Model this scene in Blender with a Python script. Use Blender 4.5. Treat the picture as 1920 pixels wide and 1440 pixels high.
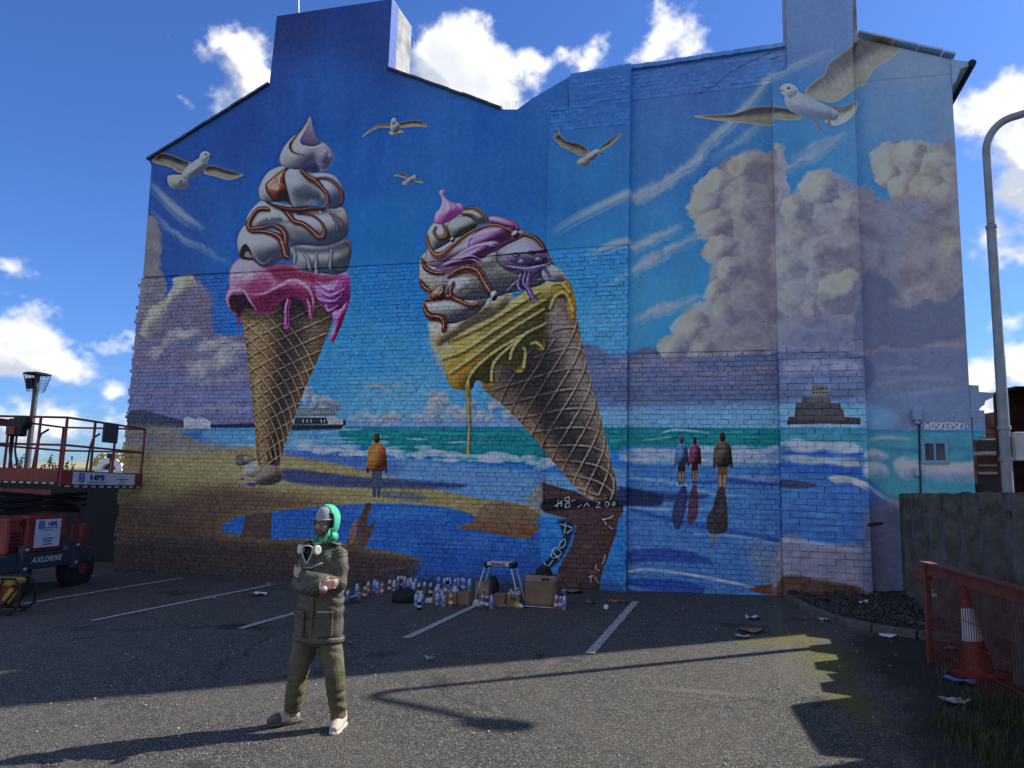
import bpy, bmesh, math, random
import numpy as np
from mathutils import Vector, Matrix, Euler, noise as mnoise
for o in list(bpy.data.objects): bpy.data.objects.remove(o)
SC = bpy.context.scene; COL = SC.collection
R = math.radians
random.seed(4)
# ---------------------------------------------------------------- camera
FPX, PITCH, ROLL, YAW = 1430.0, R(8.04), R(1.55), R(16.2)
CAM = np.array((0.0, -13.0, 1.883))
FW = np.array((-math.sin(YAW) * math.cos(PITCH), math.cos(YAW) * math.cos(PITCH), math.sin(PITCH)))
r0 = np.array((math.cos(YAW), math.sin(YAW), 0)); u0 = np.cross(r0, FW)
RT = r0 * math.cos(ROLL) + u0 * math.sin(ROLL); UP = u0 * math.cos(ROLL) - r0 * math.sin(ROLL)
cd = bpy.data.cameras.new('camera'); cam = bpy.data.objects.new('camera', cd); COL.objects.link(cam)
cam.matrix_world = Matrix(((RT[0], UP[0], -FW[0], CAM[0]), (RT[1], UP[1], -FW[1], CAM[1]), (RT[2], UP[2], -FW[2], CAM[2]), (0, 0, 0, 1)))
cd.sensor_width = 36; cd.lens = 36 * FPX / 1920; cd.clip_end = 3000; cd.clip_start = .1
SC.camera = cam
# ---------------------------------------------------------------- daylight
SUN_EL, SUN_AZ = R(40.5), math.atan2(.813, .583)          # azimuth from +Y towards +X
SKY_STRENGTH, SUN_STRENGTH, EXPOSURE = .12, 5.0, 0.65
sl = bpy.data.lights.new('sun', 'SUN'); sl.energy = SUN_STRENGTH; sl.angle = R(.53); sl.color = (1, .94, .84)
sun = bpy.data.objects.new('sun', sl); COL.objects.link(sun)
sd = Vector((math.sin(SUN_AZ) * math.cos(SUN_EL), math.cos(SUN_AZ) * math.cos(SUN_EL), math.sin(SUN_EL)))
sun.rotation_euler = sd.to_track_quat('Z', 'Y').to_euler(); sun.location = (20, 10, 25)
SC.view_settings.view_transform = 'Standard'; SC.view_settings.look = 'None'
SC.view_settings.exposure = EXPOSURE; SC.view_settings.gamma = 1; SC.view_settings.use_curve_mapping = False

def pxray(x, y): return FW + RT * ((x - 960) / FPX) - UP * ((y - 720) / FPX)
def on_wall(x, y, Y=0.0):
    d = pxray(x, y); return CAM + d * ((Y - CAM[1]) / d[1])
def at_x(x, y, X):
    d = pxray(x, y); return CAM + d * ((X - CAM[0]) / d[0])
def G(x, y):
    """height of the gently tilted car park"""
    x = min(max(x, -22), 12); y = min(max(y, -22), 3)
    return .36 + .0255 * x + .03 * y
GN = np.array((-.0255, -.03, 1.0))
def gnd(x, y, dz=0.0):
    d = pxray(x, y); return CAM + d * ((.36 + dz - CAM @ GN) / (d @ GN))
def mpp(P): return float((np.array(P) - CAM) @ FW) / FPX      # metres per photo pixel there

# --- sky with fair-weather cumulus
W = bpy.data.worlds.new('World'); SC.world = W; W.use_nodes = True
nt = W.node_tree; nt.nodes.clear()
class N:
    """tiny node-graph helper"""
    def __init__(s, tree): s.t = tree
    def __call__(s, typ, ins=None, **kw):
        n = s.t.nodes.new(typ)
        for k, v in kw.items(): setattr(n, k, v)
        for k, v in (ins or {}).items():
            if isinstance(v, bpy.types.NodeSocket): s.t.links.new(v, n.inputs[k])
            else: n.inputs[k].default_value = v
        return n
    def m(s, op, a, b=None, c=None, clamp=False):
        n = s.t.nodes.new('ShaderNodeMath'); n.operation = op; n.use_clamp = clamp
        for i, v in enumerate((a, b, c)):
            if v is None: continue
            if isinstance(v, bpy.types.NodeSocket): s.t.links.new(v, n.inputs[i])
            else: n.inputs[i].default_value = v
        return n.outputs[0]
    def vm(s, op, a, b=None, out=0):
        n = s.t.nodes.new('ShaderNodeVectorMath'); n.operation = op
        for i, v in enumerate((a, b)):
            if v is None: continue
            if isinstance(v, bpy.types.NodeSocket): s.t.links.new(v, n.inputs[i])
            else: n.inputs[i].default_value = v
        return n.outputs[out]
    def mix(s, fac, a, b, blend='MIX'):
        n = s.t.nodes.new('ShaderNodeMix'); n.data_type = 'RGBA'; n.blend_type = blend
        for k, v in ((0, fac), (6, a), (7, b)):
            if isinstance(v, bpy.types.NodeSocket): s.t.links.new(v, n.inputs[k])
            else: n.inputs[k].default_value = v if k == 0 else (tuple(v) + (1,) if len(v) == 3 else v)
        return n.outputs[2]
    def ss(s, v, lo, hi, tmin=0., tmax=1.):
        n = s.t.nodes.new('ShaderNodeMapRange'); n.interpolation_type = 'SMOOTHSTEP'
        s.t.links.new(v, n.inputs[0]); n.inputs[1].default_value = lo; n.inputs[2].default_value = hi
        n.inputs[3].default_value = tmin; n.inputs[4].default_value = tmax
        return n.outputs[0]
    def noise(s, vec, scale, detail=4, rough=.55, dist=0., out='Fac'):
        n = s.t.nodes.new('ShaderNodeTexNoise'); n.inputs['Scale'].default_value = scale; n.inputs['Detail'].default_value = detail
        n.inputs['Roughness'].default_value = rough; n.inputs['Distortion'].default_value = dist
        if vec is not None: s.t.links.new(vec, n.inputs['Vector'])
        return n.outputs[out]

CLOUDS = [(460, 125, 84, 64, .92), (360, 120, 76, 52, .72), (300, 110, 45, 40, .65), (400, 175, 60, 40, .6), (850, 120, 104, 82, .98), (900, 160, 130, 76, 1.05), (840, 75, 45, 60, .8), (1100, 105, 60, 50, .8), (1130, 90, 30, 40, .75), (1220, 110, 62, 56, .82), (1290, 100, 62, 50, .78),
          (1850, 420, 110, 110, 1.3), (1840, 300, 90, 110, 1.2), (1870, 260, 150, 120, 1.4), (1900, 370, 190, 140, 1.45), (1900, 490, 160, 80, 1.15), (1980, 300, 240, 220, 1.4), (1910, 600, 70, 40, .9), (1880, 830, 140, 100, 1.15), (1850, 720, 70, 80, .9), (1950, 700, 90, 70, 1), (60, 665, 120, 55, 1.15), (20, 650, 100, 65, 1.1), (130, 690, 70, 40, 1), (-60, 650, 100, 70, 1), (15, 500, 60, 34, .65), (230, 735, 24, 26, .65), (220, 600, 60, 20, .45), (10, 550, 40, 14, .5),
          (60, 790, 300, 50, .84), (200, 800, 260, 46, .78), (700, 690, 500, 60, .6), (-400, 560, 260, 120, .95), (-700, 300, 200, 120, .9), (2500, 500, 300, 150, 1), (2300, -200, 200, 140, .9), (-300, -400, 200, 110, .8), (900, -700, 260, 140, .9)]
def _up(a, h, w):
    gh, gw = a.shape
    y = np.linspace(0, gh - 1.001, h, dtype=np.float32); x = np.linspace(0, gw - 1.001, w, dtype=np.float32)
    yi = y.astype(int); xi = x.astype(int)
    fy = (y - yi)[:, None]; fx = (x - xi)[None, :]
    fy = fy * fy * (3 - 2 * fy); fx = fx * fx * (3 - 2 * fx)
    t = a[yi]; t2 = a[yi + 1]; t = t * (1 - fy) + t2 * fy
    return t[:, xi] * (1 - fx) + t[:, xi + 1] * fx
rs = np.random.RandomState(7)
def fbm(h, w, sy, sx, octv=4, gain=.55):
    out = np.zeros((h, w), np.float32); a = 1.0; tot = 0
    for o in range(octv):
        gh = max(2, int(h / sy * 2 ** o) + 2); gw = max(2, int(w / sx * 2 ** o) + 2)
        out += a * _up(rs.rand(gh, gw).astype(np.float32) * 2 - 1, h, w); tot += a; a *= gain
    return out / tot
# cumulus cover over the whole upper hemisphere: azimuth from the heading (seam behind the camera) by elevation
PD = 12; SW_, SH_ = 360 * PD, 90 * PD
AZ0 = math.atan2(FW[0], FW[1])
azg = (np.arange(SW_, dtype=np.float32) / PD - 180)[None, :]; elg = (np.arange(SH_, dtype=np.float32) / PD)[:, None]
n1 = fbm(SH_, SW_, 7 * PD, 9 * PD, 6, .58); n2 = fbm(SH_, SW_, 2 * PD, 2.6 * PD, 5, .62); nb = fbm(SH_, SW_, 22 * PD, 34 * PD, 3, .5)
def roll2(f, de, da): return np.roll(np.roll(f, -int(de * PD), 0), -int(da * PD), 1)
bl = np.full((SH_, SW_), -1., np.float32)
for cx, cy, rx, ry, am in CLOUDS:
    d = pxray(cx, cy); d = d / np.linalg.norm(d); el = math.degrees(math.asin(d[2])); az = math.degrees(math.atan2(d[0], d[1]) - AZ0); az = (az + 180) % 360 - 180
    k_ = math.degrees(1 / FPX) * (math.cos(math.radians(az)) ** 1.5 if abs(az) < 50 else .6)
    r_ = np.sqrt((((azg - az + 3 * n1 * .4) * math.cos(math.radians(min(el, 70)))) / (rx * k_)) ** 2 + ((elg - el) / (ry * k_)) ** 2)
    np.maximum(bl, (1 - .62 * r_) * am, out=bl)
off = np.clip((np.abs(azg) - 44) / 26, 0, 1); off = off * off * (3 - 2 * off)
off = np.maximum(off, np.clip((elg - 42) / 14, 0, 1))                       # unseen cumulus added beyond the frame, thickened to brighten the wall
gen = (.43 + nb * .95) * off - (1 - off)
D = np.maximum(bl, gen) + n1 * .95 + n2 * .40
D -= np.clip((elg - 66) / 20, 0, 1) * .5
sm = lambda x, lo, hi: (lambda t: t * t * (3 - 2 * t))(np.clip((x - lo) / (hi - lo), 0, 1))
cov = sm(D + .25 * n2, .38, .92); litv = sm(D - roll2(D, 1.6, 1.2), -.22, .26); thick = sm(D, .85, 1.6)
litv = np.clip(litv * (1 - .55 * thick) + .12 * n2, 0, 1); cov *= np.clip(elg / 1.5, 0, 1) * .97
cim = bpy.data.images.new('cloud_cover', SW_, SH_, alpha=False); cim.colorspace_settings.name = 'Non-Color'
buf = np.ones((SH_, SW_, 4), np.float32); buf[..., 0] = cov; buf[..., 1] = litv; buf[..., 2] = 0
cim.pixels.foreach_set(buf.ravel()); cim.update(); cim.pack(); del buf, D, gen, n1, n2, nb, bl
w = N(nt); tc = nt.nodes.new('ShaderNodeTexCoord'); dv = tc.outputs['Generated']
sky = nt.nodes.new('ShaderNodeTexSky'); sky.sky_type = 'NISHITA'; sky.sun_disc = False
sky.sun_elevation = SUN_EL; sky.sun_rotation = SUN_AZ; sky.altitude = 10; sky.air_density = 1.0; sky.dust_density = .6; sky.ozone_density = 2.2
SKYC = w.mix(1.0, sky.outputs[0], (.335, .535, .93), 'MULTIPLY')      # clear maritime blue
sx_ = nt.nodes.new('ShaderNodeSeparateXYZ'); nt.links.new(dv, sx_.inputs[0])
ca_, sa_ = math.cos(AZ0), math.sin(AZ0)
xr = w.m('SUBTRACT', w.m('MULTIPLY', sx_.outputs[0], ca_), w.m('MULTIPLY', sx_.outputs[1], sa_)); yr = w.m('ADD', w.m('MULTIPLY', sx_.outputs[0], sa_), w.m('MULTIPLY', sx_.outputs[1], ca_))
uu = w.m('ADD', w.m('DIVIDE', w.m('ARCTAN2', xr, yr), 2 * math.pi), .5); vv = w.m('DIVIDE', w.m('ARCSINE', sx_.outputs[2]), math.pi / 2)
cxy = nt.nodes.new('ShaderNodeCombineXYZ'); nt.links.new(uu, cxy.inputs[0]); nt.links.new(vv, cxy.inputs[1])
ti = nt.nodes.new('ShaderNodeTexImage'); ti.image = cim; ti.extension = 'EXTEND'; nt.links.new(cxy.outputs[0], ti.inputs[0])
sc_ = nt.nodes.new('ShaderNodeSeparateColor'); nt.links.new(ti.outputs[0], sc_.inputs[0])
ccol = w.mix(sc_.outputs[1], (3.3, 3.6, 4.2), (6.2, 6.2, 6.15))
cov = w.m('MULTIPLY', sc_.outputs[0], w.m('GREATER_THAN', sx_.outputs[2], 0.0))
fin = w.mix(cov, SKYC, ccol)
bg = w('ShaderNodeBackground', {'Color': fin, 'Strength': SKY_STRENGTH}); wo = nt.nodes.new('ShaderNodeOutputWorld'); nt.links.new(bg.outputs[0], wo.inputs[0])
# ---------------------------------------------------------------- materials
def lin(c): return tuple(((v / 255) / 12.92 if v / 255 <= .04045 else ((v / 255 + .055) / 1.055) ** 2.4) for v in c)
MATS = {}
def mat(name, col, rough=.7, var=.15, scale=6., bump=.0, bscale=40., metal=0., spec=.4, dirt_or_shade=None, dscale=2., alpha=None):
    if name in MATS: return MATS[name]
    m = bpy.data.materials.new(name); m.use_nodes = True; t = m.node_tree; t.nodes.clear(); n = N(t)
    out = t.nodes.new('ShaderNodeOutputMaterial'); b = t.nodes.new('ShaderNodeBsdfPrincipled'); t.links.new(b.outputs[0], out.inputs[0])
    b.inputs['Roughness'].default_value = rough; b.inputs['Metallic'].default_value = metal; b.inputs['Specular IOR Level'].default_value = spec
    tc = t.nodes.new('ShaderNodeTexCoord'); v = tc.outputs['Object']
    f = n.noise(v, scale, 6, .6)
    lo = tuple(c * (1 - var) for c in col); hi = tuple(min(1, c * (1 + var)) for c in col)
    c = n.mix(n.ss(f, .3, .7), lo, hi)
    if dirt_or_shade is not None: c = n.mix(n.m('MULTIPLY', n.ss(n.noise(v, dscale, 8, .65), .48, .68), .8), c, dirt_or_shade)
    t.links.new(c, b.inputs['Base Color'])
    if bump:
        bp = t.nodes.new('ShaderNodeBump'); bp.inputs['Strength'].default_value = bump; bp.inputs['Distance'].default_value = .02
        t.links.new(n.noise(v, bscale, 5, .6), bp.inputs['Height']); t.links.new(bp.outputs[0], b.inputs['Normal'])
    MATS[name] = m; return m

# ---------------------------------------------------------------- object helpers
def tag(o, label=None, cat=None, group=None, kind=None):
    if label: o['label'] = label
    if cat: o['category'] = cat
    if group: o['group'] = group
    if kind: o['kind'] = kind
    return o
def empty(name, loc, label, cat, group=None, rz=0.):
    o = bpy.data.objects.new(name, None); COL.objects.link(o); o.location = loc; o.rotation_euler = (0, 0, rz); o.empty_display_size = .2
    return tag(o, label, cat, group)
class MB:
    """collects pieces and links them as ONE mesh object"""
    def __init__(s): s.v = []; s.f = []; s.mi = []; s.k = 0
    def add(s, vs, fs, mi=None):
        b = len(s.v); s.v += [tuple(map(float, q)) for q in vs]; s.f += [tuple(i + b for i in q) for q in fs]; s.mi += [s.k if mi is None else mi] * len(fs); return s
    def box(s, c, d, M=None, mi=None, taper=1.0):
        x, y, z = (q / 2 for q in d); vs = []
        for zz, k in ((-z, 1), (z, taper)):
            vs += [(-x * k, -y * k, zz), (x * k, -y * k, zz), (x * k, y * k, zz), (-x * k, y * k, zz)]
        vs = [Vector(q) for q in vs]
        if M is not None: vs = [M @ q for q in vs]
        vs = [q + Vector(c) for q in vs]
        return s.add(vs, [(0, 3, 2, 1), (4, 5, 6, 7), (0, 1, 5, 4), (1, 2, 6, 5), (2, 3, 7, 6), (3, 0, 4, 7)], mi)
    def tube(s, pts, r, n=8, mi=None, cap=True, flat=None):
        pts = [Vector(p) for p in pts]; rs_ = r if hasattr(r, '__len__') else [r] * len(pts); vs = []; fs = []
        prev = None
        for i, p in enumerate(pts):
            d = (pts[min(i + 1, len(pts) - 1)] - pts[max(i - 1, 0)]).normalized()
            a = prev if prev is not None else (Vector((0, 0, 1)) if abs(d.z) < .9 else Vector((1, 0, 0)))
            a = (a - d * a.dot(d)).normalized(); prev = a; b = d.cross(a)
            for k in range(n):
                t = 2 * math.pi * (k + .5) / n
                rr = rs_[i]; ra, rb = rr if hasattr(rr, '__len__') else (rr, rr)
                vs.append(p + a * math.cos(t) * ra + b * math.sin(t) * rb)
        for i in range(len(pts) - 1):
            for k in range(n): fs.append((i * n + k, i * n + (k + 1) % n, (i + 1) * n + (k + 1) % n, (i + 1) * n + k))
        if cap: fs.append(tuple(range(n))[::-1]); fs.append(tuple((len(pts) - 1) * n + k for k in range(n)))
        return s.add(vs, fs, mi)
    def lathe(s, prof, c=(0, 0, 0), n=14, mi=None, M=None):
        vs = []; fs = []
        for r, z in prof:
            for k in range(n):
                q = Vector((r * math.cos(6.28319 * k / n), r * math.sin(6.28319 * k / n), z))
                vs.append((M @ q if M is not None else q) + Vector(c))
        for i in range(len(prof) - 1):
            for k in range(n): fs.append((i * n + k, i * n + (k + 1) % n, (i + 1) * n + (k + 1) % n, (i + 1) * n + k))
        fs.append(tuple(range(n))[::-1]); fs.append(tuple((len(prof) - 1) * n + k for k in range(n)))
        return s.add(vs, fs, mi)
    def prism(s, poly, y0, y1, mi=None, mside=None):
        """polygon in x,z pushed from y0 to y1 (front at y0)"""
        n = len(poly); vs = [(x, y0, z) for x, z in poly] + [(x, y1, z) for x, z in poly]
        s.add(vs, [tuple(range(n)), tuple(range(2 * n - 1, n - 1, -1))], mi)
        b = len(s.v) - 2 * n
        for i in range(n):
            s.f.append((b + i, b + n + i, b + n + (i + 1) % n, b + (i + 1) % n)); s.mi.append((s.k if mi is None else mi) if mside is None else (mside[i] if isinstance(mside, (list, tuple)) else mside))
        return s
    def build(s, name, mats, parent=None, smooth=False, fixn=True, bevel=0):
        me = bpy.data.meshes.new(name); me.from_pydata(s.v, [], s.f)
        mats = mats if isinstance(mats, (list, tuple)) else [mats]
        for m in mats: me.materials.append(m)
        me.polygons.foreach_set('material_index', [min(i, len(mats) - 1) for i in s.mi])
        if fixn or bevel:
            bm = bmesh.new(); bm.from_mesh(me)
            bmesh.ops.recalc_face_normals(bm, faces=bm.faces)
            if bevel: bmesh.ops.bevel(bm, geom=[e for e in bm.edges if len(e.link_faces) == 2 and e.calc_face_angle(0) > .5], offset=bevel, segments=1, affect='EDGES', clamp_overlap=True)
            bm.to_mesh(me); bm.free()
        if smooth:
            me.polygons.foreach_set('use_smooth', [True] * len(me.polygons))
            if smooth != 'all':
                try: me.set_sharp_from_angle(angle=R(40))
                except Exception: pass
        o = bpy.data.objects.new(name, me); COL.objects.link(o)
        if parent is not None: o.parent = parent
        return o
def copy_tree(o, parent=None):
    c = o.copy(); COL.objects.link(c)
    if parent is not None: c.parent = parent
    for ch in list(o.children): copy_tree(ch, c)
    return c
def textmesh(name, txt, size, mtl, parent, M, extrude=.002, shear=0., offset=0.):
    cu = bpy.data.curves.new('lettering', 'FONT'); cu.body = txt; cu.size = size; cu.extrude = extrude; cu.shear = shear; cu.align_x = 'CENTER'; cu.align_y = 'CENTER'; cu.offset = offset
    cu.resolution_u = 3
    tmp = bpy.data.objects.new('lettering', cu); COL.objects.link(tmp)
    dg = bpy.context.evaluated_depsgraph_get(); me = bpy.data.meshes.new_from_object(tmp.evaluated_get(dg))
    bpy.data.objects.remove(tmp); bpy.data.curves.remove(cu); me.name = name
    me.materials.clear(); me.materials.append(mtl)
    o = bpy.data.objects.new(name, me); COL.objects.link(o)
    if parent is not None: o.parent = parent
    o.matrix_local = M
    return o
def remeshed(mb, name, mtl, parent, voxel=.012, smooth_it=6, disp=None, keep=None):
    """union of overlapping pieces as one continuous smooth skin"""
    o = mb.build(name, mtl, None)
    md = o.modifiers.new('r', 'REMESH'); md.mode = 'VOXEL'; md.voxel_size = voxel
    ms = o.modifiers.new('s', 'SMOOTH'); ms.iterations = smooth_it; ms.factor = .5
    dg = bpy.context.evaluated_depsgraph_get(); me = bpy.data.meshes.new_from_object(o.evaluated_get(dg)); old = o.data
    o.modifiers.clear(); o.data = me; bpy.data.meshes.remove(old); me.name = name
    if disp:
        for v in me.vertices:
            v.co += v.normal * disp(v.co)
    me.polygons.foreach_set('use_smooth', [True] * len(me.polygons))
    if parent is not None: o.parent = parent
    return o
PIG_R, PIG_G, PIG_B = 2.35, 2.25, 1.9   # paint pigment strength
# ---------------------------------------------------------------- the mural paint (numpy painter, wall pigment)
MX0, MW, MH = 190, 1670, 1150

def cr(pts, n=7, closed=True):
    p = np.array(pts, float); m = len(p); out = []
    for i in range(m if closed else m - 1):
        if closed:
            a, b, c, d = p[i - 1], p[i], p[(i + 1) % m], p[(i + 2) % m]
        else:
            a, b, c, d = p[max(i - 1, 0)], p[i], p[i + 1], p[min(i + 2, m - 1)]
        for t in np.linspace(0, 1, n, endpoint=False):
            out.append(.5 * (2 * b + (c - a) * t + (2 * a - 5 * b + 4 * c - d) * t * t + (3 * b - a - 3 * c + d) * t ** 3))
    if not closed: out.append(p[-1])
    return np.array(out)

def pmask(poly, pad=2):
    poly = np.asarray(poly, float) - [MX0, 0]
    x0 = max(int(poly[:, 0].min()) - pad, 0); x1 = min(int(poly[:, 0].max()) + pad + 1, MW)
    y0 = max(int(poly[:, 1].min()) - pad, 0); y1 = min(int(poly[:, 1].max()) + pad + 1, MH)
    if x1 <= x0 or y1 <= y0: return None
    h, w = y1 - y0, x1 - x0
    m = np.zeros((h, w), np.float32); S = 3
    ax, ay = poly[:, 0], poly[:, 1]; bx, by = np.roll(ax, -1), np.roll(ay, -1)
    lim = np.arange(w + 1) + x0
    for r in range(h * S):
        y = y0 + (r + .5) / S
        k = (ay <= y) != (by <= y)
        if not k.any(): continue
        xs = np.sort(ax[k] + (y - ay[k]) * (bx[k] - ax[k]) / (by[k] - ay[k]))
        row = m[r // S]
        for i in range(0, len(xs) - 1, 2):
            row += np.clip(np.minimum(xs[i + 1], lim[1:]) - np.maximum(xs[i], lim[:-1]), 0, 1) / S
    return x0, y0, np.clip(m, 0, 1)

def blur(a, r):
    r = int(max(1, round(r)))
    for ax in (0, 1):
        for _ in range(2):
            pw = [(0, 0), (0, 0)]; pw[ax] = (r + 1, r)
            c = np.cumsum(np.pad(a, pw, mode='edge'), axis=ax, dtype=np.float64)
            n = a.shape[ax]
            a = ((np.take(c, range(2 * r + 1, 2 * r + 1 + n), ax) - np.take(c, range(0, n), ax)) / (2 * r + 1)).astype(np.float32)
    return a

IMG = np.zeros((MH, MW, 3), np.float32)
C3 = lambda c: np.array(c, np.float32)

CLIP = [None]
def comp(x0, y0, m, col, a=1.0):
    h, w = m.shape
    if CLIP[0] is not None: m = m * CLIP[0][y0:y0 + h, x0:x0 + w]
    s = IMG[y0:y0 + h, x0:x0 + w]
    k = (m * a)[..., None]; s += k * (col - s)

def fill(pts, col, soft=0, a=1.0, smooth=True, grain=0, col2=None):
    """flat paint; col2 = colour at the bottom edge (vertical blend)"""
    r = pmask(cr(pts) if smooth else pts, pad=int(soft * 3) + 2)
    if r is None: return
    x0, y0, m = r
    if soft: m = blur(m, soft)
    c = C3(col)
    if col2 is not None:
        t = np.linspace(0, 1, m.shape[0])[:, None, None]; c = c * (1 - t) + C3(col2) * t
        c = np.broadcast_to(c, m.shape + (3,))
    if grain: c = c + fbm(*m.shape, 14, 22, 4)[..., None] * grain
    comp(x0, y0, m, c, a)

def puff(pts, base, hi, sh, ld=(-.55, -.75), soft=0, edge=None, grain=5, amb=.42, k=1.0, gloss=0, a=1.0, smooth=True):
    """a swollen form: lit side hi, far side sh, optional dark contour"""
    r = pmask(cr(pts) if smooth else pts, pad=int(soft * 3) + 3)
    if r is None: return
    x0, y0, m = r
    sz = min(m.shape); hgt = np.zeros_like(m)
    for f, wt in ((.05, .3), (.12, .5), (.25, .9)):
        hgt += wt * np.clip(blur(m, max(1, sz * f)) * 2 - 1, 0, 1) ** .7 * sz * f * 3
    gy, gx = np.gradient(blur(hgt, max(1, sz * .03)))
    nz = 1 / np.sqrt(1 + (gx * gx + gy * gy) * k); nx = -gx * nz; ny = -gy * nz
    s = nx * ld[0] + ny * ld[1] + nz * .35
    s = np.clip(s * .75 + amb, 0, 1)[..., None]
    c = np.where(s < .5, C3(sh) + (C3(base) - C3(sh)) * s * 2, C3(base) + (C3(hi) - C3(base)) * (s * 2 - 1))
    if gloss:
        g = np.clip(nx * ld[0] + ny * ld[1] + nz * .75, 0, 1) ** 18
        c = c + .7 * gloss * g[..., None]
    if grain: c = c + fbm(*m.shape, 10, 14, 4)[..., None] * grain
    if edge is not None:
        e = np.clip((1 - blur(m, 2)) * 1.5, 0, 1)[..., None] * .8
        c = c * (1 - e) + C3(edge) * e
    if soft: m = blur(m, soft)
    comp(x0, y0, m, c, a)

def stroke(pts, w, col, soft=0, a=1.0, n=7):
    p = cr(pts, n, False); L = len(p)
    w = np.interp(np.linspace(0, 1, L), np.linspace(0, 1, len(np.atleast_1d(w)) if np.ndim(w) else 2), w if np.ndim(w) else [w, w])
    t = np.gradient(p, axis=0); t /= np.linalg.norm(t, axis=1)[:, None] + 1e-6
    nrm = np.stack([-t[:, 1], t[:, 0]], 1) * (w / 2)[:, None]
    fill(np.concatenate([p + nrm, (p - nrm)[::-1]]), col, soft, a, False)

def ribbon(pts, w, body, hi, dk):
    """a glossy run of sauce: soft dark foot, tapered body, thin crisp highlight"""
    w = np.atleast_1d(np.array(w, float)); p = np.array(pts, float)
    if len(w) != len(p): w = np.full(len(p), w.mean())
    w = w * 1.0; w[0] *= .55; w[-1] *= .8
    stroke(p + [1.2, 1.6], w + 2.6, dk, 2, .65, 6); stroke(p, w + 1.0, dk, 0, .8, 6); stroke(p, w, body, 0, 1, 6); stroke(p + [w.mean() * .16, w.mean() * .18], w * .45, tuple(.55 * c_ for c_ in body), 1, .7, 6)
    stroke(p + [-w.mean() * .2, -w.mean() * .22], np.minimum(w * .18, 1.6), hi, 0, .75, 6)
    q_ = p[-1]; r_ = w[-1] * .55; th = np.linspace(0, 6.283, 10, endpoint=False); fill(np.stack([q_[0] + np.cos(th) * r_, q_[1] + np.sin(th) * r_], 1), body, 0, 1)

def cloud(cx, cy, rx, ry, base, hi, sh, n=14, soft=2, seed=0, ld=(-.6, -.7), top=True):
    q = np.random.RandomState(seed)
    for i in range(n):
        u = i / max(n - 1, 1)
        an = q.uniform(0, 6.283); rr = math.sqrt(q.rand()) * (1 - .55 * u)
        x = cx + math.cos(an) * rx * rr; y = cy + math.sin(an) * ry * rr
        R = q.uniform(.25, .5) * min(rx, ry) * (1.1 - .3 * u)
        th = np.linspace(0, 6.283, 14, endpoint=False)
        jr = 1 + q.uniform(-.1, .1, 14)
        puff(np.stack([x + np.cos(th) * R * jr * 1.15, y + np.sin(th) * R * jr], 1), base, hi, sh, ld, soft, None, 4, .5, 1.0, 0, .8)

def idw(pts):
    ys, xs = np.mgrid[0:MH:10, 0:MW:10].astype(np.float32); xs = xs + MX0
    num = 0; den = 0
    for x, y, c in pts:
        wgt = 1 / (((xs - x) ** 2 + (ys - y) ** 2) / 900 + 1) ** 1.7
        num = num + wgt[..., None] * C3(c); den = den + wgt
    g = num / den[..., None]
    return np.stack([_up(g[..., i], MH, MW) for i in range(3)], -1)

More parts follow.
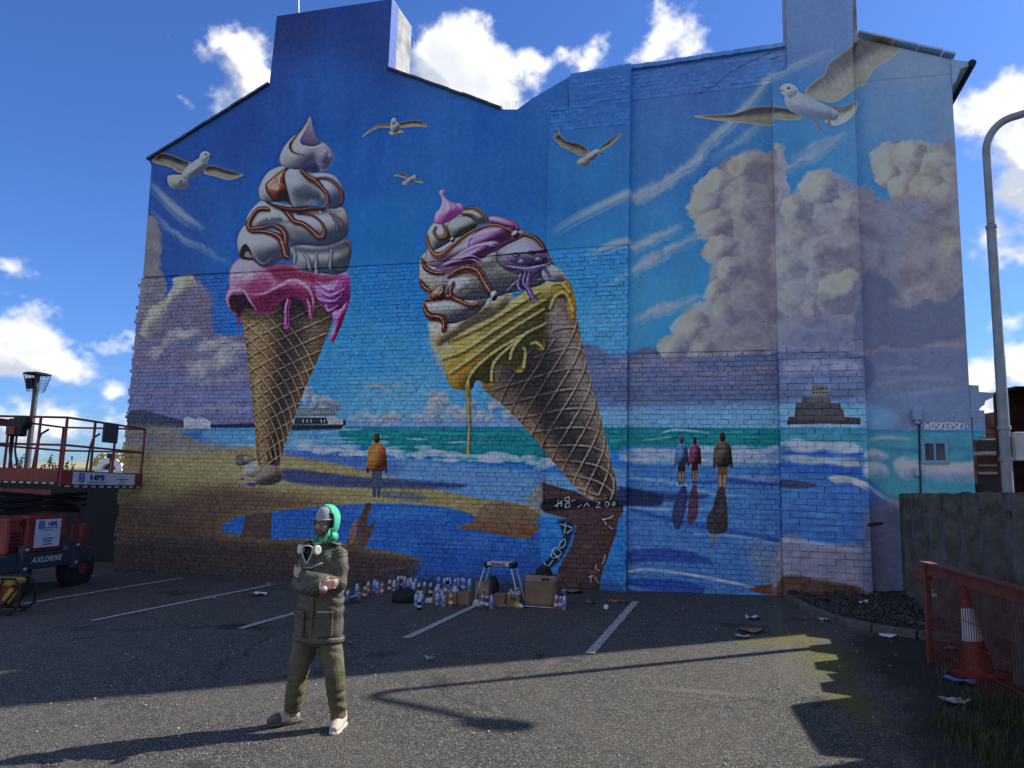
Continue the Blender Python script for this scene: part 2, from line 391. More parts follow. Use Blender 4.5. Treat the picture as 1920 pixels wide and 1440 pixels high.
def paint_mural():
    # --- sky
    IMG[:] = idw([(530, 30, (34, 48, 104)), (700, 60, (33, 58, 122)), (420, 230, (30, 68, 140)), (620, 180, (28, 74, 150)), (900, 260, (31, 84, 165)),
        (300, 330, (40, 74, 140)), (320, 440, (38, 72, 142)), (700, 300, (28, 80, 160)), (720, 430, (34, 104, 186)), (950, 330, (34, 88, 166)),
        (700, 540, (36, 108, 194)), (700, 650, (52, 128, 208)), (720, 760, (92, 152, 214)), (1100, 180, (50, 94, 168)), (1100, 330, (46, 108, 188)),
        (1100, 520, (50, 124, 206)), (1130, 600, (72, 140, 220)), (1300, 150, (66, 100, 172)), (1250, 300, (62, 110, 184)), (1250, 450, (56, 124, 204)),
        (1230, 600, (62, 136, 216)), (1530, 60, (98, 122, 192)), (1530, 200, (76, 126, 205)), (1500, 300, (64, 126, 206)), (1700, 120, (118, 140, 186)),
        (1700, 220, (92, 132, 192)), (1640, 380, (74, 126, 200)), (1780, 250, (110, 136, 180)), (560, 430, (34, 96, 178)), (420, 460, (36, 84, 164)), (1000, 740, (80, 140, 206))])
    IMG[:] += fbm(MH, MW, 160, 220, 5)[..., None] * C3((9, 8, 8))
    # streaky high cloud
    for p, w, a in (([(282, 345), (330, 395), (380, 430)], [4, 26, 4], .5), ([(280, 395), (340, 450), (430, 495)], [3, 12, 2], .4), ([(1036, 437), (1090, 405), (1180, 362)], [2, 9, 22], .75),
                    ([(1184, 372), (1260, 332), (1330, 268), (1400, 200), (1450, 140)], [26, 22, 24, 20, 8], .62), ([(1186, 380), (1240, 355), (1300, 320)], [10, 14, 6], .5),
                    ([(1100, 480), (1150, 460), (1182, 452)], [4, 14, 20], .7), ([(1182, 468), (1220, 448), (1278, 422)], [20, 22, 6], .75), ([(1184, 510), (1225, 482), (1320, 432)], [22, 24, 4], .75),
                    ([(1184, 600), (1230, 585), (1316, 550)], [5, 20, 5], .7), ([(1470, 320), (1530, 285), (1590, 250)], [24, 20, 3], .55), ([(1480, 300), (1530, 270), (1580, 252)], [6, 10, 2], .45),
                    ([(1130, 540), (1160, 525), (1180, 515)], [2, 6, 8], .4), ([(1420, 160), (1480, 130), (1560, 95)], [10, 14, 4], .45), ([(1330, 300), (1400, 250), (1450, 215)], [4, 14, 4], .35)):
        stroke(p, np.array(w) * .9, (150, 162, 178), 5, a * .75); stroke(np.array(p) + [0, -3], np.array(w) * .3, (186, 186, 180), 2, a * .7)
        for o_ in (-.4, .1, .5): stroke(np.array(p) + [0, o_ * max(w)], [.5, 3, .5], (176, 182, 186), 1, a * .4)
    # right-hand cumulus, four patches as the wall steps
    B, Hh, S = (142, 138, 146), (188, 178, 162), (104, 106, 124)
    def mass(pts, col, soft=2): fill(pts, col, soft, 1, True, 5)
    mass([(1460, 690), (1460, 320), (1420, 290), (1370, 290), (1320, 325), (1296, 365), (1300, 410), (1325, 430), (1318, 470), (1345, 495), (1322, 540), (1335, 575), (1290, 605), (1240, 650), (1236, 690)], (128, 124, 136))
    def lobes(items, base, hi, sh, ld=(-.85, -.4)):
        for x, y, r, kk in items:
            th = np.linspace(0, 6.283, 16, endpoint=False); q_ = np.random.RandomState(int(x * 7 + y)); j = 1 + q_.uniform(-.07, .07, 16)
            hh = tuple(b_ + (h_ - b_) * kk for b_, h_ in zip(base, hi)); s_ = tuple(b_ + (h_ - b_) * kk for b_, h_ in zip(base, sh))
            puff(np.stack([x + np.cos(th) * r * j * 1.1, y + np.sin(th) * r * j], 1), base, hh, s_, ld, soft=1 + r * .03, a=.82, grain=13)
    lobes([(1405, 345, 62, .4), (1400, 430, 66, .3), (1390, 520, 60, .3), (1400, 610, 70, .25), (1330, 620, 56, .5), (1395, 322, 36, .8), (1345, 350, 36, .9), (1322, 388, 32, 1), (1340, 425, 34, .8), (1395, 375, 40, .4), (1352, 470, 32, .9), (1368, 508, 26, .9), (1420, 470, 40, .25), (1342, 548, 24, 1), (1362, 578, 28, .8), (1415, 555, 46, .3), (1296, 618, 34, .9), (1262, 652, 26, 1), (1330, 645, 30, .5), (1385, 640, 36, .3)], (146, 137, 140), (206, 190, 160), (104, 102, 122))
    fill([(1330, 700), (1350, 560), (1400, 430), (1470, 380), (1470, 700)], (112, 110, 128), 26, .5)
    mass([(1452, 278), (1468, 278), (1470, 330), (1476, 370), (1456, 380), (1452, 380)], (150, 146, 158))
    mass([(1455, 700), (1455, 380), (1480, 364), (1500, 362), (1520, 330), (1545, 318), (1575, 335), (1590, 358), (1612, 355), (1618, 380), (1618, 700)], (136, 132, 146))
    lobes([(1548, 380, 60, .5), (1585, 450, 56, .25), (1510, 470, 60, .3), (1560, 540, 60, .2), (1492, 392, 30, .9), (1540, 352, 36, 1), (1592, 388, 28, .5), (1500, 440, 34, .5), (1482, 500, 30, .5), (1545, 470, 40, .3), (1490, 560, 34, .4)], (144, 137, 146), (200, 188, 164), (108, 106, 126))
    puff([(1536, 560), (1542, 530), (1565, 515), (1590, 505), (1612, 520), (1618, 560), (1600, 590), (1560, 590)], (124, 122, 138), (190, 182, 156), (104, 104, 124), soft=2)
    puff([(1498, 580), (1525, 560), (1540, 580), (1535, 610), (1505, 606)], (126, 120, 134), (160, 148, 150), (110, 106, 126), soft=3)
    fill([(1458, 640), (1500, 600), (1560, 600), (1618, 620), (1618, 700), (1458, 700)], (108, 112, 142), 14, .8)
    mass([(1616, 700), (1616, 385), (1640, 372), (1672, 372), (1640, 330), (1632, 312), (1650, 280), (1680, 262), (1705, 268), (1740, 285), (1795, 300), (1830, 700)], (128, 124, 138))
    lobes([(1720, 320, 56, .5), (1668, 302, 34, 1), (1706, 292, 32, .8), (1662, 332, 26, 1), (1756, 318, 34, .5), (1692, 352, 30, .9), (1785, 335, 28, .5), (1735, 350, 30, .7), (1768, 365, 28, .6)], (156, 148, 142), (202, 190, 164), (122, 116, 128))
    fill([(1700, 420), (1760, 360), (1815, 320), (1830, 560), (1760, 560), (1690, 540)], (136, 128, 136), 10, .8)
    fill([(1618, 420), (1660, 376), (1722, 376), (1730, 400), (1690, 450), (1680, 560), (1618, 560)], (122, 122, 142), 8, .7)
    puff([(1762, 430), (1780, 425), (1812, 470), (1812, 500), (1770, 505), (1755, 470)], (140, 132, 134), (170, 160, 142), (128, 122, 132), soft=6, a=.7)
    fill([(1616, 520), (1650, 515), (1676, 545), (1668, 560), (1700, 578), (1740, 560), (1757, 565), (1800, 540), (1830, 530), (1840, 670), (1616, 670)], (92, 98, 126), 3, .95)
    fill([(1616, 655), (1680, 652), (1760, 640), (1830, 630), (1830, 665), (1700, 675), (1616, 670)], (132, 122, 140), 3, .9)
    fill([(1616, 672), (1830, 662), (1845, 800), (1616, 800)], (92, 102, 138), 5, .9, True, 5, (104, 118, 152))
    for p in ([(1640, 722), (1720, 708), (1790, 712)], [(1660, 748), (1740, 735), (1815, 728)], [(1640, 690), (1700, 688), (1720, 690)]): stroke(p, [2, 7, 2], (128, 132, 164), 3, .6)
    # dark bank of cloud low on the right of the tilted cone, then pale strip over the horizon
    fill([(1060, 660), (1090, 645), (1120, 650), (1150, 668), (1180, 660), (1210, 652), (1232, 668), (1300, 672), (1460, 660), (1616, 664), (1616, 740), (1400, 770), (1060, 770)], (84, 92, 126), 4, .95, True, 7)
    fill([(1184, 668), (1210, 648), (1232, 655), (1240, 690), (1184, 690)], (86, 96, 130), 2)
    for p, w, c in (([(1180, 690), (1230, 680), (1330, 700), (1450, 690)], [20, 16, 12, 14], (124, 114, 132)), ([(1180, 712), (1300, 716), (1450, 720)], [10, 14, 10], (104, 100, 130)), ([(1110, 700), (1150, 690), (1180, 676)], [6, 18, 14], (118, 114, 140)),
                    ([(1370, 660), (1400, 648), (1452, 638)], [3, 7, 4], (168, 160, 160)), ([(1465, 690), (1540, 684), (1612, 690)], [30, 28, 26], (146, 144, 176)), ([(1465, 720), (1540, 722), (1612, 716)], [26, 26, 26], (104, 120, 164))):
        stroke(p, w, c, 5, .6)
    fill([(1000, 766), (1180, 762), (1620, 758), (1620, 806), (1000, 806)], (98, 146, 206), 6, .95, True, 6)
    # left bank of cloud
    fill([(282, 405), (300, 430), (305, 460), (300, 500), (306, 540), (290, 600), (250, 640), (262, 420)], (110, 108, 118), 2, 1, True, 6)
    fill([(225, 830), (250, 610), (300, 590), (340, 520), (362, 512), (380, 540), (396, 565), (392, 600), (400, 620), (440, 625), (470, 640), (480, 830)], (104, 98, 124), 3, 1, True, 8)
    puff([(262, 610), (275, 580), (300, 560), (318, 535), (328, 515), (348, 508), (360, 520), (352, 545), (330, 560), (312, 580), (300, 610), (270, 622)], (150, 140, 130), (172, 160, 140), (116, 106, 120), soft=2)
    fill([(300, 610), (330, 560), (365, 540), (392, 560), (392, 620), (360, 640), (320, 640)], (100, 96, 116), 6, .8)
    for x, y, r in ((330, 640, 24), (352, 632, 20), (300, 660, 20), (405, 655, 30), (440, 670, 28), (420, 690, 26), (375, 700, 26)):
        th = np.linspace(0, 6.283, 12, endpoint=False)
        puff(np.stack([x + np.cos(th) * r * 1.2, y + np.sin(th) * r * .85], 1), (120, 114, 134), (158, 150, 150), (92, 96, 128), soft=4, a=.8)
    fill([(230, 700), (300, 690), (380, 715), (475, 720), (475, 800), (225, 800)], (96, 100, 142), 12, .8, True, 8)
    for p, c in (([(350, 714), (410, 712), (470, 706)], (168, 158, 156)), ([(330, 738), (380, 742), (470, 738)], (110, 124, 160)), ([(320, 766), (400, 762), (465, 766)], (146, 144, 166)), ([(250, 740), (300, 735), (340, 745)], (122, 106, 142))): stroke(p, [3, 9, 3], c, 4, .6)
    # far cumulus along the horizon
    for x, y, rx, ry, s in ((600, 765, 40, 28, 1), (560, 745, 26, 26, 2), (690, 785, 46, 12, 3), (725, 782, 20, 14, 4), (830, 770, 44, 28, 5), (822, 752, 18, 18, 6), (865, 775, 26, 22, 8), (790, 785, 30, 14, 9), (900, 782, 40, 20, 10), (960, 770, 40, 24, 11)):
        cloud(x, y, rx, ry, (128, 138, 160), (176, 172, 160), (88, 104, 142), 12, 2, s)
    stroke([(668, 773), (690, 770), (706, 772)], [3, 7, 2], (178, 160, 140), 2, .8)
    fill([(560, 792), (700, 790), (1010, 786), (1010, 804), (560, 804)], (98, 128, 176), 4, .75)
    # break the soft edges of the painted clouds up into small billows
    a_ = np.clip(np.maximum(blur(np.pad(np.ones((430, 640), np.float32), ((245, MH - 675), (1010, MW - 1650))), 12), blur(np.pad(np.ones((400, 640), np.float32), ((400, MH - 800), (30, MW - 670))), 12)), 0, 1)
    for sc_, am_ in ((46, 9), (17, 5), (7, 2.2)):
        wx = fbm(MH, MW, sc_, sc_, 2) * am_ * a_; wy = fbm(MH, MW, sc_, sc_, 2) * am_ * a_
        yy, xx = np.mgrid[0:MH, 0:MW]; IMG[:] = IMG[np.clip(yy + wy, 0, MH - 1).astype(int), np.clip(xx + wx, 0, MW - 1).astype(int)]
    bil = np.abs(fbm(MH, MW, 40, 46, 4)) ; lum = np.clip((IMG[..., 0] - 92) / 50, 0, 1) * a_; IMG[:] += ((.15 - bil) * 52 * lum)[..., None] * C3((1, .95, .82))
    # --- sea, beach
    fill([(225, 800), (470, 801), (1000, 801), (1175, 802), (1460, 804), (1640, 807), (1850, 809), (1850, 1140), (190, 1140)], (40, 100, 180), 1, 1, False, 8)
    fill([(380, 802), (640, 802), (660, 840), (380, 840)], (84, 138, 190), 6, .9, False, 8)
    fill([(630, 802), (1175, 802), (1620, 806), (1640, 840), (1175, 838), (1060, 872), (900, 868), (760, 850), (640, 832)], (26, 112, 118), 2, .95, False, 9)
    for k in range(70):
        x = rs.uniform(640, 1640); y = rs.uniform(806, 842); l = rs.uniform(14, 60)
        stroke([(x, y), (x + l / 2, y - 1.5), (x + l, y)], [.5, 2, .5], (70, 156, 160) if k % 2 else (14, 84, 98), 1, .6)
    for p, w in (([(600, 812), (640, 806), (680, 805)], 3), ([(760, 823), (800, 824)], 3), ([(690, 816), (730, 820)], 2), ([(840, 830), (880, 828)], 3), ([(1240, 812), (1270, 806), (1330, 812)], 5), ([(1205, 825), (1260, 820)], 3)): stroke(p, [1, w, 1], (150, 186, 206), 1, .8)
    fill([(380, 848), (470, 846), (560, 842), (660, 852), (760, 860), (900, 872), (1060, 888), (1180, 880), (1180, 960), (900, 960), (640, 905), (420, 870)], (84, 124, 182), 4, 1, True, 8)
    fill([(520, 846), (640, 850), (720, 862), (760, 880), (700, 890), (560, 866)], (66, 90, 150), 5, .8)
    q = np.random.RandomState(3)
    for k in range(170):                                             # broken foam
        t = q.rand(); x = 560 + t * 520; y = 836 + t * 34 + q.normal(0, 5) + 10 * max(0, .3 - abs(t - .15))
        r = q.uniform(3, 9); th = np.linspace(0, 6.283, 8, endpoint=False)
        fill(np.stack([x + np.cos(th) * r * 2, y + np.sin(th) * r * .5], 1), (170, 186, 212), 1, .5)
    for k in range(60):
        x = q.uniform(1176, 1460); y = q.uniform(838, 872); fill([(x - 18, y), (x, y - 4), (x + 18, y), (x, y + 4)], (160, 172, 200), 1, .55)
    fill([(1176, 842), (1300, 840), (1466, 842), (1466, 872), (1300, 874), (1176, 868)], (142, 156, 188), 4, .6, True, 10)
    for k in range(50): x = q.uniform(420, 640); y = q.uniform(822, 846); stroke([(x, y), (x + 20, y - 1), (x + 44, y)], [1, 3, 1], (150, 178, 212), 1, .5)
    # sand
    fill([(190, 800), (300, 800), (400, 838), (480, 838), (560, 858), (640, 872), (720, 892), (830, 920), (900, 935), (1000, 948), (1010, 965), (960, 958), (900, 975), (860, 960), (760, 950), (640, 948), (520, 960), (440, 980), (420, 1000), (600, 1012), (700, 1028), (785, 1045), (792, 1062), (785, 1100), (180, 1100)], (134, 116, 84), 2, 1, True, 10)
    fill([(180, 1110), (190, 960), (300, 940), (420, 900), (520, 920), (640, 940), (520, 960), (440, 980), (420, 1000), (600, 1012), (700, 1030), (780, 1046), (788, 1062), (782, 1110)], (84, 66, 56), 14, .85, True, 9, (64, 46, 46))
    fill([(180, 1110), (200, 1020), (420, 1015), (600, 1022), (700, 1038), (782, 1056), (780, 1110)], (52, 44, 46), 10, .8)
    fill([(225, 800), (300, 805), (420, 832), (460, 850), (300, 850), (225, 830)], (104, 102, 120), 8, .7)
    fill([(300, 850), (420, 846), (560, 870), (700, 900), (640, 930), (440, 910), (300, 900)], (152, 134, 92), 12, .7, True, 8)
    fill([(240, 775), (262, 768), (300, 778), (345, 790), (345, 802), (236, 802)], (56, 62, 80), 1, .95)
    fill([(240, 800), (345, 800), (400, 806), (300, 812), (236, 815)], (118, 110, 104), 3, .8)
    fill([(343, 784), (350, 781), (366, 786), (372, 782), (382, 784), (394, 790), (395, 803), (343, 803)], (164, 166, 174), 0, 1, False)
    fill([(393, 796), (480, 793), (480, 802), (393, 802)], (44, 50, 70), 1, 1, False)
    for k in range(14): stroke([(397 + 6 * k, 800), (397 + 6 * k, 808)], 1, (54, 60, 84), 1, .6)
    # shadow of the cone on the sand and the strollers' shadows
    fill([(520, 884), (560, 880), (620, 888), (700, 896), (800, 902), (870, 908), (860, 915), (760, 916), (620, 912), (540, 904)], (52, 62, 98), 2, .9)
    fill([(705, 924), (760, 922), (800, 932), (780, 940), (720, 932)], (70, 80, 108), 2, .7)
    # puddle
    fill([(413, 992), (428, 978), (452, 968), (500, 962), (560, 954), (640, 948), (720, 944), (800, 948), (850, 955), (885, 966), (896, 976), (870, 984), (856, 990), (900, 994), (980, 1012), (1005, 1000), (1015, 1060), (1010, 1110), (784, 1110), (792, 1060), (782, 1046), (740, 1036), (690, 1028), (640, 1016), (600, 1006), (560, 1010), (505, 1012), (450, 1000)], (40, 82, 156), 1, 1, True, 8)
    fill([(800, 1020), (900, 1040), (1010, 1050), (1010, 1110), (790, 1110)], (32, 68, 138), 12, .7)
    fill([(640, 952), (740, 948), (830, 954), (860, 966), (700, 972)], (54, 106, 182), 8, .6)
    for k in range(26):
        x = q.uniform(650, 1000); y = q.uniform(965, 1085); l = q.uniform(20, 80); stroke([(x, y), (x + l, y + q.uniform(-2, 4))], [.5, 1.6, .5], (24, 62, 134) if k % 2 else (70, 126, 204), 1, .5)
    fill([(460, 966), (508, 960), (506, 1012), (450, 1008)], (72, 56, 50), 1, .95, False, 6)
    fill([(856, 990), (885, 978), (897, 955), (930, 940), (985, 950), (1012, 968), (1000, 978), (1012, 988), (1000, 1000), (988, 1010), (940, 1004), (900, 996)], (116, 98, 78), 1, 1, True, 9, (92, 62, 50))
    fill([(985, 938), (1005, 915), (1020, 905), (1020, 945), (1000, 945)], (120, 116, 104), 1, .9)
    # sea right of the breast
    fill([(1172, 870), (1300, 872), (1466, 876), (1466, 1120), (1172, 1112)], (62, 104, 170), 2, 1, False, 9)
    for p, w, c in (([(1172, 918), (1220, 930), (1300, 932), (1340, 926)], [14, 18, 10, 2], (36, 52, 96)), ([(1172, 950), (1230, 955), (1300, 955), (1360, 948)], [2, 4, 3, 1], (120, 160, 214)), ([(1180, 895), (1260, 905), (1330, 925), (1400, 928)], [3, 6, 5, 2], (110, 150, 212)),
                    ([(1300, 906), (1380, 902), (1460, 910)], [4, 9, 6], (42, 66, 124)), ([(1180, 955), (1260, 975), (1380, 1000), (1466, 1015)], [6, 10, 12, 10], (42, 72, 146)), ([(1300, 1000), (1380, 1005), (1466, 1022)], [2, 4, 3], (124, 156, 208)),
                    ([(1172, 1045), (1240, 1040), (1300, 1046), (1336, 1056)], [22, 26, 20, 4], (40, 64, 132)), ([(1175, 1090), (1260, 1100), (1320, 1110)], [10, 30, 20], (34, 62, 138)), ([(1360, 890), (1420, 898), (1466, 896)], [3, 8, 10], (104, 120, 168))): stroke(p, w, c, 2, .85)
    fill([(1400, 1010), (1440, 1030), (1470, 1030), (1470, 1110), (1420, 1090)], (110, 112, 138), 10, .7)
    stroke([(1174, 1072), (1210, 1068), (1270, 1074), (1340, 1086), (1420, 1104), (1466, 1124)], [3, 4, 4, 5, 4, 2], (164, 172, 184), 1, .95)
    fill([(1405, 1105), (1440, 1096), (1470, 1094), (1470, 1130), (1455, 1120)], (84, 62, 54), 1)
    fill([(1464, 806), (1620, 806), (1640, 1120), (1464, 1120)], (58, 98, 168), 2, 1, False, 8)
    fill([(1464, 806), (1622, 806), (1622, 845), (1464, 842)], (62, 130, 150), 3, .9, False, 9)
    for k in range(46):
        x = q.uniform(1466, 1600); y = 832 + (x - 1466) * .06 + q.normal(0, 5); fill([(x - 20, y), (x, y - 4), (x + 20, y + 1), (x, y + 5)], (164, 172, 196), 2, .5)
        y += 28; fill([(x - 24, y), (x, y - 3), (x + 24, y + 1), (x, y + 3)], (136, 150, 182) if k % 3 else (160, 158, 150), 1, .5)
    fill([(1464, 868), (1540, 872), (1622, 880), (1622, 890), (1540, 888), (1464, 884)], (48, 86, 170), 2, .9)
    fill([(1466, 900), (1500, 902), (1530, 910), (1510, 916), (1466, 914)], (54, 60, 92), 1, .9)
    puff([(1552, 895), (1575, 892), (1600, 896), (1622, 905), (1640, 925), (1612, 914), (1590, 905), (1565, 905)], (166, 164, 156), (190, 186, 166), (130, 140, 156), soft=1)
    for k in range(12): y = 940 + k * 7; stroke([(1470, y), (1540, y + 4), (1610, y + 9)], [1, 3, 1], (84, 132, 208) if k % 2 else (44, 86, 168), 2, .4)
    fill([(1464, 1010), (1540, 1020), (1640, 1034), (1640, 1140), (1464, 1140)], (118, 114, 138), 3, 1, True, 8)
    stroke([(1466, 1012), (1540, 1022), (1626, 1036)], [8, 8, 4], (132, 150, 190), 2, .8)
    fill([(1466, 1082), (1540, 1088), (1600, 1098), (1625, 1112), (1625, 1150), (1466, 1150)], (78, 56, 50), 3, .95, True, 7)
    # far right: rollers, window wall
    fill([(1617, 808), (1850, 811), (1850, 950), (1700, 960), (1617, 890)], (66, 128, 152), 2, 1, False, 8)
    for p, w, c in (([(1625, 826), (1660, 820), (1710, 824)], [2, 7, 1], (150, 168, 186)), ([(1640, 840), (1720, 845), (1840, 838)], [4, 10, 4], (54, 112, 140)), ([(1690, 858), (1740, 856), (1790, 858)], [1, 4, 1], (120, 168, 184))): stroke(p, w, c, 2, .8)
    for pts in ([(1622, 848), (1640, 842), (1664, 855), (1650, 862), (1622, 858)], [(1622, 868), (1650, 868), (1664, 880), (1660, 892), (1622, 892)], [(1674, 866), (1695, 855), (1700, 862), (1740, 862), (1800, 868), (1840, 864), (1842, 898), (1800, 902), (1760, 900), (1722, 892), (1700, 898), (1682, 888)],
                [(1640, 955), (1665, 940), (1690, 942), (1700, 958), (1660, 962)], [(1622, 905), (1650, 925), (1690, 950), (1660, 945), (1622, 915)]):
        puff(pts, (150, 156, 178), (172, 172, 184), (112, 132, 164), soft=3, grain=14)
    fill([(1622, 915), (1650, 932), (1662, 945), (1640, 960), (1622, 958)], (58, 96, 168), 3, .9)
    fill([(1622, 958), (1700, 962), (1700, 1140), (1625, 1140)], (88, 90, 118), 8, .95, True, 7)
    fill([(1628, 981), (1655, 979), (1650, 985), (1628, 988)], (40, 40, 54), 1, .9)
    # pier pavilion
    fill([(545, 783), (628, 781), (640, 786), (644, 803), (545, 803)], (150, 152, 152), 0, 1, False)
    fill([(556, 765), (622, 765), (628, 776), (626, 780), (552, 781)], (92, 98, 108), 0, 1, False)
    for k in range(17): stroke([(557 + 4 * k, 767), (556 + 4.1 * k, 778)], 1.2, (150, 156, 160), 0, .7)
    fill([(552, 783), (610, 783), (614, 795), (550, 796)], (48, 54, 66), 0, 1, False)
    for x in (567, 575, 582, 601, 607): stroke([(x, 786), (x, 793)], 1.6, (160, 162, 158))
    fill([(545, 796), (646, 796), (636, 805), (545, 807)], (40, 48, 62), 1, 1, False)
    fill([(642, 788), (647, 788), (647, 797), (642, 797)], (46, 52, 66), 0, 1, False)
    # stones at the cone foot
    puff([(440, 862), (446, 853), (470, 855), (482, 868), (460, 872), (442, 872)], (112, 104, 92), (140, 130, 110), (76, 72, 72), edge=(60, 56, 56))
    fill([(442, 855), (455, 854), (455, 871), (442, 871)], (94, 88, 78), 0, .9, False)
    puff([(452, 885), (465, 868), (490, 864), (500, 880), (490, 895), (462, 894)], (138, 130, 120), (166, 156, 140), (92, 88, 92), soft=1)
    # --- cone one
    def cone(poly, axis_top, axis_bot, ramp):
        r = pmask(cr(poly, 5)); x0, y0, m = r
        ys, xs = np.mgrid[0:m.shape[0], 0:m.shape[1]]; xs = xs + x0 + MX0; ys = ys + y0
        (lx, ly), (rx, ry) = axis_top; (bx, by) = axis_bot
        ax = np.array([bx - (lx + rx) / 2, by - (ly + ry) / 2]); L = np.linalg.norm(ax); ax /= L; pr = np.array([-ax[1], ax[0]])
        hw = np.hypot(rx - lx, ry - ly) / 2
        dx = xs - (lx + rx) / 2; dy = ys - (ly + ry) / 2
        v = (dx * ax[0] + dy * ax[1]) / L; u = -(dx * pr[0] + dy * pr[1]) / (hw * np.clip(1.0 - v * .82, .12, 1))
        u = np.clip(u, -1, 1)
        c = np.stack([np.interp(u, [r_[0] for r_ in ramp], [r_[1][i] for r_ in ramp]) for i in range(3)], -1)
        c = c + fbm(*m.shape, 16, 16, 5)[..., None] * 12 + fbm(*m.shape, 4, 4, 2)[..., None] * 7
        comp(x0, y0, m, c.astype(np.float32)); full = np.zeros((MH, MW), np.float32); full[y0:y0 + m.shape[0], x0:x0 + m.shape[1]] = m; CLIP[0] = full
    cone([(448, 560), (470, 548), (560, 560), (625, 565), (622, 600), (600, 660), (570, 730), (545, 800), (528, 850), (522, 872), (500, 882), (482, 866), (476, 800), (466, 700), (458, 630)], ((448, 575), (624, 575)), (504, 905),
         [(-1, (112, 86, 62)), (-.75, (142, 112, 80)), (-.4, (122, 90, 62)), (0, (66, 52, 46)), (.35, (72, 58, 52)), (.7, (98, 78, 66)), (1, (82, 66, 58))])
    def lattice(P, nA, nB, hi, dk, w, skip=None):
        for fam in (0, 1):
            for k in range(nA if fam == 0 else nB):
                pts = P(fam, k)
                if pts is None: continue
                pts = np.array(pts)
                stroke(pts + [1.2, 2.2], w * 1.2, dk, 1, .5); stroke(pts, w * .85, hi, 0, .7)
    def c1(fam, k):
        out = []
        for t in np.linspace(0, 1, 6):
            if fam == 0: yy = 560 + 34 * k + t * 62 * (1 - k * .05); u = -1 + 2 * t; yy = 590 + 27 * k - (t - .0) * 95 * (1 - k * .055)
            else: yy = 520 + 27 * k + t * 170 * (1 - k * .03); u = -1 + 2 * t
            lx = np.interp(yy, [560, 880], [450, 484]); rx = np.interp(yy, [560, 600, 880], [626, 620, 520])
            if yy < 556 or yy > 876: continue
            out.append((lx + (rx - lx) * (u * .5 + .5), yy))
        return out if len(out) > 2 else None
    lattice(c1, 14, 13, (166, 138, 104), (46, 34, 30), 3.2)
    CLIP[0] = None
    fill([(520, 560), (560, 575), (560, 700), (520, 830), (500, 850), (512, 720)], (40, 32, 34), 14, .45)
    fill([(448, 556), (620, 560), (615, 600), (560, 592), (500, 600), (456, 596)], (40, 30, 30), 7, .55)
    puff([(476, 905), (480, 885), (498, 872), (518, 876), (530, 892), (520, 905), (495, 910)], (96, 80, 70), (130, 112, 94), (60, 50, 50), soft=1)
    for x, y, r in ((453, 898, 5), (470, 908, 11)): fill([(x - r, y), (x, y - r * .35), (x + r, y), (x, y + r * .4)], (92, 66, 116))
    # --- soft serve one (bottom to top)
    D, DH, DK = (104, 52, 40), (214, 164, 142), (40, 20, 24)
    def crease(p, w=5, a=.6, c=(34, 28, 40)): stroke(p, [1, w, w, 1] if not hasattr(w, '__len__') else w, c, 2, a)
    def glint(p, w=2, a=.8, c=(226, 220, 216)): stroke(p, [.4, w, .4], c, 1, a)
    puff([(453, 486), (439, 493), (430, 511), (429, 531), (424, 547), (422, 562), (430, 580), (442, 592), (445, 612), (449, 612), (451, 592), (459, 575), (468, 572), (477, 583), (488, 590), (504, 587), (518, 576), (527, 563), (544, 558), (560, 560), (571, 572), (576, 590), (580, 600), (585, 594), (587, 571), (592, 563), (601, 569), (612, 583), (623, 586), (625, 607), (618, 630), (622, 644), (632, 625), (645, 594), (654, 562), (654, 534), (648, 513), (600, 500), (536, 495), (497, 498), (473, 487)], (156, 66, 104), (206, 118, 154), (92, 26, 62), edge=(84, 22, 56), gloss=26, grain=9)
    puff([(600, 512), (648, 510), (656, 540), (652, 565), (640, 588), (618, 584), (600, 566), (590, 540)], (144, 72, 136), (196, 130, 186), (84, 32, 84), soft=3, gloss=30)
    puff([(622, 586), (636, 580), (650, 566), (644, 596), (632, 626), (622, 643), (617, 632), (625, 608)], (142, 58, 122), (186, 104, 168), (92, 28, 76), gloss=20)
    puff([(453, 486), (440, 494), (431, 511), (430, 530), (444, 545), (470, 552), (495, 548), (512, 530), (500, 510), (480, 494)], (184, 104, 138), (216, 156, 178), (140, 58, 94), soft=3)
    fill([(497, 503), (536, 496), (563, 507), (600, 514), (640, 518), (610, 534), (560, 528), (522, 529), (507, 516)], (104, 26, 54), 4, .8)
    fill([(446, 552), (459, 551), (468, 570), (474, 580), (458, 578), (449, 592), (446, 610), (443, 590), (430, 576), (427, 562), (434, 552)], (40, 22, 32), 2, .9)
    stroke([(428, 575), (424, 560), (430, 548), (442, 543), (456, 546), (466, 562), (480, 582)], [2, 4, 5, 5, 4, 3, 1], (206, 132, 164), 1, .85); stroke([(470, 552), (490, 551), (518, 538), (540, 527), (554, 526), (572, 536), (583, 552), (586, 572), (581, 594)], [1, 3, 5, 6, 6, 5, 4, 3, 1], (210, 136, 172), 1, .85)
    stroke([(500, 582), (522, 564), (543, 552), (563, 552), (576, 567), (579, 590)], [2, 7, 8, 7, 5, 2], (112, 26, 62), 2, .85); fill([(528, 566), (545, 560), (560, 562), (572, 580), (575, 594), (560, 576), (545, 572), (530, 576)], (42, 22, 34), 2, .85)
    ribbon([(540, 562), (536, 580), (536, 600), (535, 612)], [18, 10, 11, 13], (146, 56, 112), (232, 170, 212), (72, 18, 54)); ribbon([(574, 560), (580, 576), (581, 592)], [8, 8, 6], (160, 64, 116), (236, 180, 214), (84, 22, 60))
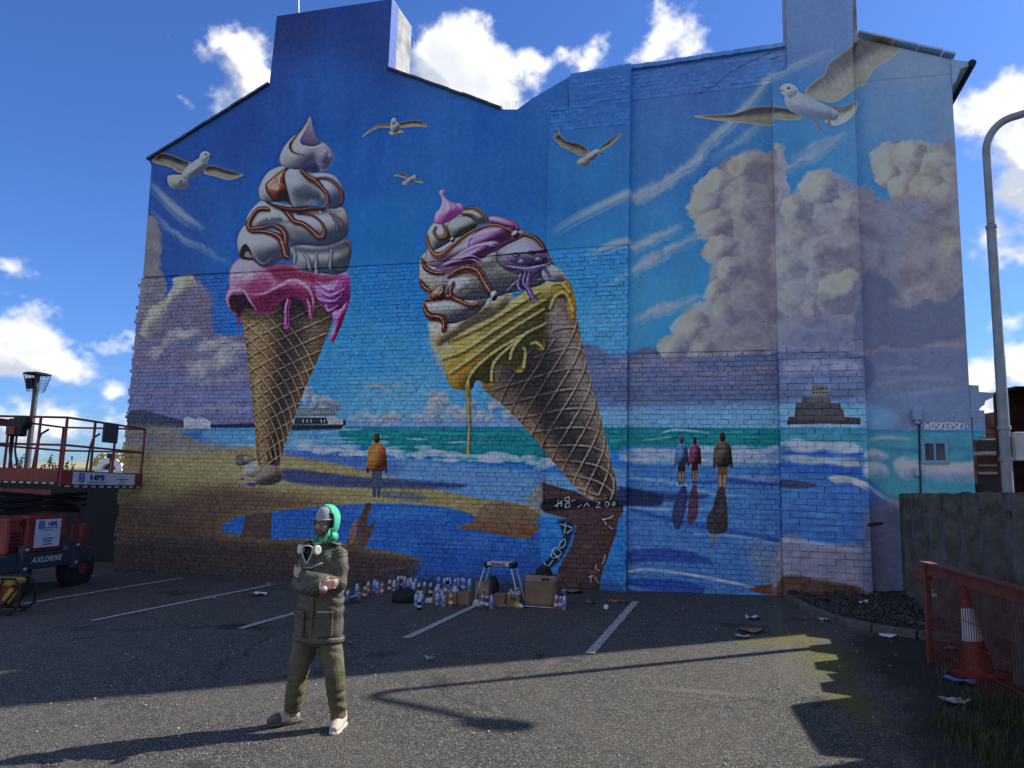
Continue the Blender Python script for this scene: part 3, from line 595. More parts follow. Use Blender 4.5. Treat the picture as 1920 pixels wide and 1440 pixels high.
    for p in ([(589, 552), (598, 561), (609, 563), (627, 563), (641, 549)], [(609, 570), (614, 582), (632, 572)], [(590, 524), (609, 540), (623, 540), (634, 524)], [(600, 545), (618, 554), (646, 540)]): crease(np.array(p) + [0, 4], [1, 5, 5, 1], .6, (84, 24, 80)); stroke(p, [.6, 2.6, 2.6, .6], (226, 166, 208), 1, .85)
    WB = dict(base=(134, 130, 128), hi=(182, 176, 168), sh=(58, 62, 80))
    puff([(543, 462), (600, 455), (650, 449), (658, 466), (656, 488), (650, 506), (627, 515), (590, 510), (565, 508), (554, 496), (548, 480)], edge=(44, 50, 76), gloss=14, **WB)
    fill([(545, 462), (600, 464), (650, 450), (656, 462), (630, 474), (590, 478), (556, 474)], (46, 46, 64), 4, .75); crease([(646, 450), (656, 470), (652, 495)], 4, .5)
    for p, w in (([(592, 474), (592, 496), (591, 512)], [5, 5, 7]), ([(621, 468), (619, 490), (618, 502)], [6, 4, 5]), ([(549, 468), (553, 480), (551, 493)], [7, 6, 5]), ([(566, 474), (576, 484), (580, 504)], [4, 5, 5])): ribbon(p, w, (136, 128, 138), (224, 216, 222), (56, 50, 66))
    puff([(462, 422), (450, 433), (444, 451), (446, 471), (451, 482), (455, 487), (471, 487), (486, 498), (497, 501), (511, 492), (522, 485), (540, 485), (544, 462), (536, 440), (518, 432), (491, 430)], edge=(50, 46, 56), gloss=20, **WB)
    fill([(450, 482), (449, 468), (459, 457), (470, 468), (474, 486), (462, 488)], (46, 34, 40), 1, .95); fill([(458, 481), (462, 472), (468, 474), (472, 484)], (128, 118, 108), 1, .9); stroke([(449, 474), (452, 462), (460, 456), (469, 464), (476, 484)], [1, 3, 3, 3, 1], (176, 168, 158), 1, .8)
    fill([(486, 498), (497, 500), (522, 482), (543, 476), (543, 486), (524, 490), (508, 502)], (88, 56, 70), 3, .8); crease([(474, 486), (488, 498), (500, 501), (524, 486), (544, 482)], [1, 3, 4, 3, 1], .6); glint([(476, 470), (484, 490), (496, 494), (510, 482)], 2, .4)
    puff([(462, 426), (464, 404), (482, 381), (498, 376), (540, 384), (608, 392), (641, 388), (652, 406), (654, 426), (648, 444), (627, 457), (600, 462), (563, 459), (542, 462), (536, 444), (527, 424), (500, 424), (471, 434)], edge=(46, 48, 66), gloss=24, **WB)
    fill([(540, 446), (563, 452), (600, 456), (630, 450), (652, 432), (648, 446), (627, 458), (600, 463), (563, 460), (543, 463)], (48, 50, 70), 3, .75); fill([(500, 384), (560, 390), (620, 392), (640, 396), (600, 404), (540, 402)], (44, 36, 42), 4, .65); fill([(530, 428), (580, 440), (600, 452), (560, 452), (536, 444)], (80, 82, 92), 6, .5)
    puff([(470, 424), (474, 408), (490, 396), (516, 396), (540, 408), (548, 420), (524, 418), (500, 420), (484, 426)], (146, 142, 136), (190, 184, 174), (86, 86, 94), soft=2); glint([(480, 402), (500, 394), (524, 398)], 2, .5)
    ribbon([(506, 395), (497, 392), (482, 395), (470, 411), (466, 424), (471, 430), (489, 428), (511, 422)], [5, 9, 8, 8, 9, 8, 6, 3], D, DH, DK); ribbon([(462, 428), (473, 435), (491, 435), (511, 439), (526, 448), (533, 466), (536, 480), (543, 484)], [3, 4, 5, 9, 13, 12, 9, 6], D, DH, DK); ribbon([(511, 422), (527, 430), (535, 442), (535, 458)], [5, 10, 10, 6], D, DH, DK)
    ribbon([(527, 388), (540, 401), (551, 415), (569, 421), (587, 435), (597, 445), (606, 443), (608, 430), (600, 415), (582, 403), (556, 399)], [9, 10, 9, 9, 8, 8, 6, 4, 3, 2.4, 1.5], D, DH, DK)
    for p in ([(625, 401), (639, 415), (641, 424)], [(618, 399), (630, 417), (632, 433)]): ribbon(p, [3, 3, 2], (96, 84, 100), (176, 170, 186), (46, 46, 62))
    puff([(607, 324), (628, 330), (642, 349), (646, 367), (642, 383), (632, 391), (619, 391), (600, 384), (585, 350), (575, 328)], (118, 124, 146), (170, 174, 186), (54, 60, 88), edge=(44, 50, 78), gloss=20)
    puff([(538, 313), (525, 312), (503, 322), (488, 344), (484, 361), (490, 376), (506, 380), (537, 378), (548, 384), (544, 340)], edge=(46, 50, 70), gloss=16, **WB)
    puff([(538, 315), (520, 325), (507, 336), (497, 346), (499, 360), (506, 370), (514, 378), (534, 378), (546, 386), (552, 392), (545, 372), (538, 350), (537, 328)], (96, 46, 38), (156, 88, 68), (44, 22, 26), edge=(34, 18, 22), gloss=40)
    puff([(506, 354), (514, 345), (528, 344), (535, 352), (535, 366), (524, 372), (512, 368)], (110, 50, 42), (176, 96, 76), (48, 22, 26), gloss=60); stroke([(505, 356), (505, 346), (513, 337)], [1, 3, 2], (178, 168, 158), 0, .9); stroke([(524, 345), (523, 335), (528, 326)], [1.5, 4, 1], (176, 166, 156), 0, .9)
    puff([(534, 325), (541, 317), (553, 312), (560, 317), (566, 325), (580, 339), (600, 353), (613, 367), (614, 382), (600, 385), (592, 381), (580, 386), (559, 393), (548, 386), (541, 367), (534, 339)], (128, 126, 128), (180, 178, 172), (58, 60, 78), edge=(40, 40, 54), gloss=10)
    fill([(546, 366), (552, 352), (570, 346), (590, 356), (602, 370), (580, 376), (560, 378)], (58, 60, 78), 6, .75); fill([(556, 382), (580, 376), (600, 376), (596, 381), (576, 386)], (150, 146, 140), 4, .6); glint([(538, 332), (546, 320), (556, 316)], 2, .6)
    ribbon([(564, 319), (580, 333), (592, 340), (605, 354), (614, 367), (615, 383)], [8, 12, 10, 6, 5, 3], D, DH, DK); ribbon([(590, 335), (612, 335), (628, 344), (639, 360), (641, 376), (634, 387)], [6, 5, 4, 3, 3, 2], D, DH, DK); stroke([(576, 322), (586, 330), (602, 331)], [1, 4, 1], (150, 148, 156), 1, .7)
    ribbon([(498, 379), (531, 391), (559, 394), (587, 391), (610, 393)], [2, 6, 10, 7, 2], (74, 36, 34), (150, 104, 92), DK)
    puff([(581, 217), (567, 242), (545, 260), (530, 279), (523, 300), (530, 312), (550, 318), (567, 317), (584, 310), (590, 309), (600, 322), (614, 318), (623, 298), (621, 283), (606, 267), (597, 265), (587, 242), (583, 222)], (140, 136, 138), (190, 184, 176), (66, 64, 88), edge=(52, 54, 78), gloss=18)
    puff([(592, 272), (610, 272), (621, 284), (622, 300), (612, 316), (600, 318), (592, 300)], (104, 98, 126), (150, 146, 166), (60, 58, 90), soft=4, a=.75)
    fill([(580, 222), (573, 242), (564, 260), (562, 268), (570, 273), (587, 275), (603, 269), (598, 265), (588, 246)], (140, 130, 150), 0, 1, True, 3, (74, 66, 92)); stroke([(561, 266), (569, 275), (587, 277), (605, 270)], [.6, 2.4, 2.6, 1], (206, 200, 202), 0, .9); stroke([(580, 224), (571, 244), (563, 258)], [.6, 2, 1], (190, 184, 178), 0, .8)
    stroke([(577, 227), (559, 251), (545, 271), (546, 282), (554, 288), (573, 292)], [.8, 3, 7, 5, 3, .8], (62, 42, 46), 1, .9); stroke([(579, 224), (562, 250), (549, 268), (549, 278), (560, 285)], [.6, 1.6, 2.4, 2, .6], (160, 136, 110), 0, .8); fill([(567, 317), (584, 309), (592, 308), (598, 320), (586, 324)], (46, 40, 52), 2, .85)
    for x, y in ((609, 283), (617, 291), (600, 398), (505, 410), (528, 455), (477, 455), (470, 452), (640, 400)): fill([(x - 1.6, y), (x, y - 1.6), (x + 1.6, y), (x, y + 1.6)], (226, 226, 230), 1, .9)
    # --- cone two (leaning)
    cone([(902, 726), (915, 695), (950, 670), (1000, 620), (1024, 575), (1046, 550), (1070, 560), (1082, 600), (1095, 660), (1110, 720), (1130, 800), (1145, 860), (1160, 930), (1158, 945), (1120, 946), (1090, 925), (1040, 870), (990, 810), (945, 762)], ((905, 728), (1078, 590)), (1190, 1010),
         [(-1, (112, 92, 76)), (-.72, (124, 100, 80)), (-.4, (66, 54, 52)), (-.1, (52, 44, 46)), (.3, (78, 66, 64)), (.65, (122, 106, 98)), (1, (96, 80, 74))])
    A0, A1 = np.array((905., 728.)), np.array((1079., 580.)); B0, B1 = np.array((1098., 945.)), np.array((1160., 940.))
    def c2(fam, k):
        out = []
        for t in np.linspace(0, 1, 7):
            v = (-.35 + .112 * k + t * .36) if fam == 0 else (.0 + .105 * k - t * .36 + .08)
            if v < .0 or v > 1: continue
            l = A0 + (B0 - A0) * v; r = A1 + (B1 - A1) * v; l = l + np.array([-14, 12]) * math.sin(v * 3.1) * .6
            out.append(l + (r - l) * (t * t * (3 - 2 * t)))
        return out if len(out) > 2 else None
    lattice(c2, 13, 13, (150, 128, 112), (36, 28, 30), 4.2)
    CLIP[0] = None
    fill([(920, 715), (1000, 640), (1040, 650), (1050, 760), (1090, 880), (1060, 880), (1000, 790)], (34, 28, 34), 14, .5)
    fill([(1022, 560), (1027, 560), (1022, 900), (1018, 880)], (30, 26, 34), 2, .35)
    # yellow skirt
    Y = dict(base=(150, 112, 46), hi=(204, 166, 92), sh=(56, 48, 24))
    puff([(815, 640), (830, 625), (900, 600), (960, 560), (1010, 530), (1040, 515), (1065, 525), (1078, 560), (1080, 585), (1072, 600), (1062, 580), (1055, 560), (1040, 560), (1030, 585), (1020, 590), (1022, 640), (1018, 658), (1005, 655), (998, 645), (986, 660), (984, 690), (972, 700), (955, 690), (935, 682), (925, 690), (926, 718), (918, 724), (900, 715), (890, 715), (884, 730), (870, 732), (850, 728), (838, 712), (832, 690), (830, 676)], edge=(70, 54, 24), gloss=30, **Y)
    fill([(1022, 590), (1024, 560), (960, 590), (900, 640), (930, 680), (970, 690), (985, 655), (1015, 650)], (62, 58, 30), 8, .6)
    fill([(960, 570), (1024, 535), (1024, 585), (960, 630), (900, 650), (900, 610)], (84, 74, 36), 9, .6)
    fill([(815, 640), (870, 625), (910, 650), (880, 700), (838, 705)], (184, 122, 48), 9, .6); fill([(806, 630), (840, 620), (850, 650), (830, 690), (815, 660)], (206, 182, 130), 8, .6)
    for p, w in (([(825, 672), (870, 655), (930, 615), (1000, 572), (1024, 560)], [3, 5, 6, 6, 3]), ([(840, 700), (880, 672), (940, 628), (1020, 578)], [3, 6, 5, 3]), ([(872, 725), (890, 690), (940, 650), (1024, 605)], [2, 5, 5, 3]), ([(920, 715), (925, 680), (960, 645), (1000, 615)], [4, 5, 4, 2]),
                 ([(955, 675), (962, 650), (990, 620)], [4, 5, 2]), ([(1018, 655), (1005, 642), (992, 645)], [4, 5, 2]), ([(980, 690), (984, 660), (978, 650)], [6, 4, 2]), ([(835, 640), (900, 610), (960, 575), (1010, 545)], [4, 7, 6, 3]), ([(1030, 580), (1040, 556), (1060, 550), (1074, 585)], [4, 5, 5, 6]), ([(1030, 535), (1050, 530), (1068, 550)], [3, 5, 4])):
        pp = np.array(p); stroke(pp + [2, 4], np.array(w) * 1.4, (62, 50, 22), 2, .7); stroke(pp, w, (206, 176, 104), 1, .8)
    ribbon([(876, 715), (877, 750), (878, 800), (877, 835), (876, 850)], [11, 6, 4, 5, 8], (170, 138, 76), (220, 200, 150), (70, 60, 50)); ribbon([(872, 722), (874, 740), (873, 746)], [6, 3, 3], (166, 130, 62), (210, 180, 120), (80, 64, 40))
    # cream body two
    W2 = dict(base=(140, 132, 122), hi=(188, 180, 166), sh=(62, 58, 66))
    puff([(806, 600), (804, 625), (812, 655), (832, 645), (880, 615), (930, 590), (960, 560), (940, 540), (880, 560), (840, 600)], edge=None, base=(158, 140, 108), hi=(206, 190, 156), sh=(84, 70, 56), soft=2)
    puff([(792, 575), (796, 562), (830, 550), (880, 545), (912, 560), (890, 590), (850, 606), (822, 603), (804, 592)], edge=(52, 34, 34), gloss=20, **W2)
    puff([(784, 510), (790, 480), (820, 465), (900, 470), (960, 480), (1000, 500), (1030, 520), (1010, 535), (960, 548), (900, 562), (850, 562), (810, 560), (796, 545), (786, 530)], edge=(48, 42, 52), gloss=16, **W2)
    puff([(838, 530), (852, 520), (878, 522), (882, 536), (870, 552), (850, 552)], (158, 150, 136), (196, 188, 172), (96, 88, 84), soft=2)
    puff([(960, 450), (985, 436), (1015, 450), (1030, 480), (1040, 510), (1000, 522), (940, 502), (930, 475)], (108, 102, 114), (150, 148, 150), (56, 52, 68), edge=(44, 38, 50))
    puff([(1022, 495), (1050, 505), (1062, 525), (1040, 530), (1016, 520)], (138, 136, 136), (176, 174, 166), (84, 80, 92))
    fill([(900, 500), (960, 488), (1010, 512), (960, 540), (910, 552), (900, 530)], (64, 62, 68), 9, .65)
    puff([(800, 470), (808, 440), (850, 445), (900, 430), (950, 420), (985, 440), (950, 460), (900, 485), (850, 500), (810, 500), (796, 490)], (138, 120, 128), (192, 174, 178), (78, 46, 72), edge=(60, 38, 46), gloss=20)
    PK = dict(base=(126, 68, 118), hi=(182, 124, 170), sh=(64, 26, 62))
    puff([(880, 450), (900, 430), (940, 412), (965, 415), (972, 430), (950, 450), (910, 465), (880, 470)], gloss=36, edge=(58, 30, 60), **PK)
    puff([(910, 410), (930, 405), (960, 415), (976, 432), (960, 432), (930, 424)], gloss=24, edge=(58, 30, 60), **PK)
    puff([(846, 484), (880, 462), (920, 452), (936, 456), (922, 470), (902, 480), (890, 492), (850, 498), (815, 504)], gloss=44, edge=(58, 24, 56), **PK)
    fill([(815, 506), (870, 490), (906, 480), (890, 500), (840, 516)], (86, 36, 76), 4, .8); fill([(842, 516), (880, 500), (920, 486), (936, 470), (930, 496), (880, 512)], (58, 48, 58), 5, .7)
    for p in ([(860, 476), (890, 462), (930, 456)], [(836, 494), (880, 480), (904, 488)], [(890, 448), (930, 430), (962, 428)], [(824, 474), (870, 450), (924, 430)], [(870, 470), (900, 458), (928, 462)], [(850, 490), (884, 486), (898, 494)]): stroke(p, [.6, 2, .6], (222, 182, 212), 0, .8); crease(np.array(p) + [1, 4], [1, 3, 1], .5, (54, 20, 54))
    puff([(800, 440), (806, 425), (820, 415), (870, 400), (895, 415), (880, 435), (850, 450), (830, 462), (812, 470), (802, 460)], (138, 132, 122), (192, 184, 168), (58, 56, 62), edge=(66, 42, 38), gloss=18)
    puff([(838, 420), (860, 405), (890, 408), (896, 420), (880, 438), (850, 446), (842, 438)], (122, 114, 104), (178, 172, 158), (48, 46, 48), edge=(44, 36, 38))
    puff([(860, 400), (870, 390), (892, 388), (910, 400), (916, 415), (895, 420), (880, 408)], (134, 134, 136), (184, 182, 174), (60, 60, 74), edge=(48, 42, 42))
    ribbon([(862, 394), (885, 390), (905, 402), (912, 416)], [3, 4, 3.5, 2], (96, 72, 64), (180, 160, 140), DK); ribbon([(866, 402), (884, 404), (896, 416)], [2, 3, 2], (96, 72, 64), (180, 160, 140), DK)
    ribbon([(818, 425), (813, 435), (822, 446), (836, 442), (833, 426), (828, 420)], [3, 4, 4, 5, 5, 3], (126, 72, 50), (214, 170, 138), DK)
    ribbon([(800, 440), (802, 456), (811, 474), (820, 479), (831, 475), (848, 461), (878, 438), (907, 425), (932, 423), (960, 434)], [3, 4, 7, 11, 9, 5, 4, 4, 4, 3], (132, 76, 52), (220, 176, 144), DK)
    ribbon([(790, 484), (797, 502), (813, 511), (832, 513)], [5, 9, 8, 3], D, DH, DK); ribbon([(786, 524), (795, 538), (808, 548)], [4, 9, 4], D, DH, DK)
    ribbon([(838, 521), (856, 508), (878, 503), (896, 510), (907, 528), (918, 546), (924, 553)], [4, 11, 17, 15, 11, 8, 8], (108, 60, 44), DH, DK); puff([(920, 548), (928, 545), (932, 556), (926, 564), (919, 560)], (96, 86, 94), (206, 200, 206), (44, 36, 46), gloss=60)
    ribbon([(794, 564), (817, 560), (842, 556), (860, 564), (882, 573), (897, 569)], [4, 8, 13, 9, 5, 7], (112, 58, 40), DH, DK); puff([(805, 558), (814, 540), (824, 534), (834, 536), (832, 548), (836, 558), (824, 562)], (112, 56, 38), (176, 110, 84), (54, 28, 24), edge=DK, gloss=40); stroke([(820, 554), (828, 544), (826, 540)], [1, 2.5, 1], (176, 164, 150), 0, .9); ribbon([(844, 556), (844, 542), (850, 530)], [9, 7, 6], (112, 58, 40), DH, DK)
    ribbon([(794, 568), (797, 582), (806, 593), (824, 596), (832, 606), (831, 620)], [4, 7, 13, 15, 9, 10], (104, 54, 38), DH, DK)
    ribbon([(976, 440), (1000, 445), (1015, 460), (1024, 478)], [5, 6, 5, 3], (88, 54, 46), DH, DK)
    for x, y, r in ((848, 450, 5), (966, 440, 8)): puff([(x - r, y), (x, y - r), (x + r, y), (x, y + r)], (70, 42, 38), (206, 176, 148), (26, 16, 18), gloss=80)
    LV = ((108, 82, 132), (206, 186, 226), (40, 28, 56))
    puff([(945, 478), (960, 462), (990, 456), (1018, 468), (1030, 490), (1010, 500), (980, 496), (955, 492)], (104, 84, 122), (160, 142, 178), (52, 40, 66), soft=1, gloss=30)
    for x, y in ((996, 474), (966, 478), (1008, 486), (976, 490)): puff([(x - 8, y), (x, y - 5), (x + 8, y + 1), (x, y + 5)], (116, 120, 126), (156, 160, 162), (64, 66, 76), edge=(50, 36, 64))
    for p, w in (([(1006, 506), (970, 526), (950, 545)], [9, 6, 2]), ([(992, 508), (988, 536), (1000, 562)], [12, 8, 10]), ([(976, 512), (970, 534), (976, 545)], [8, 6, 6]), ([(1016, 500), (1024, 508), (1030, 520)], [6, 4, 3]), ([(945, 498), (985, 504), (1010, 500), (1032, 494)], [4, 9, 8, 3]), ([(984, 510), (980, 528), (986, 540)], [6, 5, 4])): ribbon(p, w, *LV)
    # pink tip
    puff([(813, 415), (816, 400), (824, 390), (828, 376), (822, 362), (827, 356), (838, 356), (832, 362), (836, 372), (850, 380), (865, 382), (868, 396), (850, 410), (832, 420), (818, 420)], (172, 100, 156), (218, 160, 202), (116, 52, 108), edge=(96, 44, 96), gloss=30)
    for p in ([(830, 364), (834, 380), (830, 400), (822, 412)], [(834, 374), (846, 386), (842, 404)], [(838, 376), (856, 388), (852, 402)]): stroke(p, [1, 2, 1], (136, 66, 124), 1, .7)
    # --- base of cone two, reflection, old tags showing through
    fill([(1018, 960), (1016, 904), (1040, 912), (1080, 922), (1095, 930), (1120, 946), (1160, 945), (1166, 940), (1168, 960), (1158, 975), (1155, 1000), (1140, 1040), (1128, 1075), (1122, 1110), (1036, 1110), (1045, 1070), (1072, 1020), (1080, 985), (1060, 972)], (66, 48, 50), 1, 1, False, 7)
    fill([(1020, 938), (1060, 934), (1100, 940), (1165, 938), (1168, 950), (1100, 952), (1020, 958)], (24, 24, 34), 2, .9)
    fill([(1046, 976), (1075, 980), (1070, 1010), (1050, 1050), (1018, 1072), (1010, 1064), (1040, 1035), (1056, 1005)], (26, 32, 44), 2, .85)
    fill([(1160, 912), (1175, 916), (1235, 928), (1235, 948), (1160, 944)], (34, 40, 74), 2, .9)
    for p in ([(1038, 950), (1054, 940)], [(1046, 936), (1044, 952)], [(1052, 938), (1052, 950)], [(1046, 944), (1054, 945)], [(1058, 935), (1066, 932), (1066, 940), (1058, 938), (1058, 935)], [(1060, 946), (1066, 942), (1067, 950), (1059, 951), (1060, 946)], [(1070, 940), (1078, 937)], [(1082, 952), (1090, 946)], [(1094, 950), (1100, 944), (1104, 950)], [(1118, 942), (1124, 943), (1117, 951), (1125, 951)],
              [(1133, 945), (1137, 941), (1142, 945), (1137, 950), (1133, 945)], [(1148, 943), (1151, 941), (1152, 946), (1148, 948), (1148, 943)], [(1048, 982), (1072, 990), (1062, 1000)], [(1060, 980), (1058, 1000)], [(1048, 1020), (1058, 1010), (1058, 1022), (1050, 1028), (1048, 1020)], [(1032, 1042), (1040, 1026), (1052, 1038), (1038, 1046), (1032, 1042)], [(1034, 1034), (1048, 1048)],
              [(1018, 1052), (1026, 1062), (1036, 1050)], [(1124, 1070), (1116, 1066), (1118, 1058)], [(1108, 1078), (1106, 1094)], [(1102, 1082), (1112, 1080)], [(1114, 1082), (1122, 1094)], [(1142, 972), (1150, 966)], [(1130, 972), (1136, 984)], [(1140, 986), (1148, 992)], [(1132, 1050), (1134, 1040)], [(1128, 1058), (1132, 1050)], [(1128, 975), (1146, 970)]):
        stroke(p, 1.8, (150, 168, 172), 0, .8)
    # --- strollers
    def walker(x, y0, y1, coat, leg, skin=None, head=(40, 30, 30), w=1.0, back=None):
        h = y1 - y0
        X = lambda u, v: (x + u * h * w, y0 + v * h)
        fill([X(-.06, 1), X(-.07, .62), X(0, .6), X(-.01, 1)], leg); fill([X(.01, 1), X(0, .6), X(.075, .62), X(.05, 1)], leg)
        if skin: fill([X(-.055, .97), X(-.06, .78), X(-.015, .78), X(-.015, .97)], skin); fill([X(.012, .97), X(.01, .78), X(.055, .78), X(.045, .97)], skin)
        puff([X(-.06, .17), X(0, .14), X(.06, .17), X(.125, .25), X(.15, .45), X(.155, .58), X(.11, .58), X(.095, .62), X(-.09, .62), X(-.1, .58), X(-.15, .58), X(-.145, .42), X(-.115, .25)], coat, tuple(c * 1.35 for c in coat), tuple(c * .5 for c in coat), grain=9)
        if back: fill([X(-.07, .22), X(.07, .22), X(.075, .45), X(-.07, .45)], back, 1, .8)
        puff([X(-.045, .11), X(-.04, .03), X(0, 0), X(.042, .03), X(.045, .11), X(.02, .16), X(-.02, .16)], head, tuple(c * 1.3 for c in head), tuple(c * .6 for c in head), grain=3)
        fill([X(-.15, .57), X(-.115, .57), X(-.12, .64), X(-.145, .64)], head, 0, .9); fill([X(.12, .57), X(.155, .57), X(.15, .64), X(.125, .64)], head, 0, .9)
    walker(705, 812, 928, (142, 78, 42), (62, 70, 88), None, (58, 46, 42), 1.1)
    walker(1277, 818, 905, (60, 84, 128), (40, 42, 56), (120, 98, 84), (74, 56, 46), 1.0); walker(1302, 820, 903, (84, 48, 70), (44, 34, 42), (120, 96, 80), (50, 36, 38), .95)
    walker(1354, 811, 915, (62, 58, 56), (92, 66, 56), (126, 100, 82), (52, 36, 34), 1.15)
    for pts, c in (([(696, 946), (686, 945), (674, 968), (668, 985), (668, 1005), (654, 1006), (652, 1025), (680, 1028), (692, 1010), (702, 975), (694, 985), (686, 985), (690, 965)], (80, 58, 46)), ([(1276, 915), (1286, 915), (1286, 950), (1274, 990), (1264, 988), (1260, 960)], (46, 50, 82)), ([(1296, 915), (1306, 915), (1308, 962), (1296, 982), (1288, 970)], (70, 44, 60)), ([(1345, 918), (1358, 918), (1364, 985), (1352, 1000), (1330, 1000), (1324, 975), (1336, 950)], (52, 44, 48)), ([(1330, 1003), (1342, 1003), (1342, 1022), (1334, 1026)], (92, 96, 124))): fill(pts, c, 1, .9, True, 8)
    fill([(656, 990), (668, 975), (664, 1010), (654, 1022)], (134, 84, 56), 1, .8)
    # sea fort on the breast
    fill([(1478, 782), (1518, 782), (1520, 768), (1580, 768), (1582, 782), (1612, 784), (1612, 796), (1474, 796)], (66, 66, 76), 0, 1, False, 6)
    fill([(1492, 756), (1575, 756), (1578, 786), (1488, 786)], (72, 70, 80), 0, 1, False, 7); fill([(1502, 745), (1556, 745), (1556, 757), (1502, 757)], (82, 78, 84), 0, 1, False)
    fill([(1521, 722), (1550, 722), (1550, 745), (1521, 745)], (104, 100, 104), 0, 1, False)
    for x in range(1524, 1550, 6):
        for y in (727, 735): fill([(x, y), (x + 2.5, y), (x + 2.5, y + 3), (x, y + 3)], (48, 48, 60), 0, 1, False)
    stroke([(1474, 800), (1540, 796), (1612, 800)], 2, (160, 176, 200), 1, .7)
    # --- gulls
    def gull_s(body, wings, tail, hd, beak, k=1):
        for wq in wings: puff(wq, (82, 80, 82), (116, 110, 104), (44, 44, 52), edge=(150, 144, 134), grain=12, ld=(.2, .9))
        puff(tail, (124, 126, 126), (156, 154, 150), (82, 84, 92), grain=8); puff(body, (112, 120, 128), (150, 154, 158), (70, 78, 92), grain=4)
        puff(hd, (130, 136, 140), (162, 166, 166), (92, 100, 110), grain=3); stroke(beak, [2.2 * k, 1], (70, 54, 50))
    gull_s([(340, 330), (352, 312), (372, 298), (388, 298), (386, 316), (368, 330), (350, 338)], [[(286, 302), (300, 288), (320, 290), (348, 302), (358, 306), (340, 325), (318, 314), (296, 308)], [(384, 314), (400, 310), (425, 318), (456, 328), (430, 338), (405, 332), (384, 326)]], [(345, 330), (352, 340), (350, 352), (335, 356), (318, 350), (314, 332), (328, 328)], [(374, 300), (376, 288), (386, 284), (394, 290), (390, 302), (380, 306)], [(392, 293), (401, 295)])
    stroke([(341, 338), (337, 346)], 2, (50, 50, 56)); fill([(384, 290), (386, 288), (388, 290), (386, 292)], (20, 20, 24))
    gull_s([(731, 236), (738, 226), (746, 230), (750, 240), (744, 250), (734, 248)], [[(678, 258), (692, 244), (710, 234), (732, 232), (732, 240), (712, 240), (694, 248)], [(746, 232), (770, 226), (790, 228), (801, 238), (780, 238), (748, 240)]], [(730, 247), (752, 245), (757, 250), (744, 255), (732, 254)], [(732, 228), (737, 221), (743, 225), (741, 232), (735, 233)], [(738, 231), (737, 235)])
    gull_s([(756, 344), (766, 334), (776, 330), (778, 336), (768, 344), (760, 346)], [[(737, 330), (755, 325), (766, 332), (764, 338), (750, 332)], [(774, 334), (788, 338), (793, 344), (778, 341)]], [(756, 340), (764, 342), (762, 348), (754, 346)], [(772, 332), (776, 328), (780, 332), (776, 336)], [(779, 331), (783, 332)], .6)
    gull_s([(1094, 298), (1105, 286), (1120, 280), (1124, 288), (1112, 300), (1100, 304)], [[(1046, 240), (1052, 256), (1066, 266), (1086, 270), (1104, 284), (1092, 294), (1070, 284), (1050, 274), (1037, 258), (1042, 256), (1036, 250), (1046, 254)], [(1118, 282), (1136, 268), (1158, 252), (1162, 256), (1144, 274), (1126, 284)]], [(1084, 300), (1098, 294), (1106, 302), (1100, 312), (1082, 308)], [(1112, 286), (1118, 280), (1126, 284), (1122, 290)], [(1125, 288), (1131, 290)])
    puff([(1300, 219), (1330, 216), (1376, 213), (1410, 202), (1450, 200), (1495, 208), (1500, 224), (1470, 226), (1448, 224), (1448, 237), (1400, 232), (1340, 226)], (100, 97, 100), (126, 120, 116), (72, 72, 82), edge=(178, 170, 158), ld=(.1, .9), soft=0, grain=10)
    puff([(1508, 176), (1530, 150), (1545, 140), (1552, 120), (1580, 98), (1604, 80), (1612, 72), (1660, 76), (1686, 92), (1672, 110), (1640, 130), (1618, 162), (1608, 164), (1570, 190), (1548, 192)], (124, 121, 121), (148, 142, 134), (98, 98, 106), edge=(176, 168, 156), ld=(.2, .9), grain=10)
    for k in range(12): stroke([(1545 + k * 10, 186 - k * 7.5), (1530 + k * 11, 150 - k * 5.5)], [2, .5], (168, 160, 148), 1, .5)
    puff([(1545, 225), (1560, 200), (1580, 202), (1606, 190), (1602, 214), (1580, 232), (1560, 236)], (156, 148, 142), (196, 186, 166), (112, 108, 112), ld=(.1, .9), grain=8)
    for k in range(9): stroke([(1562, 214), (1604 - k * 4.5, 194 + k * 4.6)], [.6, 1.6], (100, 96, 100), 0, .6)
    puff([(1470, 190), (1474, 176), (1492, 172), (1520, 184), (1552, 200), (1572, 212), (1566, 226), (1545, 226), (1520, 222), (1496, 216), (1478, 206)], (124, 138, 162), (162, 172, 184), (98, 108, 130), grain=3)
    puff([(1462, 170), (1466, 160), (1480, 157), (1492, 164), (1496, 174), (1484, 184), (1472, 182)], (166, 172, 180), (190, 194, 196), (120, 132, 150), grain=3)
    stroke([(1468, 170), (1452, 173)], [4, 1.5], (128, 108, 104)); fill([(1475, 166), (1478, 164), (1481, 166), (1478, 168)], (36, 40, 48))
    stroke([(1525, 224), (1534, 236), (1541, 246)], [4, 3, 5], (126, 104, 100)); stroke([(1552, 224), (1555, 236)], [5, 6], (132, 110, 104))
    for p in ([(700, 726), (676, 722)], [(650, 656), (643, 655), (636, 659)]): stroke(p, [1, 2, 1], (150, 170, 200), 1, .6)
    stroke([(684, 724), (705, 722), (722, 732)], [2, 5, 3], (150, 150, 150), 1, .9); stroke([(722, 732), (742, 721), (756, 719)], [3, 5, 2], (140, 142, 146), 1, .9)
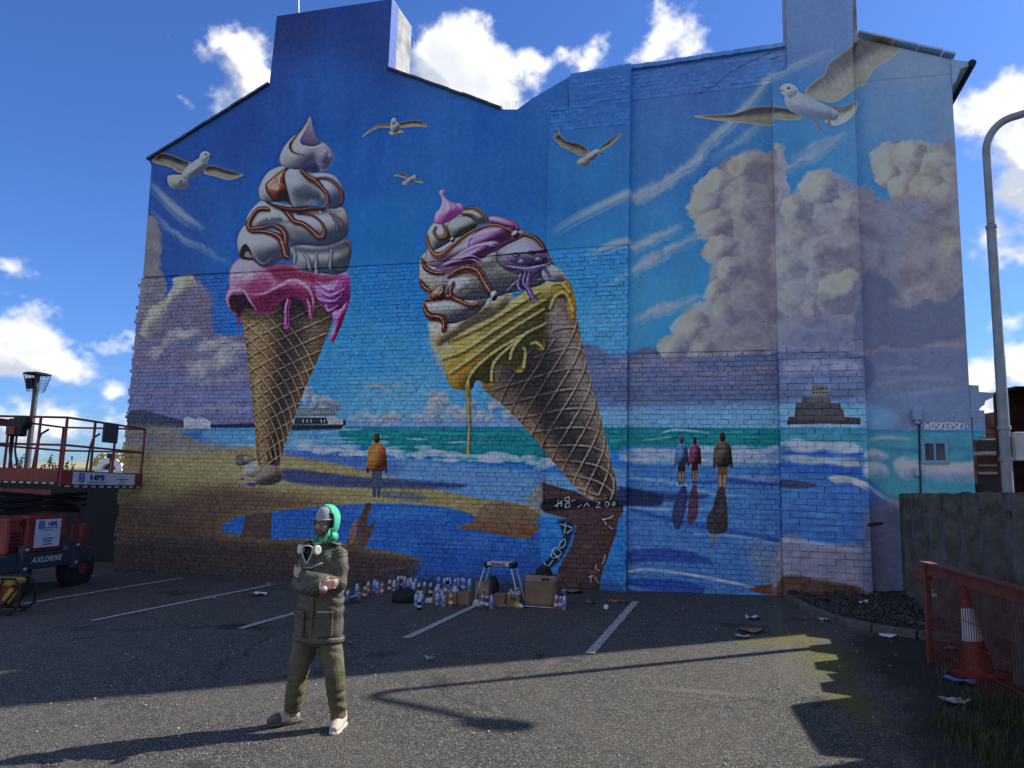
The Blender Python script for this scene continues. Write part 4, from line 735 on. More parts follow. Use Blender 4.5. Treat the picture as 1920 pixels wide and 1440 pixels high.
    # lettering on the end wall
    G = {'W': [[(0, 0), (.05, 1), (.45, .25), (.55, 1), (1, 0)]], 'O': [[(.1, 0), (0, .9), (.3, 1), (.8, .9), (.9, .1), (.6, 0), (.1, 0)]], 'S': [[(1, .05), (.3, .05), (.15, .45), (.8, .5), (.7, .95), (0, .95)]], 'K': [[(.15, 0), (0, 1)], [(.9, 0), (.1, .55), (.75, 1)]], 'E': [[(1, .02), (.15, .02), (0, .98), (.8, .98)], [(.1, .5), (.8, .5)]],
         'R': [[(0, 1), (.15, .03), (.85, .05), (.8, .45), (.1, .55)], [(.35, .5), (.75, 1)]], 'I': [[(.6, 0), (.4, 1)]]}
    x = 1732.0
    for ch in 'WOSKERSKI':
        wd = {'W': 10.5, 'I': 5}.get(ch, 7.2)
        for s in G[ch]:
            pp = [(x + u * wd + (1 - v) * 2.2, 792.5 + v * 13) for u, v in s]
            for a_, b_ in zip(pp[:-1], pp[1:]): stroke([a_, b_], 1.9, (206, 208, 216), 0, 1)
        x += wd + 1.2
    for x, y in ((1727, 798), (1812, 800)): fill([(x - 1.6, y), (x, y - 1.6), (x + 1.6, y), (x, y + 1.6)], (206, 208, 216))
    # scars, screw holes, weathering of the paint film
    q = np.random.RandomState(11)
    for k in range(170):
        x = q.uniform(1190, 1830) if k < 110 else q.uniform(290, 1180); y = q.uniform(120, 980)
        r = q.uniform(.5, 1.4); fill([(x - r, y), (x, y - r), (x + r, y), (x, y + r)], (60, 62, 76), 0, .7)
    stroke([(1300, 180), (1340, 160), (1380, 130), (1460, 92)], [2, 3, 3, 2], (58, 74, 116), 1, .8); stroke([(1610, 155), (1680, 148), (1780, 140)], 1.4, (92, 100, 128), 1, .7)
    # splash dirt along the foot of the wall
    for y_, a_ in ((1072, .35), (1086, .5)): stroke([(195, y_), (520, y_ + 16), (900, y_ + 22), (1170, y_ + 30)], [24, 30, 34, 20], (42, 42, 50), 8, a_)
    IMG[:] += fbm(MH, MW, 5, 5, 2)[..., None] * 4 + fbm(MH, MW, 60, 18, 4)[..., None] * 3
    soft_ = np.stack([blur(IMG[..., k_], 3) for k_ in range(3)], -1); wide_ = np.stack([blur(IMG[..., k_], 22) for k_ in range(3)], -1)
    IMG[:] += .75 * (IMG - soft_) + .16 * (IMG - wide_)
    for k_ in range(420):                                             # specks of overspray
        x, y = rs.uniform(250, 1820), rs.uniform(150, 1060); r = rs.uniform(.4, 1.1); fill([(x - r, y), (x, y - r), (x + r, y), (x, y + r)], (190, 192, 196) if k_ % 3 else (40, 46, 66), 0, .35)
    np.clip(IMG, 3, 250, out=IMG)
# ---------------------------------------------------------------- ground
def axis(lo, hi, n, far): return far[0] + list(np.linspace(lo, hi, n)) + far[1]
gx = axis(-22, 12, 69, ([-900, -300, -90, -45], [20, 45, 90, 300, 900])); gy = axis(-22, 3, 51, ([-900, -300, -90, -40], [8, 20, 45, 90, 300, 1200]))
mb = MB(); nx_ = len(gx)
for y in gy:
    for x in gx: mb.v.append((x, y, G(x, y) + .006 * mnoise.noise(Vector((x * .7, y * .7, 3)))))
for j in range(len(gy) - 1):
    for i in range(nx_ - 1): mb.f.append((j * nx_ + i, j * nx_ + i + 1, (j + 1) * nx_ + i + 1, (j + 1) * nx_ + i)); mb.mi.append(0)
def asphalt_mat():
    m = bpy.data.materials.new('asphalt'); m.use_nodes = True; t = m.node_tree; t.nodes.clear(); n = N(t)
    out = t.nodes.new('ShaderNodeOutputMaterial'); b = t.nodes.new('ShaderNodeBsdfPrincipled'); t.links.new(b.outputs[0], out.inputs[0])
    pos = t.nodes.new('ShaderNodeNewGeometry').outputs['Position']
    vor = t.nodes.new('ShaderNodeTexVoronoi'); vor.inputs['Scale'].default_value = 95; t.links.new(pos, vor.inputs['Vector'])
    vor2 = t.nodes.new('ShaderNodeTexVoronoi'); vor2.inputs['Scale'].default_value = 26; t.links.new(pos, vor2.inputs['Vector'])
    sep = t.nodes.new('ShaderNodeSeparateColor'); t.links.new(vor.outputs['Color'], sep.inputs[0])
    sep2 = t.nodes.new('ShaderNodeSeparateColor'); t.links.new(vor2.outputs['Color'], sep2.inputs[0])
    v = sep.outputs[0]
    c = n.mix(v, (.022, .0215, .021), (.098, .092, .080))
    c = n.mix(n.m('MULTIPLY', n.ss(v, .72, .95), .85), c, (.24, .228, .20))
    c = n.mix(n.m('MULTIPLY', n.m('MULTIPLY', n.ss(sep2.outputs[1], .982, .994), n.ss(vor2.outputs['Distance'], .3, .12)), .75), c, (.34, .34, .33))
    big = n.noise(pos, .8, 6, .65); mid = n.noise(pos, 5, 5, .6)
    c = n.mix(n.m('MULTIPLY', n.ss(big, .35, .7), .38), c, (.108, .099, .083))
    c = n.mix(n.m('MULTIPLY', n.ss(mid, .55, .75), .35), c, (.012, .012, .014))
    # patch repairs, oil drips, hairline cracks
    vp = t.nodes.new('ShaderNodeTexVoronoi'); vp.feature = 'DISTANCE_TO_EDGE'; vp.inputs['Scale'].default_value = .42
    wp_ = n.vm('ADD', pos, n.vm('MULTIPLY', n.vm('SUBTRACT', n.noise(pos, 1.6, 7, .7, 0, 'Color'), (.5, .5, .5)), (1.1, 1.1, 0))); t.links.new(wp_, vp.inputs['Vector'])
    crk = n.m('MULTIPLY', n.ss(vp.outputs['Distance'], .007, .0015), n.ss(n.noise(pos, .55, 3), .48, .56))
    c = n.mix(n.m('MULTIPLY', crk, .8), c, (.008, .008, .009))
    oil = n.ss(n.m('ADD', n.noise(pos, 1.3, 3, .5), n.m('MULTIPLY', n.noise(pos, 9, 4), .25)), .76, .84); c = n.mix(n.m('MULTIPLY', oil, .6), c, (.010, .010, .012))
    tyre = n.ss(n.noise(n.vm('MULTIPLY', pos, (2.4, .22, 1)), 1.1, 5, .6), .56, .70); c = n.mix(n.m('MULTIPLY', tyre, .30), c, (.15, .138, .115))
    # worn pale scuff and damp moss near the fence side
    def patch(x, y, sx, sy):
        q = n.vm('MULTIPLY', n.vm('SUBTRACT', pos, (x, y, 0)), (1 / sx, 1 / sy, 0)); return n.m('SUBTRACT', 1.0, n.vm('LENGTH', q, None, 1))
    nz = n.noise(pos, 3.2, 8, .7); nf = n.noise(pos, 22, 4, .7)
    moss = None
    for a in ((.75, -3.15, .55, .6), (.92, -4.2, .45, 1.2), (.95, -5.7, .30, 1.0), (.35, -3.55, .5, .22)):
        p = patch(*a); moss = p if moss is None else n.m('MAXIMUM', moss, p)
    mk = n.ss(n.m('ADD', moss, n.m('ADD', n.m('MULTIPLY', n.m('SUBTRACT', nz, .5), 2.0), n.m('MULTIPLY', n.m('SUBTRACT', nf, .5), 1.8))), .10, .75)
    c = n.mix(n.m('MULTIPLY', mk, .85), c, n.mix(nf, (.05, .056, .008), (.17, .155, .02)))
    dirt_or_shade = None  # darker ground colour painted in to deepen the shade beside the fence
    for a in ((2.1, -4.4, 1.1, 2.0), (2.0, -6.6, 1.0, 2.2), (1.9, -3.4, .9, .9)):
        p = patch(*a); dirt_or_shade = p if dirt_or_shade is None else n.m('MAXIMUM', dirt_or_shade, p)
    c = n.mix(n.m('MULTIPLY', n.ss(n.m('ADD', dirt_or_shade, n.m('MULTIPLY', n.m('SUBTRACT', nz, .5), .9)), .05, .4), .85), c, n.mix(nf, (.012, .012, .009), (.032, .031, .022)))
    sc = n.ss(n.m('ADD', patch(-.3, -5.75, .9, .14), n.m('MULTIPLY', n.m('SUBTRACT', nz, .5), .9)), .3, .8)
    c = n.mix(n.m('MULTIPLY', sc, .5), c, (.17, .15, .12))
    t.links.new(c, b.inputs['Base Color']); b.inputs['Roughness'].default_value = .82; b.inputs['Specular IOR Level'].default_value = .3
    bp = t.nodes.new('ShaderNodeBump'); bp.inputs['Strength'].default_value = .9; bp.inputs['Distance'].default_value = .012
    t.links.new(n.m('ADD', n.m('MULTIPLY', vor.outputs['Distance'], -1.0), n.m('MULTIPLY', n.noise(pos, 120, 3), .4)), bp.inputs['Height']); t.links.new(bp.outputs[0], b.inputs['Normal'])
    return m
ASPH = asphalt_mat()
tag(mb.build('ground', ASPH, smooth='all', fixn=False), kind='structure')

def paintmat():
    m = bpy.data.materials.new('road_paint'); m.use_nodes = True; t = m.node_tree; t.nodes.clear(); n = N(t)
    out = t.nodes.new('ShaderNodeOutputMaterial'); b = t.nodes.new('ShaderNodeBsdfPrincipled')
    pos = t.nodes.new('ShaderNodeNewGeometry').outputs['Position']
    c = n.mix(n.ss(n.noise(pos, 30, 5, .7), .3, .7), (.28, .28, .27), (.52, .52, .5)); t.links.new(c, b.inputs['Base Color']); b.inputs['Roughness'].default_value = .8
    tr = t.nodes.new('ShaderNodeBsdfTransparent'); mx = t.nodes.new('ShaderNodeMixShader')
    t.links.new(n.ss(n.noise(pos, 38, 6, .75), .40, .50), mx.inputs[0]); t.links.new(tr.outputs[0], mx.inputs[1]); t.links.new(b.outputs[0], mx.inputs[2]); t.links.new(mx.outputs[0], out.inputs[0])
    return m
PAINT = paintmat()
for x0_, y0_, x1_, y1_ in ((-10.39, -3.53, -10.05, -.45), (-8.26, -4.4, -7.84, -.75), (-5.99, -4.37, -5.78, -1.2), (-3.72, -4.38, -3.64, -1.6), (-1.49, -4.6, -1.42, -1.1), (-12.5, -2.3, -12.0, -.5)):
    mb = MB(); d = Vector((x1_ - x0_, y1_ - y0_)); L = d.length; d /= L; s = Vector((d.y, -d.x)); K = 24
    for i in range(K + 1):
        p = Vector((x0_, y0_)) + d * (L * i / K)
        for sg in (-1, 1):
            q = p + s * (sg * .052 + random.uniform(-.006, .006)); mb.v.append((q.x, q.y, G(q.x, q.y) + .012))
    for i in range(K): mb.f.append((2 * i, 2 * i + 1, 2 * i + 3, 2 * i + 2)); mb.mi.append(0)
    tag(mb.build('parking_line', PAINT), kind='structure')

# ---------------------------------------------------------------- the mural image, mapped in wall metres
paint_mural()
XB0, XB1 = on_wall(1455, 480, -.25)[0], on_wall(1613, 480, -.25)[0]       # right chimney breast
XA0, XA1 = on_wall(1024, 480, -.12)[0], on_wall(1178, 480, -.12)[0]       # left chimney breast
CX0, CX1, CZ0, CZ1, RES = -12.8, 4.1, -.2, 12.2, 110
cw, ch = int((CX1 - CX0) * RES), int((CZ1 - CZ0) * RES)
X_, Z_ = np.meshgrid(CX0 + (np.arange(cw) + .5) / RES, CZ0 + (np.arange(ch) + .5) / RES)
Y_ = np.where(X_ < XA0, -.02, np.where(X_ < XA1, -.12, np.where(X_ < XB0, .0, np.where(X_ < XB1, -.25, .03))))
dx_, dy_, dz_ = X_ - CAM[0], Y_ - CAM[1], Z_ - CAM[2]
dep = dx_ * FW[0] + dy_ * FW[1] + dz_ * FW[2]
px_ = np.clip(960 + FPX * (dx_ * RT[0] + dy_ * RT[1] + dz_ * RT[2]) / dep - MX0 - .5, 0, MW - 1.01)
py_ = np.clip(720 - FPX * (dx_ * UP[0] + dy_ * UP[1] + dz_ * UP[2]) / dep - .5, 0, MH - 1.01)
xi, yi = px_.astype(int), py_.astype(int); fx, fy = (px_ - xi)[..., None], (py_ - yi)[..., None]
MUR = (IMG[yi, xi] * (1 - fx) + IMG[yi, xi + 1] * fx) * (1 - fy) + (IMG[yi + 1, xi] * (1 - fx) + IMG[yi + 1, xi + 1] * fx) * fy
PIG = np.array((PIG_R, PIG_G, PIG_B), np.float32)
c = MUR / 255.; c = np.where(c <= .04045, c / 12.92, ((c + .055) / 1.055) ** 2.4)
c = c * PIG; c = np.clip(c / (1 + (c / .82) ** 3) ** (1 / 3), .004, .86)
c = np.where(c <= .0031308, c * 12.92, 1.055 * c ** (1 / 2.4) - .055)
im = bpy.data.images.new('mural_paint', cw, ch, alpha=False)
im.pixels.foreach_set(np.concatenate([c, np.ones((ch, cw, 1))], -1).astype(np.float32).ravel()); im.update(); im.pack()

def mural_mat(name, mortar=0., brickvar=0., bump=.25):
    m = bpy.data.materials.new(name); m.use_nodes = True; t = m.node_tree; t.nodes.clear(); n = N(t)
    out = t.nodes.new('ShaderNodeOutputMaterial'); b = t.nodes.new('ShaderNodeBsdfPrincipled'); t.links.new(b.outputs[0], out.inputs[0])
    geo = t.nodes.new('ShaderNodeNewGeometry'); pos = geo.outputs['Position']
    sp = t.nodes.new('ShaderNodeSeparateXYZ'); t.links.new(pos, sp.inputs[0])
    u = n.m('DIVIDE', n.m('SUBTRACT', sp.outputs[0], CX0), CX1 - CX0); v = n.m('DIVIDE', n.m('SUBTRACT', sp.outputs[2], CZ0), CZ1 - CZ0)
    cb = t.nodes.new('ShaderNodeCombineXYZ'); t.links.new(u, cb.inputs[0]); t.links.new(v, cb.inputs[1])
    tx = t.nodes.new('ShaderNodeTexImage'); tx.image = im; tx.extension = 'EXTEND'; t.links.new(cb.outputs[0], tx.inputs[0])
    c = tx.outputs[0]
    if mortar: c = n.mix(n.m('MULTIPLY', n.ss(n.noise(pos, 5, 6, .7), .42, .70, .05, .80), mortar), c, (.018, .018, .024))
    if brickvar:
        wn = t.nodes.new('ShaderNodeTexNoise'); wn.inputs['Scale'].default_value = 7; t.links.new(pos, wn.inputs[0])
        hv = t.nodes.new('ShaderNodeHueSaturation'); t.links.new(n.ss(wn.outputs[0], .3, .7, 1.2 - brickvar, 1.2 + brickvar), hv.inputs['Value']); t.links.new(c, hv.inputs['Color']); c = hv.outputs[0]
        chip = n.ss(n.noise(pos, 26, 5, .7), .69, .74); c = n.mix(n.m('MULTIPLY', chip, .7), c, (.05, .042, .042))
    else:
        st = n.noise(n.vm('MULTIPLY', pos, (1, 1, .25)), 1.6, 8, .65); hv = t.nodes.new('ShaderNodeHueSaturation'); t.links.new(n.ss(st, .25, .75, .90, 1.08), hv.inputs['Value']); t.links.new(c, hv.inputs['Color']); c = hv.outputs[0]
    t.links.new(c, b.inputs['Base Color']); b.inputs['Roughness'].default_value = .62; b.inputs['Specular IOR Level'].default_value = .25
    bp = t.nodes.new('ShaderNodeBump'); bp.inputs['Strength'].default_value = bump; bp.inputs['Distance'].default_value = .012
    t.links.new(n.m('ADD', n.noise(pos, 38, 6, .65), n.m('MULTIPLY', n.noise(pos, 3, 3), 1.2)), bp.inputs['Height']); t.links.new(bp.outputs[0], b.inputs['Normal'])
    return m
M_REN = mural_mat('painted_render'); M_BRK = mural_mat('painted_brick', 0, .16, .8); M_MOR = mural_mat('mortar_joint', .82, 0, .4)
M_GREY = mat('grey_render', (.36, .36, .35), .85, .25, 3, .5, 30, dirt_or_shade=(.16, .15, .14)); M_SLATE = mat('roof_slate', (.045, .05, .06), .6, .3, 8, .3)
M_DARK = mat('dark_timber', (.018, .018, .022), .7, .3, 8, .2); M_BACK = mat('back_brick', (.17, .085, .06), .9, .25, 9, .4)
W3 = lambda x, y, Y=0.: tuple(on_wall(x, y, Y)[[0, 2]])

# ---------------------------------------------------------------- gable house (left half of the wall)
gable = empty('gable_house', (-7, 0, .2), 'tall gable end with both painted ice cream cones and a broad blue chimney', 'house')
def child(o): o.parent = gable if o.parent is None else o.parent; return o
Pg = lambda *a: [W3(x, y, -.02) for x, y in a]
band = [W3(1027, 467.7, -.02), W3(790, 492, -.02), W3(640, 500, -.02), W3(268, 519, -.02)]
top = Pg((284, 312), (280, 300), (505, 160), (519, 30), (735, -2), (728, 130), (940, 205), (970, 205), (1000, 183), (1040, 160), (1067, 144))
zt = [p for p in top]
gable.location = (0, 0, 0)
def under(mbo, name, mats, par, **k):
    o = mbo.build(name, mats, par, **k); return o
# render skin of the upper wall
mb = MB(); poly = band[::-1] + [(top[-1][0], band[0][1])] + top[::-1]
mb.prism(poly, -.02, .3, 0, [0] * len(poly)); under(mb, 'render_panel', [M_REN], gable, fixn=True)
# chimney: grey sides behind the painted face
x0c, x1c = top[2][0] + .03, top[4][0]; zc0, zc1 = top[5][1] - .1, max(top[3][1], top[4][1])
mb = MB(); mb.box(((top[3][0] + x1c) / 2, .52, (zc0 + top[3][1]) / 2 + .0), (x1c - top[3][0] - .004, .96, top[3][1] - zc0 + .0)); ch_ = under(mb, 'chimney', [M_GREY], gable, bevel=.02)
mb = MB(); mb.tube([on_wall(559, 24, .3), on_wall(558, -60, .3)], .025, 8); under(mb, 'aerial_pole', [mat('galvanised', (.35, .36, .38), .45, .15, 12, 0, metal=.7)], gable)
# verge copings along the slopes: slate edges
def coping(a, b, n, name, par, h=.05, dep=.35, mtl=None):
    a = Vector((a[0], 0, a[1])); b = Vector((b[0], 0, b[1])); d = (b - a)
    for i in range(n):
        p = a + d * ((i + .5) / n); L = d.length / n * .985; ang = -math.atan2(d.z, d.x)
        mb = MB(); mb.box((0, 0, 0), (L, dep, h)); o = mb.build(name, mtl or M_SLATE, par); o.location = (p.x, dep / 2 - .07, p.z + .02 + random.uniform(-.008, .008)); o.rotation_euler = (0, ang + random.uniform(-.01, .01), 0)
coping(W3(278, 302), W3(506, 160), 10, 'verge_slate', gable); coping(W3(728, 131), W3(941, 206), 9, 'verge_slate', gable)
# body and roofs running back from the wall
mb = MB(); xl = -12.05; mb.prism([(xl, .1), (xl, 8.7), (-9.25, 10.15), (-6.55, 10.15), (-4.13, 9.0), (-1.75, 9.0), (-1.75, .3)], .32, 9.5, 0, [0, 1, 1, 1, 1, 0, 0]); under(mb, 'house_body', [M_BACK, M_SLATE], gable)
# valley spikes
for k in range(9): mb = MB(); p = on_wall(941 + k * 3.4, 204, .2); mb.tube([p, p + np.array((.01 * random.uniform(-1, 1), 0, .16))], .004, 4); under(mb, 'bird_spike', [M_DARK], gable)

# left chimney breast
breast = [(XA0, .2), (XA0, W3(1030, 225, -.12)[1]), W3(1052, 214, -.12), W3(1067, 200, -.12), W3(1067, 143, -.12), W3(1183, 122, -.12), (XA1, .2)]
zb = W3(1100, 463, -.12)[1]
mb = MB(); poly = [(XA0, zb)] + breast[1:-1] + [(XA1, zb)]; mb.prism(poly, -.12, .3, 0, [0] * 7); under(mb, 'breast_render', [M_REN], gable)

# ---------------------------------------------------------------- terrace house (right half)
terr = empty('terrace_house', (0, 0, 0), 'rendered end house with painted cumulus clouds, its blue chimney rising out of frame', 'house')
XR = 3.5
zA = W3(1185, 662, 0)[1]; zBb = W3(1540, 652, -.25)[1]
secA = [(XA1 - .03, zA), W3(1182, 131), W3(1240, 118), W3(1300, 113), W3(1380, 104), W3(1475, 88), (XB0 + .3, zA)]
mb = MB(); mb.prism(secA, 0, .3, 0, [0] * 7); under(mb, 'render_panel', [M_REN], terr)
xs0, xs1 = W3(1474, 40, -.25)[0], W3(1606, 30, -.25)[0]
zsh = W3(1449, 139, -.25)[1]
secB = [(XB0, zBb - .05), (XB0, zsh), (xs0, W3(1486, 128, -.25)[1]), (xs0, 11.6), (xs1, 11.6), (XB1, 9.0), (XB1, zBb - .02)]
# ragged lower edge of the render on the breast
rag = [(XB1 - (XB1 - XB0) * t, zBb + random.uniform(-.05, .05) + (.1 if t < .15 or t > .9 else 0)) for t in np.linspace(.0, 1, 15)]
mb = MB(); mb.prism(rag[::-1] + secB[::-1][1:-1] , -.25, .35, 0, [0] * 40); under(mb, 'breast_render', [M_REN], terr)
mb = MB(); mb.box(((xs0 + xs1) / 2, .12, 10.55), (xs1 - xs0 + .012, .7, 2.3)); o = under(mb, 'chimney', [M_GREY], terr)
mb = MB(); mb.box(((xs0 + xs1) / 2, .12, 11.72), (xs1 - xs0 + .12, .82, .1)); mb.box(((xs0 + xs1) / 2, .12, 11.82), (xs1 - xs0 + .02, .72, .1)); under(mb, 'chimney_cap', [M_GREY], terr)
for k in (-1, 0, 1): mb = MB(); mb.lathe([(.1, 0), (.12, .05), (.1, .3), (.115, .34), (.09, .36)], ((xs0 + xs1) / 2 + k * .33, .12, 11.86)); under(mb, 'chimney_pot', [M_BACK], terr, smooth=True)
zeave = W3(1790, 110, .03)[1]
secC = [(XB1 - .02, .3), (XB1 - .02, W3(1608, 66, .03)[1]), (XR, zeave), (XR, .3)]
mb = MB(); mb.prism(secC, .03, .3, 0, [0] * 4); under(mb, 'render_panel', [M_REN], terr)
coping(W3(1608, 66, .03), W3(1790, 108, .03), 8, 'verge_board', terr, .03, .3, M_REN)
mb = MB(); mb.prism([(-1.7, .35), (-1.7, 8.95), (.9, 9.5), (2.0, 9.6), (XR - .02, 9.0), (XR - .02, .35)], .32, 9.5, 0, [0, 1, 1, 1, 0, 0]); under(mb, 'house_body', [M_BACK, M_SLATE], terr)
# brick-on-edge coping stones over section A and the breast
coping(W3(1183, 131), W3(1478, 88), 24, 'coping_brick', terr, .075, .3, M_BRK); coping(W3(1068, 142, -.12), W3(1183, 121, -.12), 8, 'coping_brick', gable, .085, .3, M_BRK)
# eaves: fascia, gutter, soffit on the street side
def xz(px, py): return W3(px, py, .03)
mb = MB(); e0 = xz(1786, 112)
mb.prism([(XR + .002, zeave - .02), (XR + .27, zeave - .1), (XR + .25, zeave - .17), (XR + .13, zeave - .2), (XR + .05, zeave - .42), (XR + .002, zeave - .45)], .0, 9.4); under(mb, 'eaves_cornice', [M_REN], terr)
mb = MB(); mb.tube([(XR + .3, -.02, zeave - .13), (XR + .3, 9.4, zeave - .13)], .06, 10); under(mb, 'gutter', [M_DARK], terr, smooth=True)
# shopfront cornice seen end on
q = [xz(1818, 722), xz(1834, 723), xz(1835, 735), xz(1863, 737), xz(1860, 746), xz(1847, 752), xz(1845, 760), xz(1840, 762), xz(1833, 771), xz(1821, 773)]
q = [(XR + .002, q[0][1])] + q[1:-1] + [(XR + .002, q[-1][1])]
mb = MB(); mb.prism(q, .01, 7.0); under(mb, 'shop_cornice', [M_REN], terr)
mb = MB(); mb.box((XR + .1, .12, xz(1830, 795)[1]), (.17, .2, .42)); mb.box((XR + .08, .12, xz(1830, 778)[1]), (.2, .22, .1)); mb.box((XR + .07, .12, xz(1830, 815)[1]), (.12, .18, .16)); under(mb, 'corbel', [M_REN], terr, bevel=.01)
# window
wa, wb = xz(1731, 866), xz(1773, 829)
wnd = MB()
cx_, cz_, ww, wh = (wa[0] + wb[0]) / 2, (wa[1] + wb[1]) / 2, wb[0] - wa[0], wb[1] - wa[1]
for bx, bz, bw, bh in ((0, wh / 2, ww + .06, .05), (0, -wh / 2, ww + .06, .05), (-ww / 2, 0, .05, wh - .05), (ww / 2, 0, .05, wh - .05), (.0, 0, .03, wh - .05)): wnd.box((cx_ + bx, .02, cz_ + bz), (bw, .06, bh))
M_WF = mat('blue_window_frame', lin((120, 165, 190)), .5, .1, 8); wobj = under(wnd, 'window', [M_WF], terr)
M_GLASS = mat('dark_glass', (.05, .06, .075), .12, .2, 4, 0, spec=.6)
for s in (-1, 1): mb = MB(); mb.box((cx_ + s * ww / 4, .018, cz_), (ww / 2 - .05, .02, wh - .06)); under(mb, 'pane', [M_GLASS], wobj)
ja, jb = xz(1709, 789), xz(1726, 767)
mb = MB(); mb.box(((ja[0] + jb[0]) / 2, -.02, (ja[1] + jb[1]) / 2), (jb[0] - ja[0], .1, jb[1] - ja[1])); mb.box(((ja[0] + jb[0]) / 2, -.03, ja[1] - .03), ((jb[0] - ja[0]) * .6, .06, .06)); under(mb, 'junction_box', [M_REN], terr, bevel=.012)
for ox in (0, 5): mb = MB(); mb.tube([on_wall(1723 + ox, 790, .015), on_wall(1724 + ox, 850, .012), on_wall(1726 + ox, 930, .012), on_wall(1728 + ox, 1010, .012)], .011, 6); under(mb, 'cable', [M_REN if ox else M_DARK], terr)
mb = MB(); mb.box(tuple(on_wall(1719, 884, .0)), (.05, .06, .14)); under(mb, 'socket_box', [M_REN], terr)

# ---------------------------------------------------------------- bricks
def unit_brick(seed):
    q = random.Random(seed); v = []
    for z in (-.5, .5):
        for x in (-.5, .5): v.append((x + q.uniform(-.03, .03), -.5 + q.uniform(-.22, .22), z + q.uniform(-.09, .09)))
    for z in (-.5, .5):
        for x in (-.5, .5): v.append((x, .5, z))
    # front, bottom, top, left, right
    me = bpy.data.meshes.new('brick'); me.from_pydata(v, [], [(0, 1, 3, 2), (0, 4, 5, 1), (2, 3, 7, 6), (0, 2, 6, 4), (1, 5, 7, 3)]); me.materials.append(M_BRK)
    return me
UB = [unit_brick(k) for k in range(8)]
def courses(x0, x1, z0, z1, hb, lb, seed, jag=False, gap=.0095, header=4, zfun=None):
    q = random.Random(seed); out = []; z = z0; r = 0
    while z < z1 - hb * .4:
        head = header and r % header == header - 1
        L = lb / 2 if head else lb
        x = x0 - (L / 2 if r % 2 else 0) + q.uniform(-.01, .01) * 0
        while x < x1 - .02:
            a, b = max(x, x0), min(x + L, x1)
            if jag and x <= x0 + .01: a = x0 + q.choice((-.03, -.015, 0, .02, .045)) * jag
            zz = z + hb / 2 + q.uniform(-.003, .003)
            if b - a > .04 and (zfun is None or zz < zfun((a + b) / 2)): out.append(((a + b) / 2, zz, b - a - gap - q.uniform(0, .006), hb - gap - q.uniform(0, .004), q.uniform(-.005, .005), q.uniform(-.012, .012)))
            x += L * q.uniform(.985, 1.015) if not head else L
        z += hb; r += 1
    return out
def lay(bricks, Y, name, parent, singles):
    """singles = how many become parts of their own: the ones that show largest"""
    def size(b): return -b[2] * b[3] / ((b[0] - CAM[0]) ** 2 + CAM[1] ** 2)
    bricks = sorted(bricks, key=size); one, rest = bricks[:singles], bricks[singles:]
    for i, (x, z, L, h, dy, rot) in enumerate(one):
        o = bpy.data.objects.new('brick', UB[i % 8]); COL.objects.link(o); o.parent = parent
        o.location = (x, Y + .02 + dy, z); o.scale = (L, .04, h); o.rotation_euler = (0, rot, 0)
    if not rest: return
    q = random.Random(5); V = []; F = []
    for x, z, L, h, dy, rot in rest:
        b = len(V); c, s = math.cos(rot), math.sin(rot)
        for yy, jj in ((Y + dy, 1), (Y + .04, 0)):
            for zz in (-.5, .5):
                for xx in (-.5, .5):
                    X, Z = xx * L + jj * q.uniform(-.004, .004), zz * h + jj * q.uniform(-.004, .004)
                    V.append((x + X * c - Z * s, yy + jj * q.uniform(-.004, .004), z + X * s + Z * c))
        F += [(b, b + 1, b + 3, b + 2), (b, b + 4, b + 5, b + 1), (b + 2, b + 3, b + 7, b + 6), (b, b + 2, b + 6, b + 4), (b + 1, b + 5, b + 7, b + 3)]
    me = bpy.data.meshes.new(name); me.from_pydata(V, [], F); me.materials.append(M_BRK)
    o = bpy.data.objects.new(name, me); COL.objects.link(o); o.parent = parent; o['kind'] = 'stuff'
def mortar(x0, x1, z0, z1, Y, parent, dep=.3):
    mb = MB(); mb.box(((x0 + x1) / 2, Y + .013 + dep / 2, (z0 + z1) / 2), (x1 - x0, dep, z1 - z0)); mb.build('mortar_bed', M_MOR, parent)
HB = .0805
zband = lambda x: 6.19
L1 = courses(-12.12, XA0 - .005, -.04, 6.2, HB, .232, 1, jag=1.4, zfun=lambda x: 6.19)
mortar(-12.1, XA0, -.1, 6.2, 0, gable)
L2 = courses(XA0, XA1, .16, zb, HB, .232, 2); mortar(XA0 + .012, XA1 - .012, .1, zb, -.12, gable, .42)
LX = courses(-12.15, -12.0, 6.3, 8.5, HB, .232, 33, jag=1.3, header=0)
lay(L1, -.0, 'brickwork', gable, 110); lay(L2, -.12, 'brickwork', gable, 190)
L2u = courses(XA0 + .02, XA1, 8.45, W3(1100, 146, -.12)[1], HB, .232, 8, zfun=lambda x: 9.6 if x > W3(1067, 180, -.12)[0] else 8.9)
lay(L2u, -.1235, 'upper_brickwork', gable, 0)
L3 = courses(XA1 + .005, XB0, .18, zA, HB, .235, 3); mortar(XA1 - .02, XB0 + .02, .1, zA, 0, terr)
L3u = courses(XA1 + .01, xs0, 8.95, 9.75, HB, .232, 9, zfun=lambda x: 9.52)
lay(L3u, -.0035, 'upper_brickwork', terr, 0)
L4 = courses(XB0, XB1, .3, zBb + .14, .100, .255, 4, header=0, gap=.007); mortar(XB0 + .012, XB1 - .012, .2, zBb + .16, -.25, terr, .5)
lay(L3, 0, 'brickwork', terr, 130); lay(L4, -.25, 'brickwork', terr, 168)
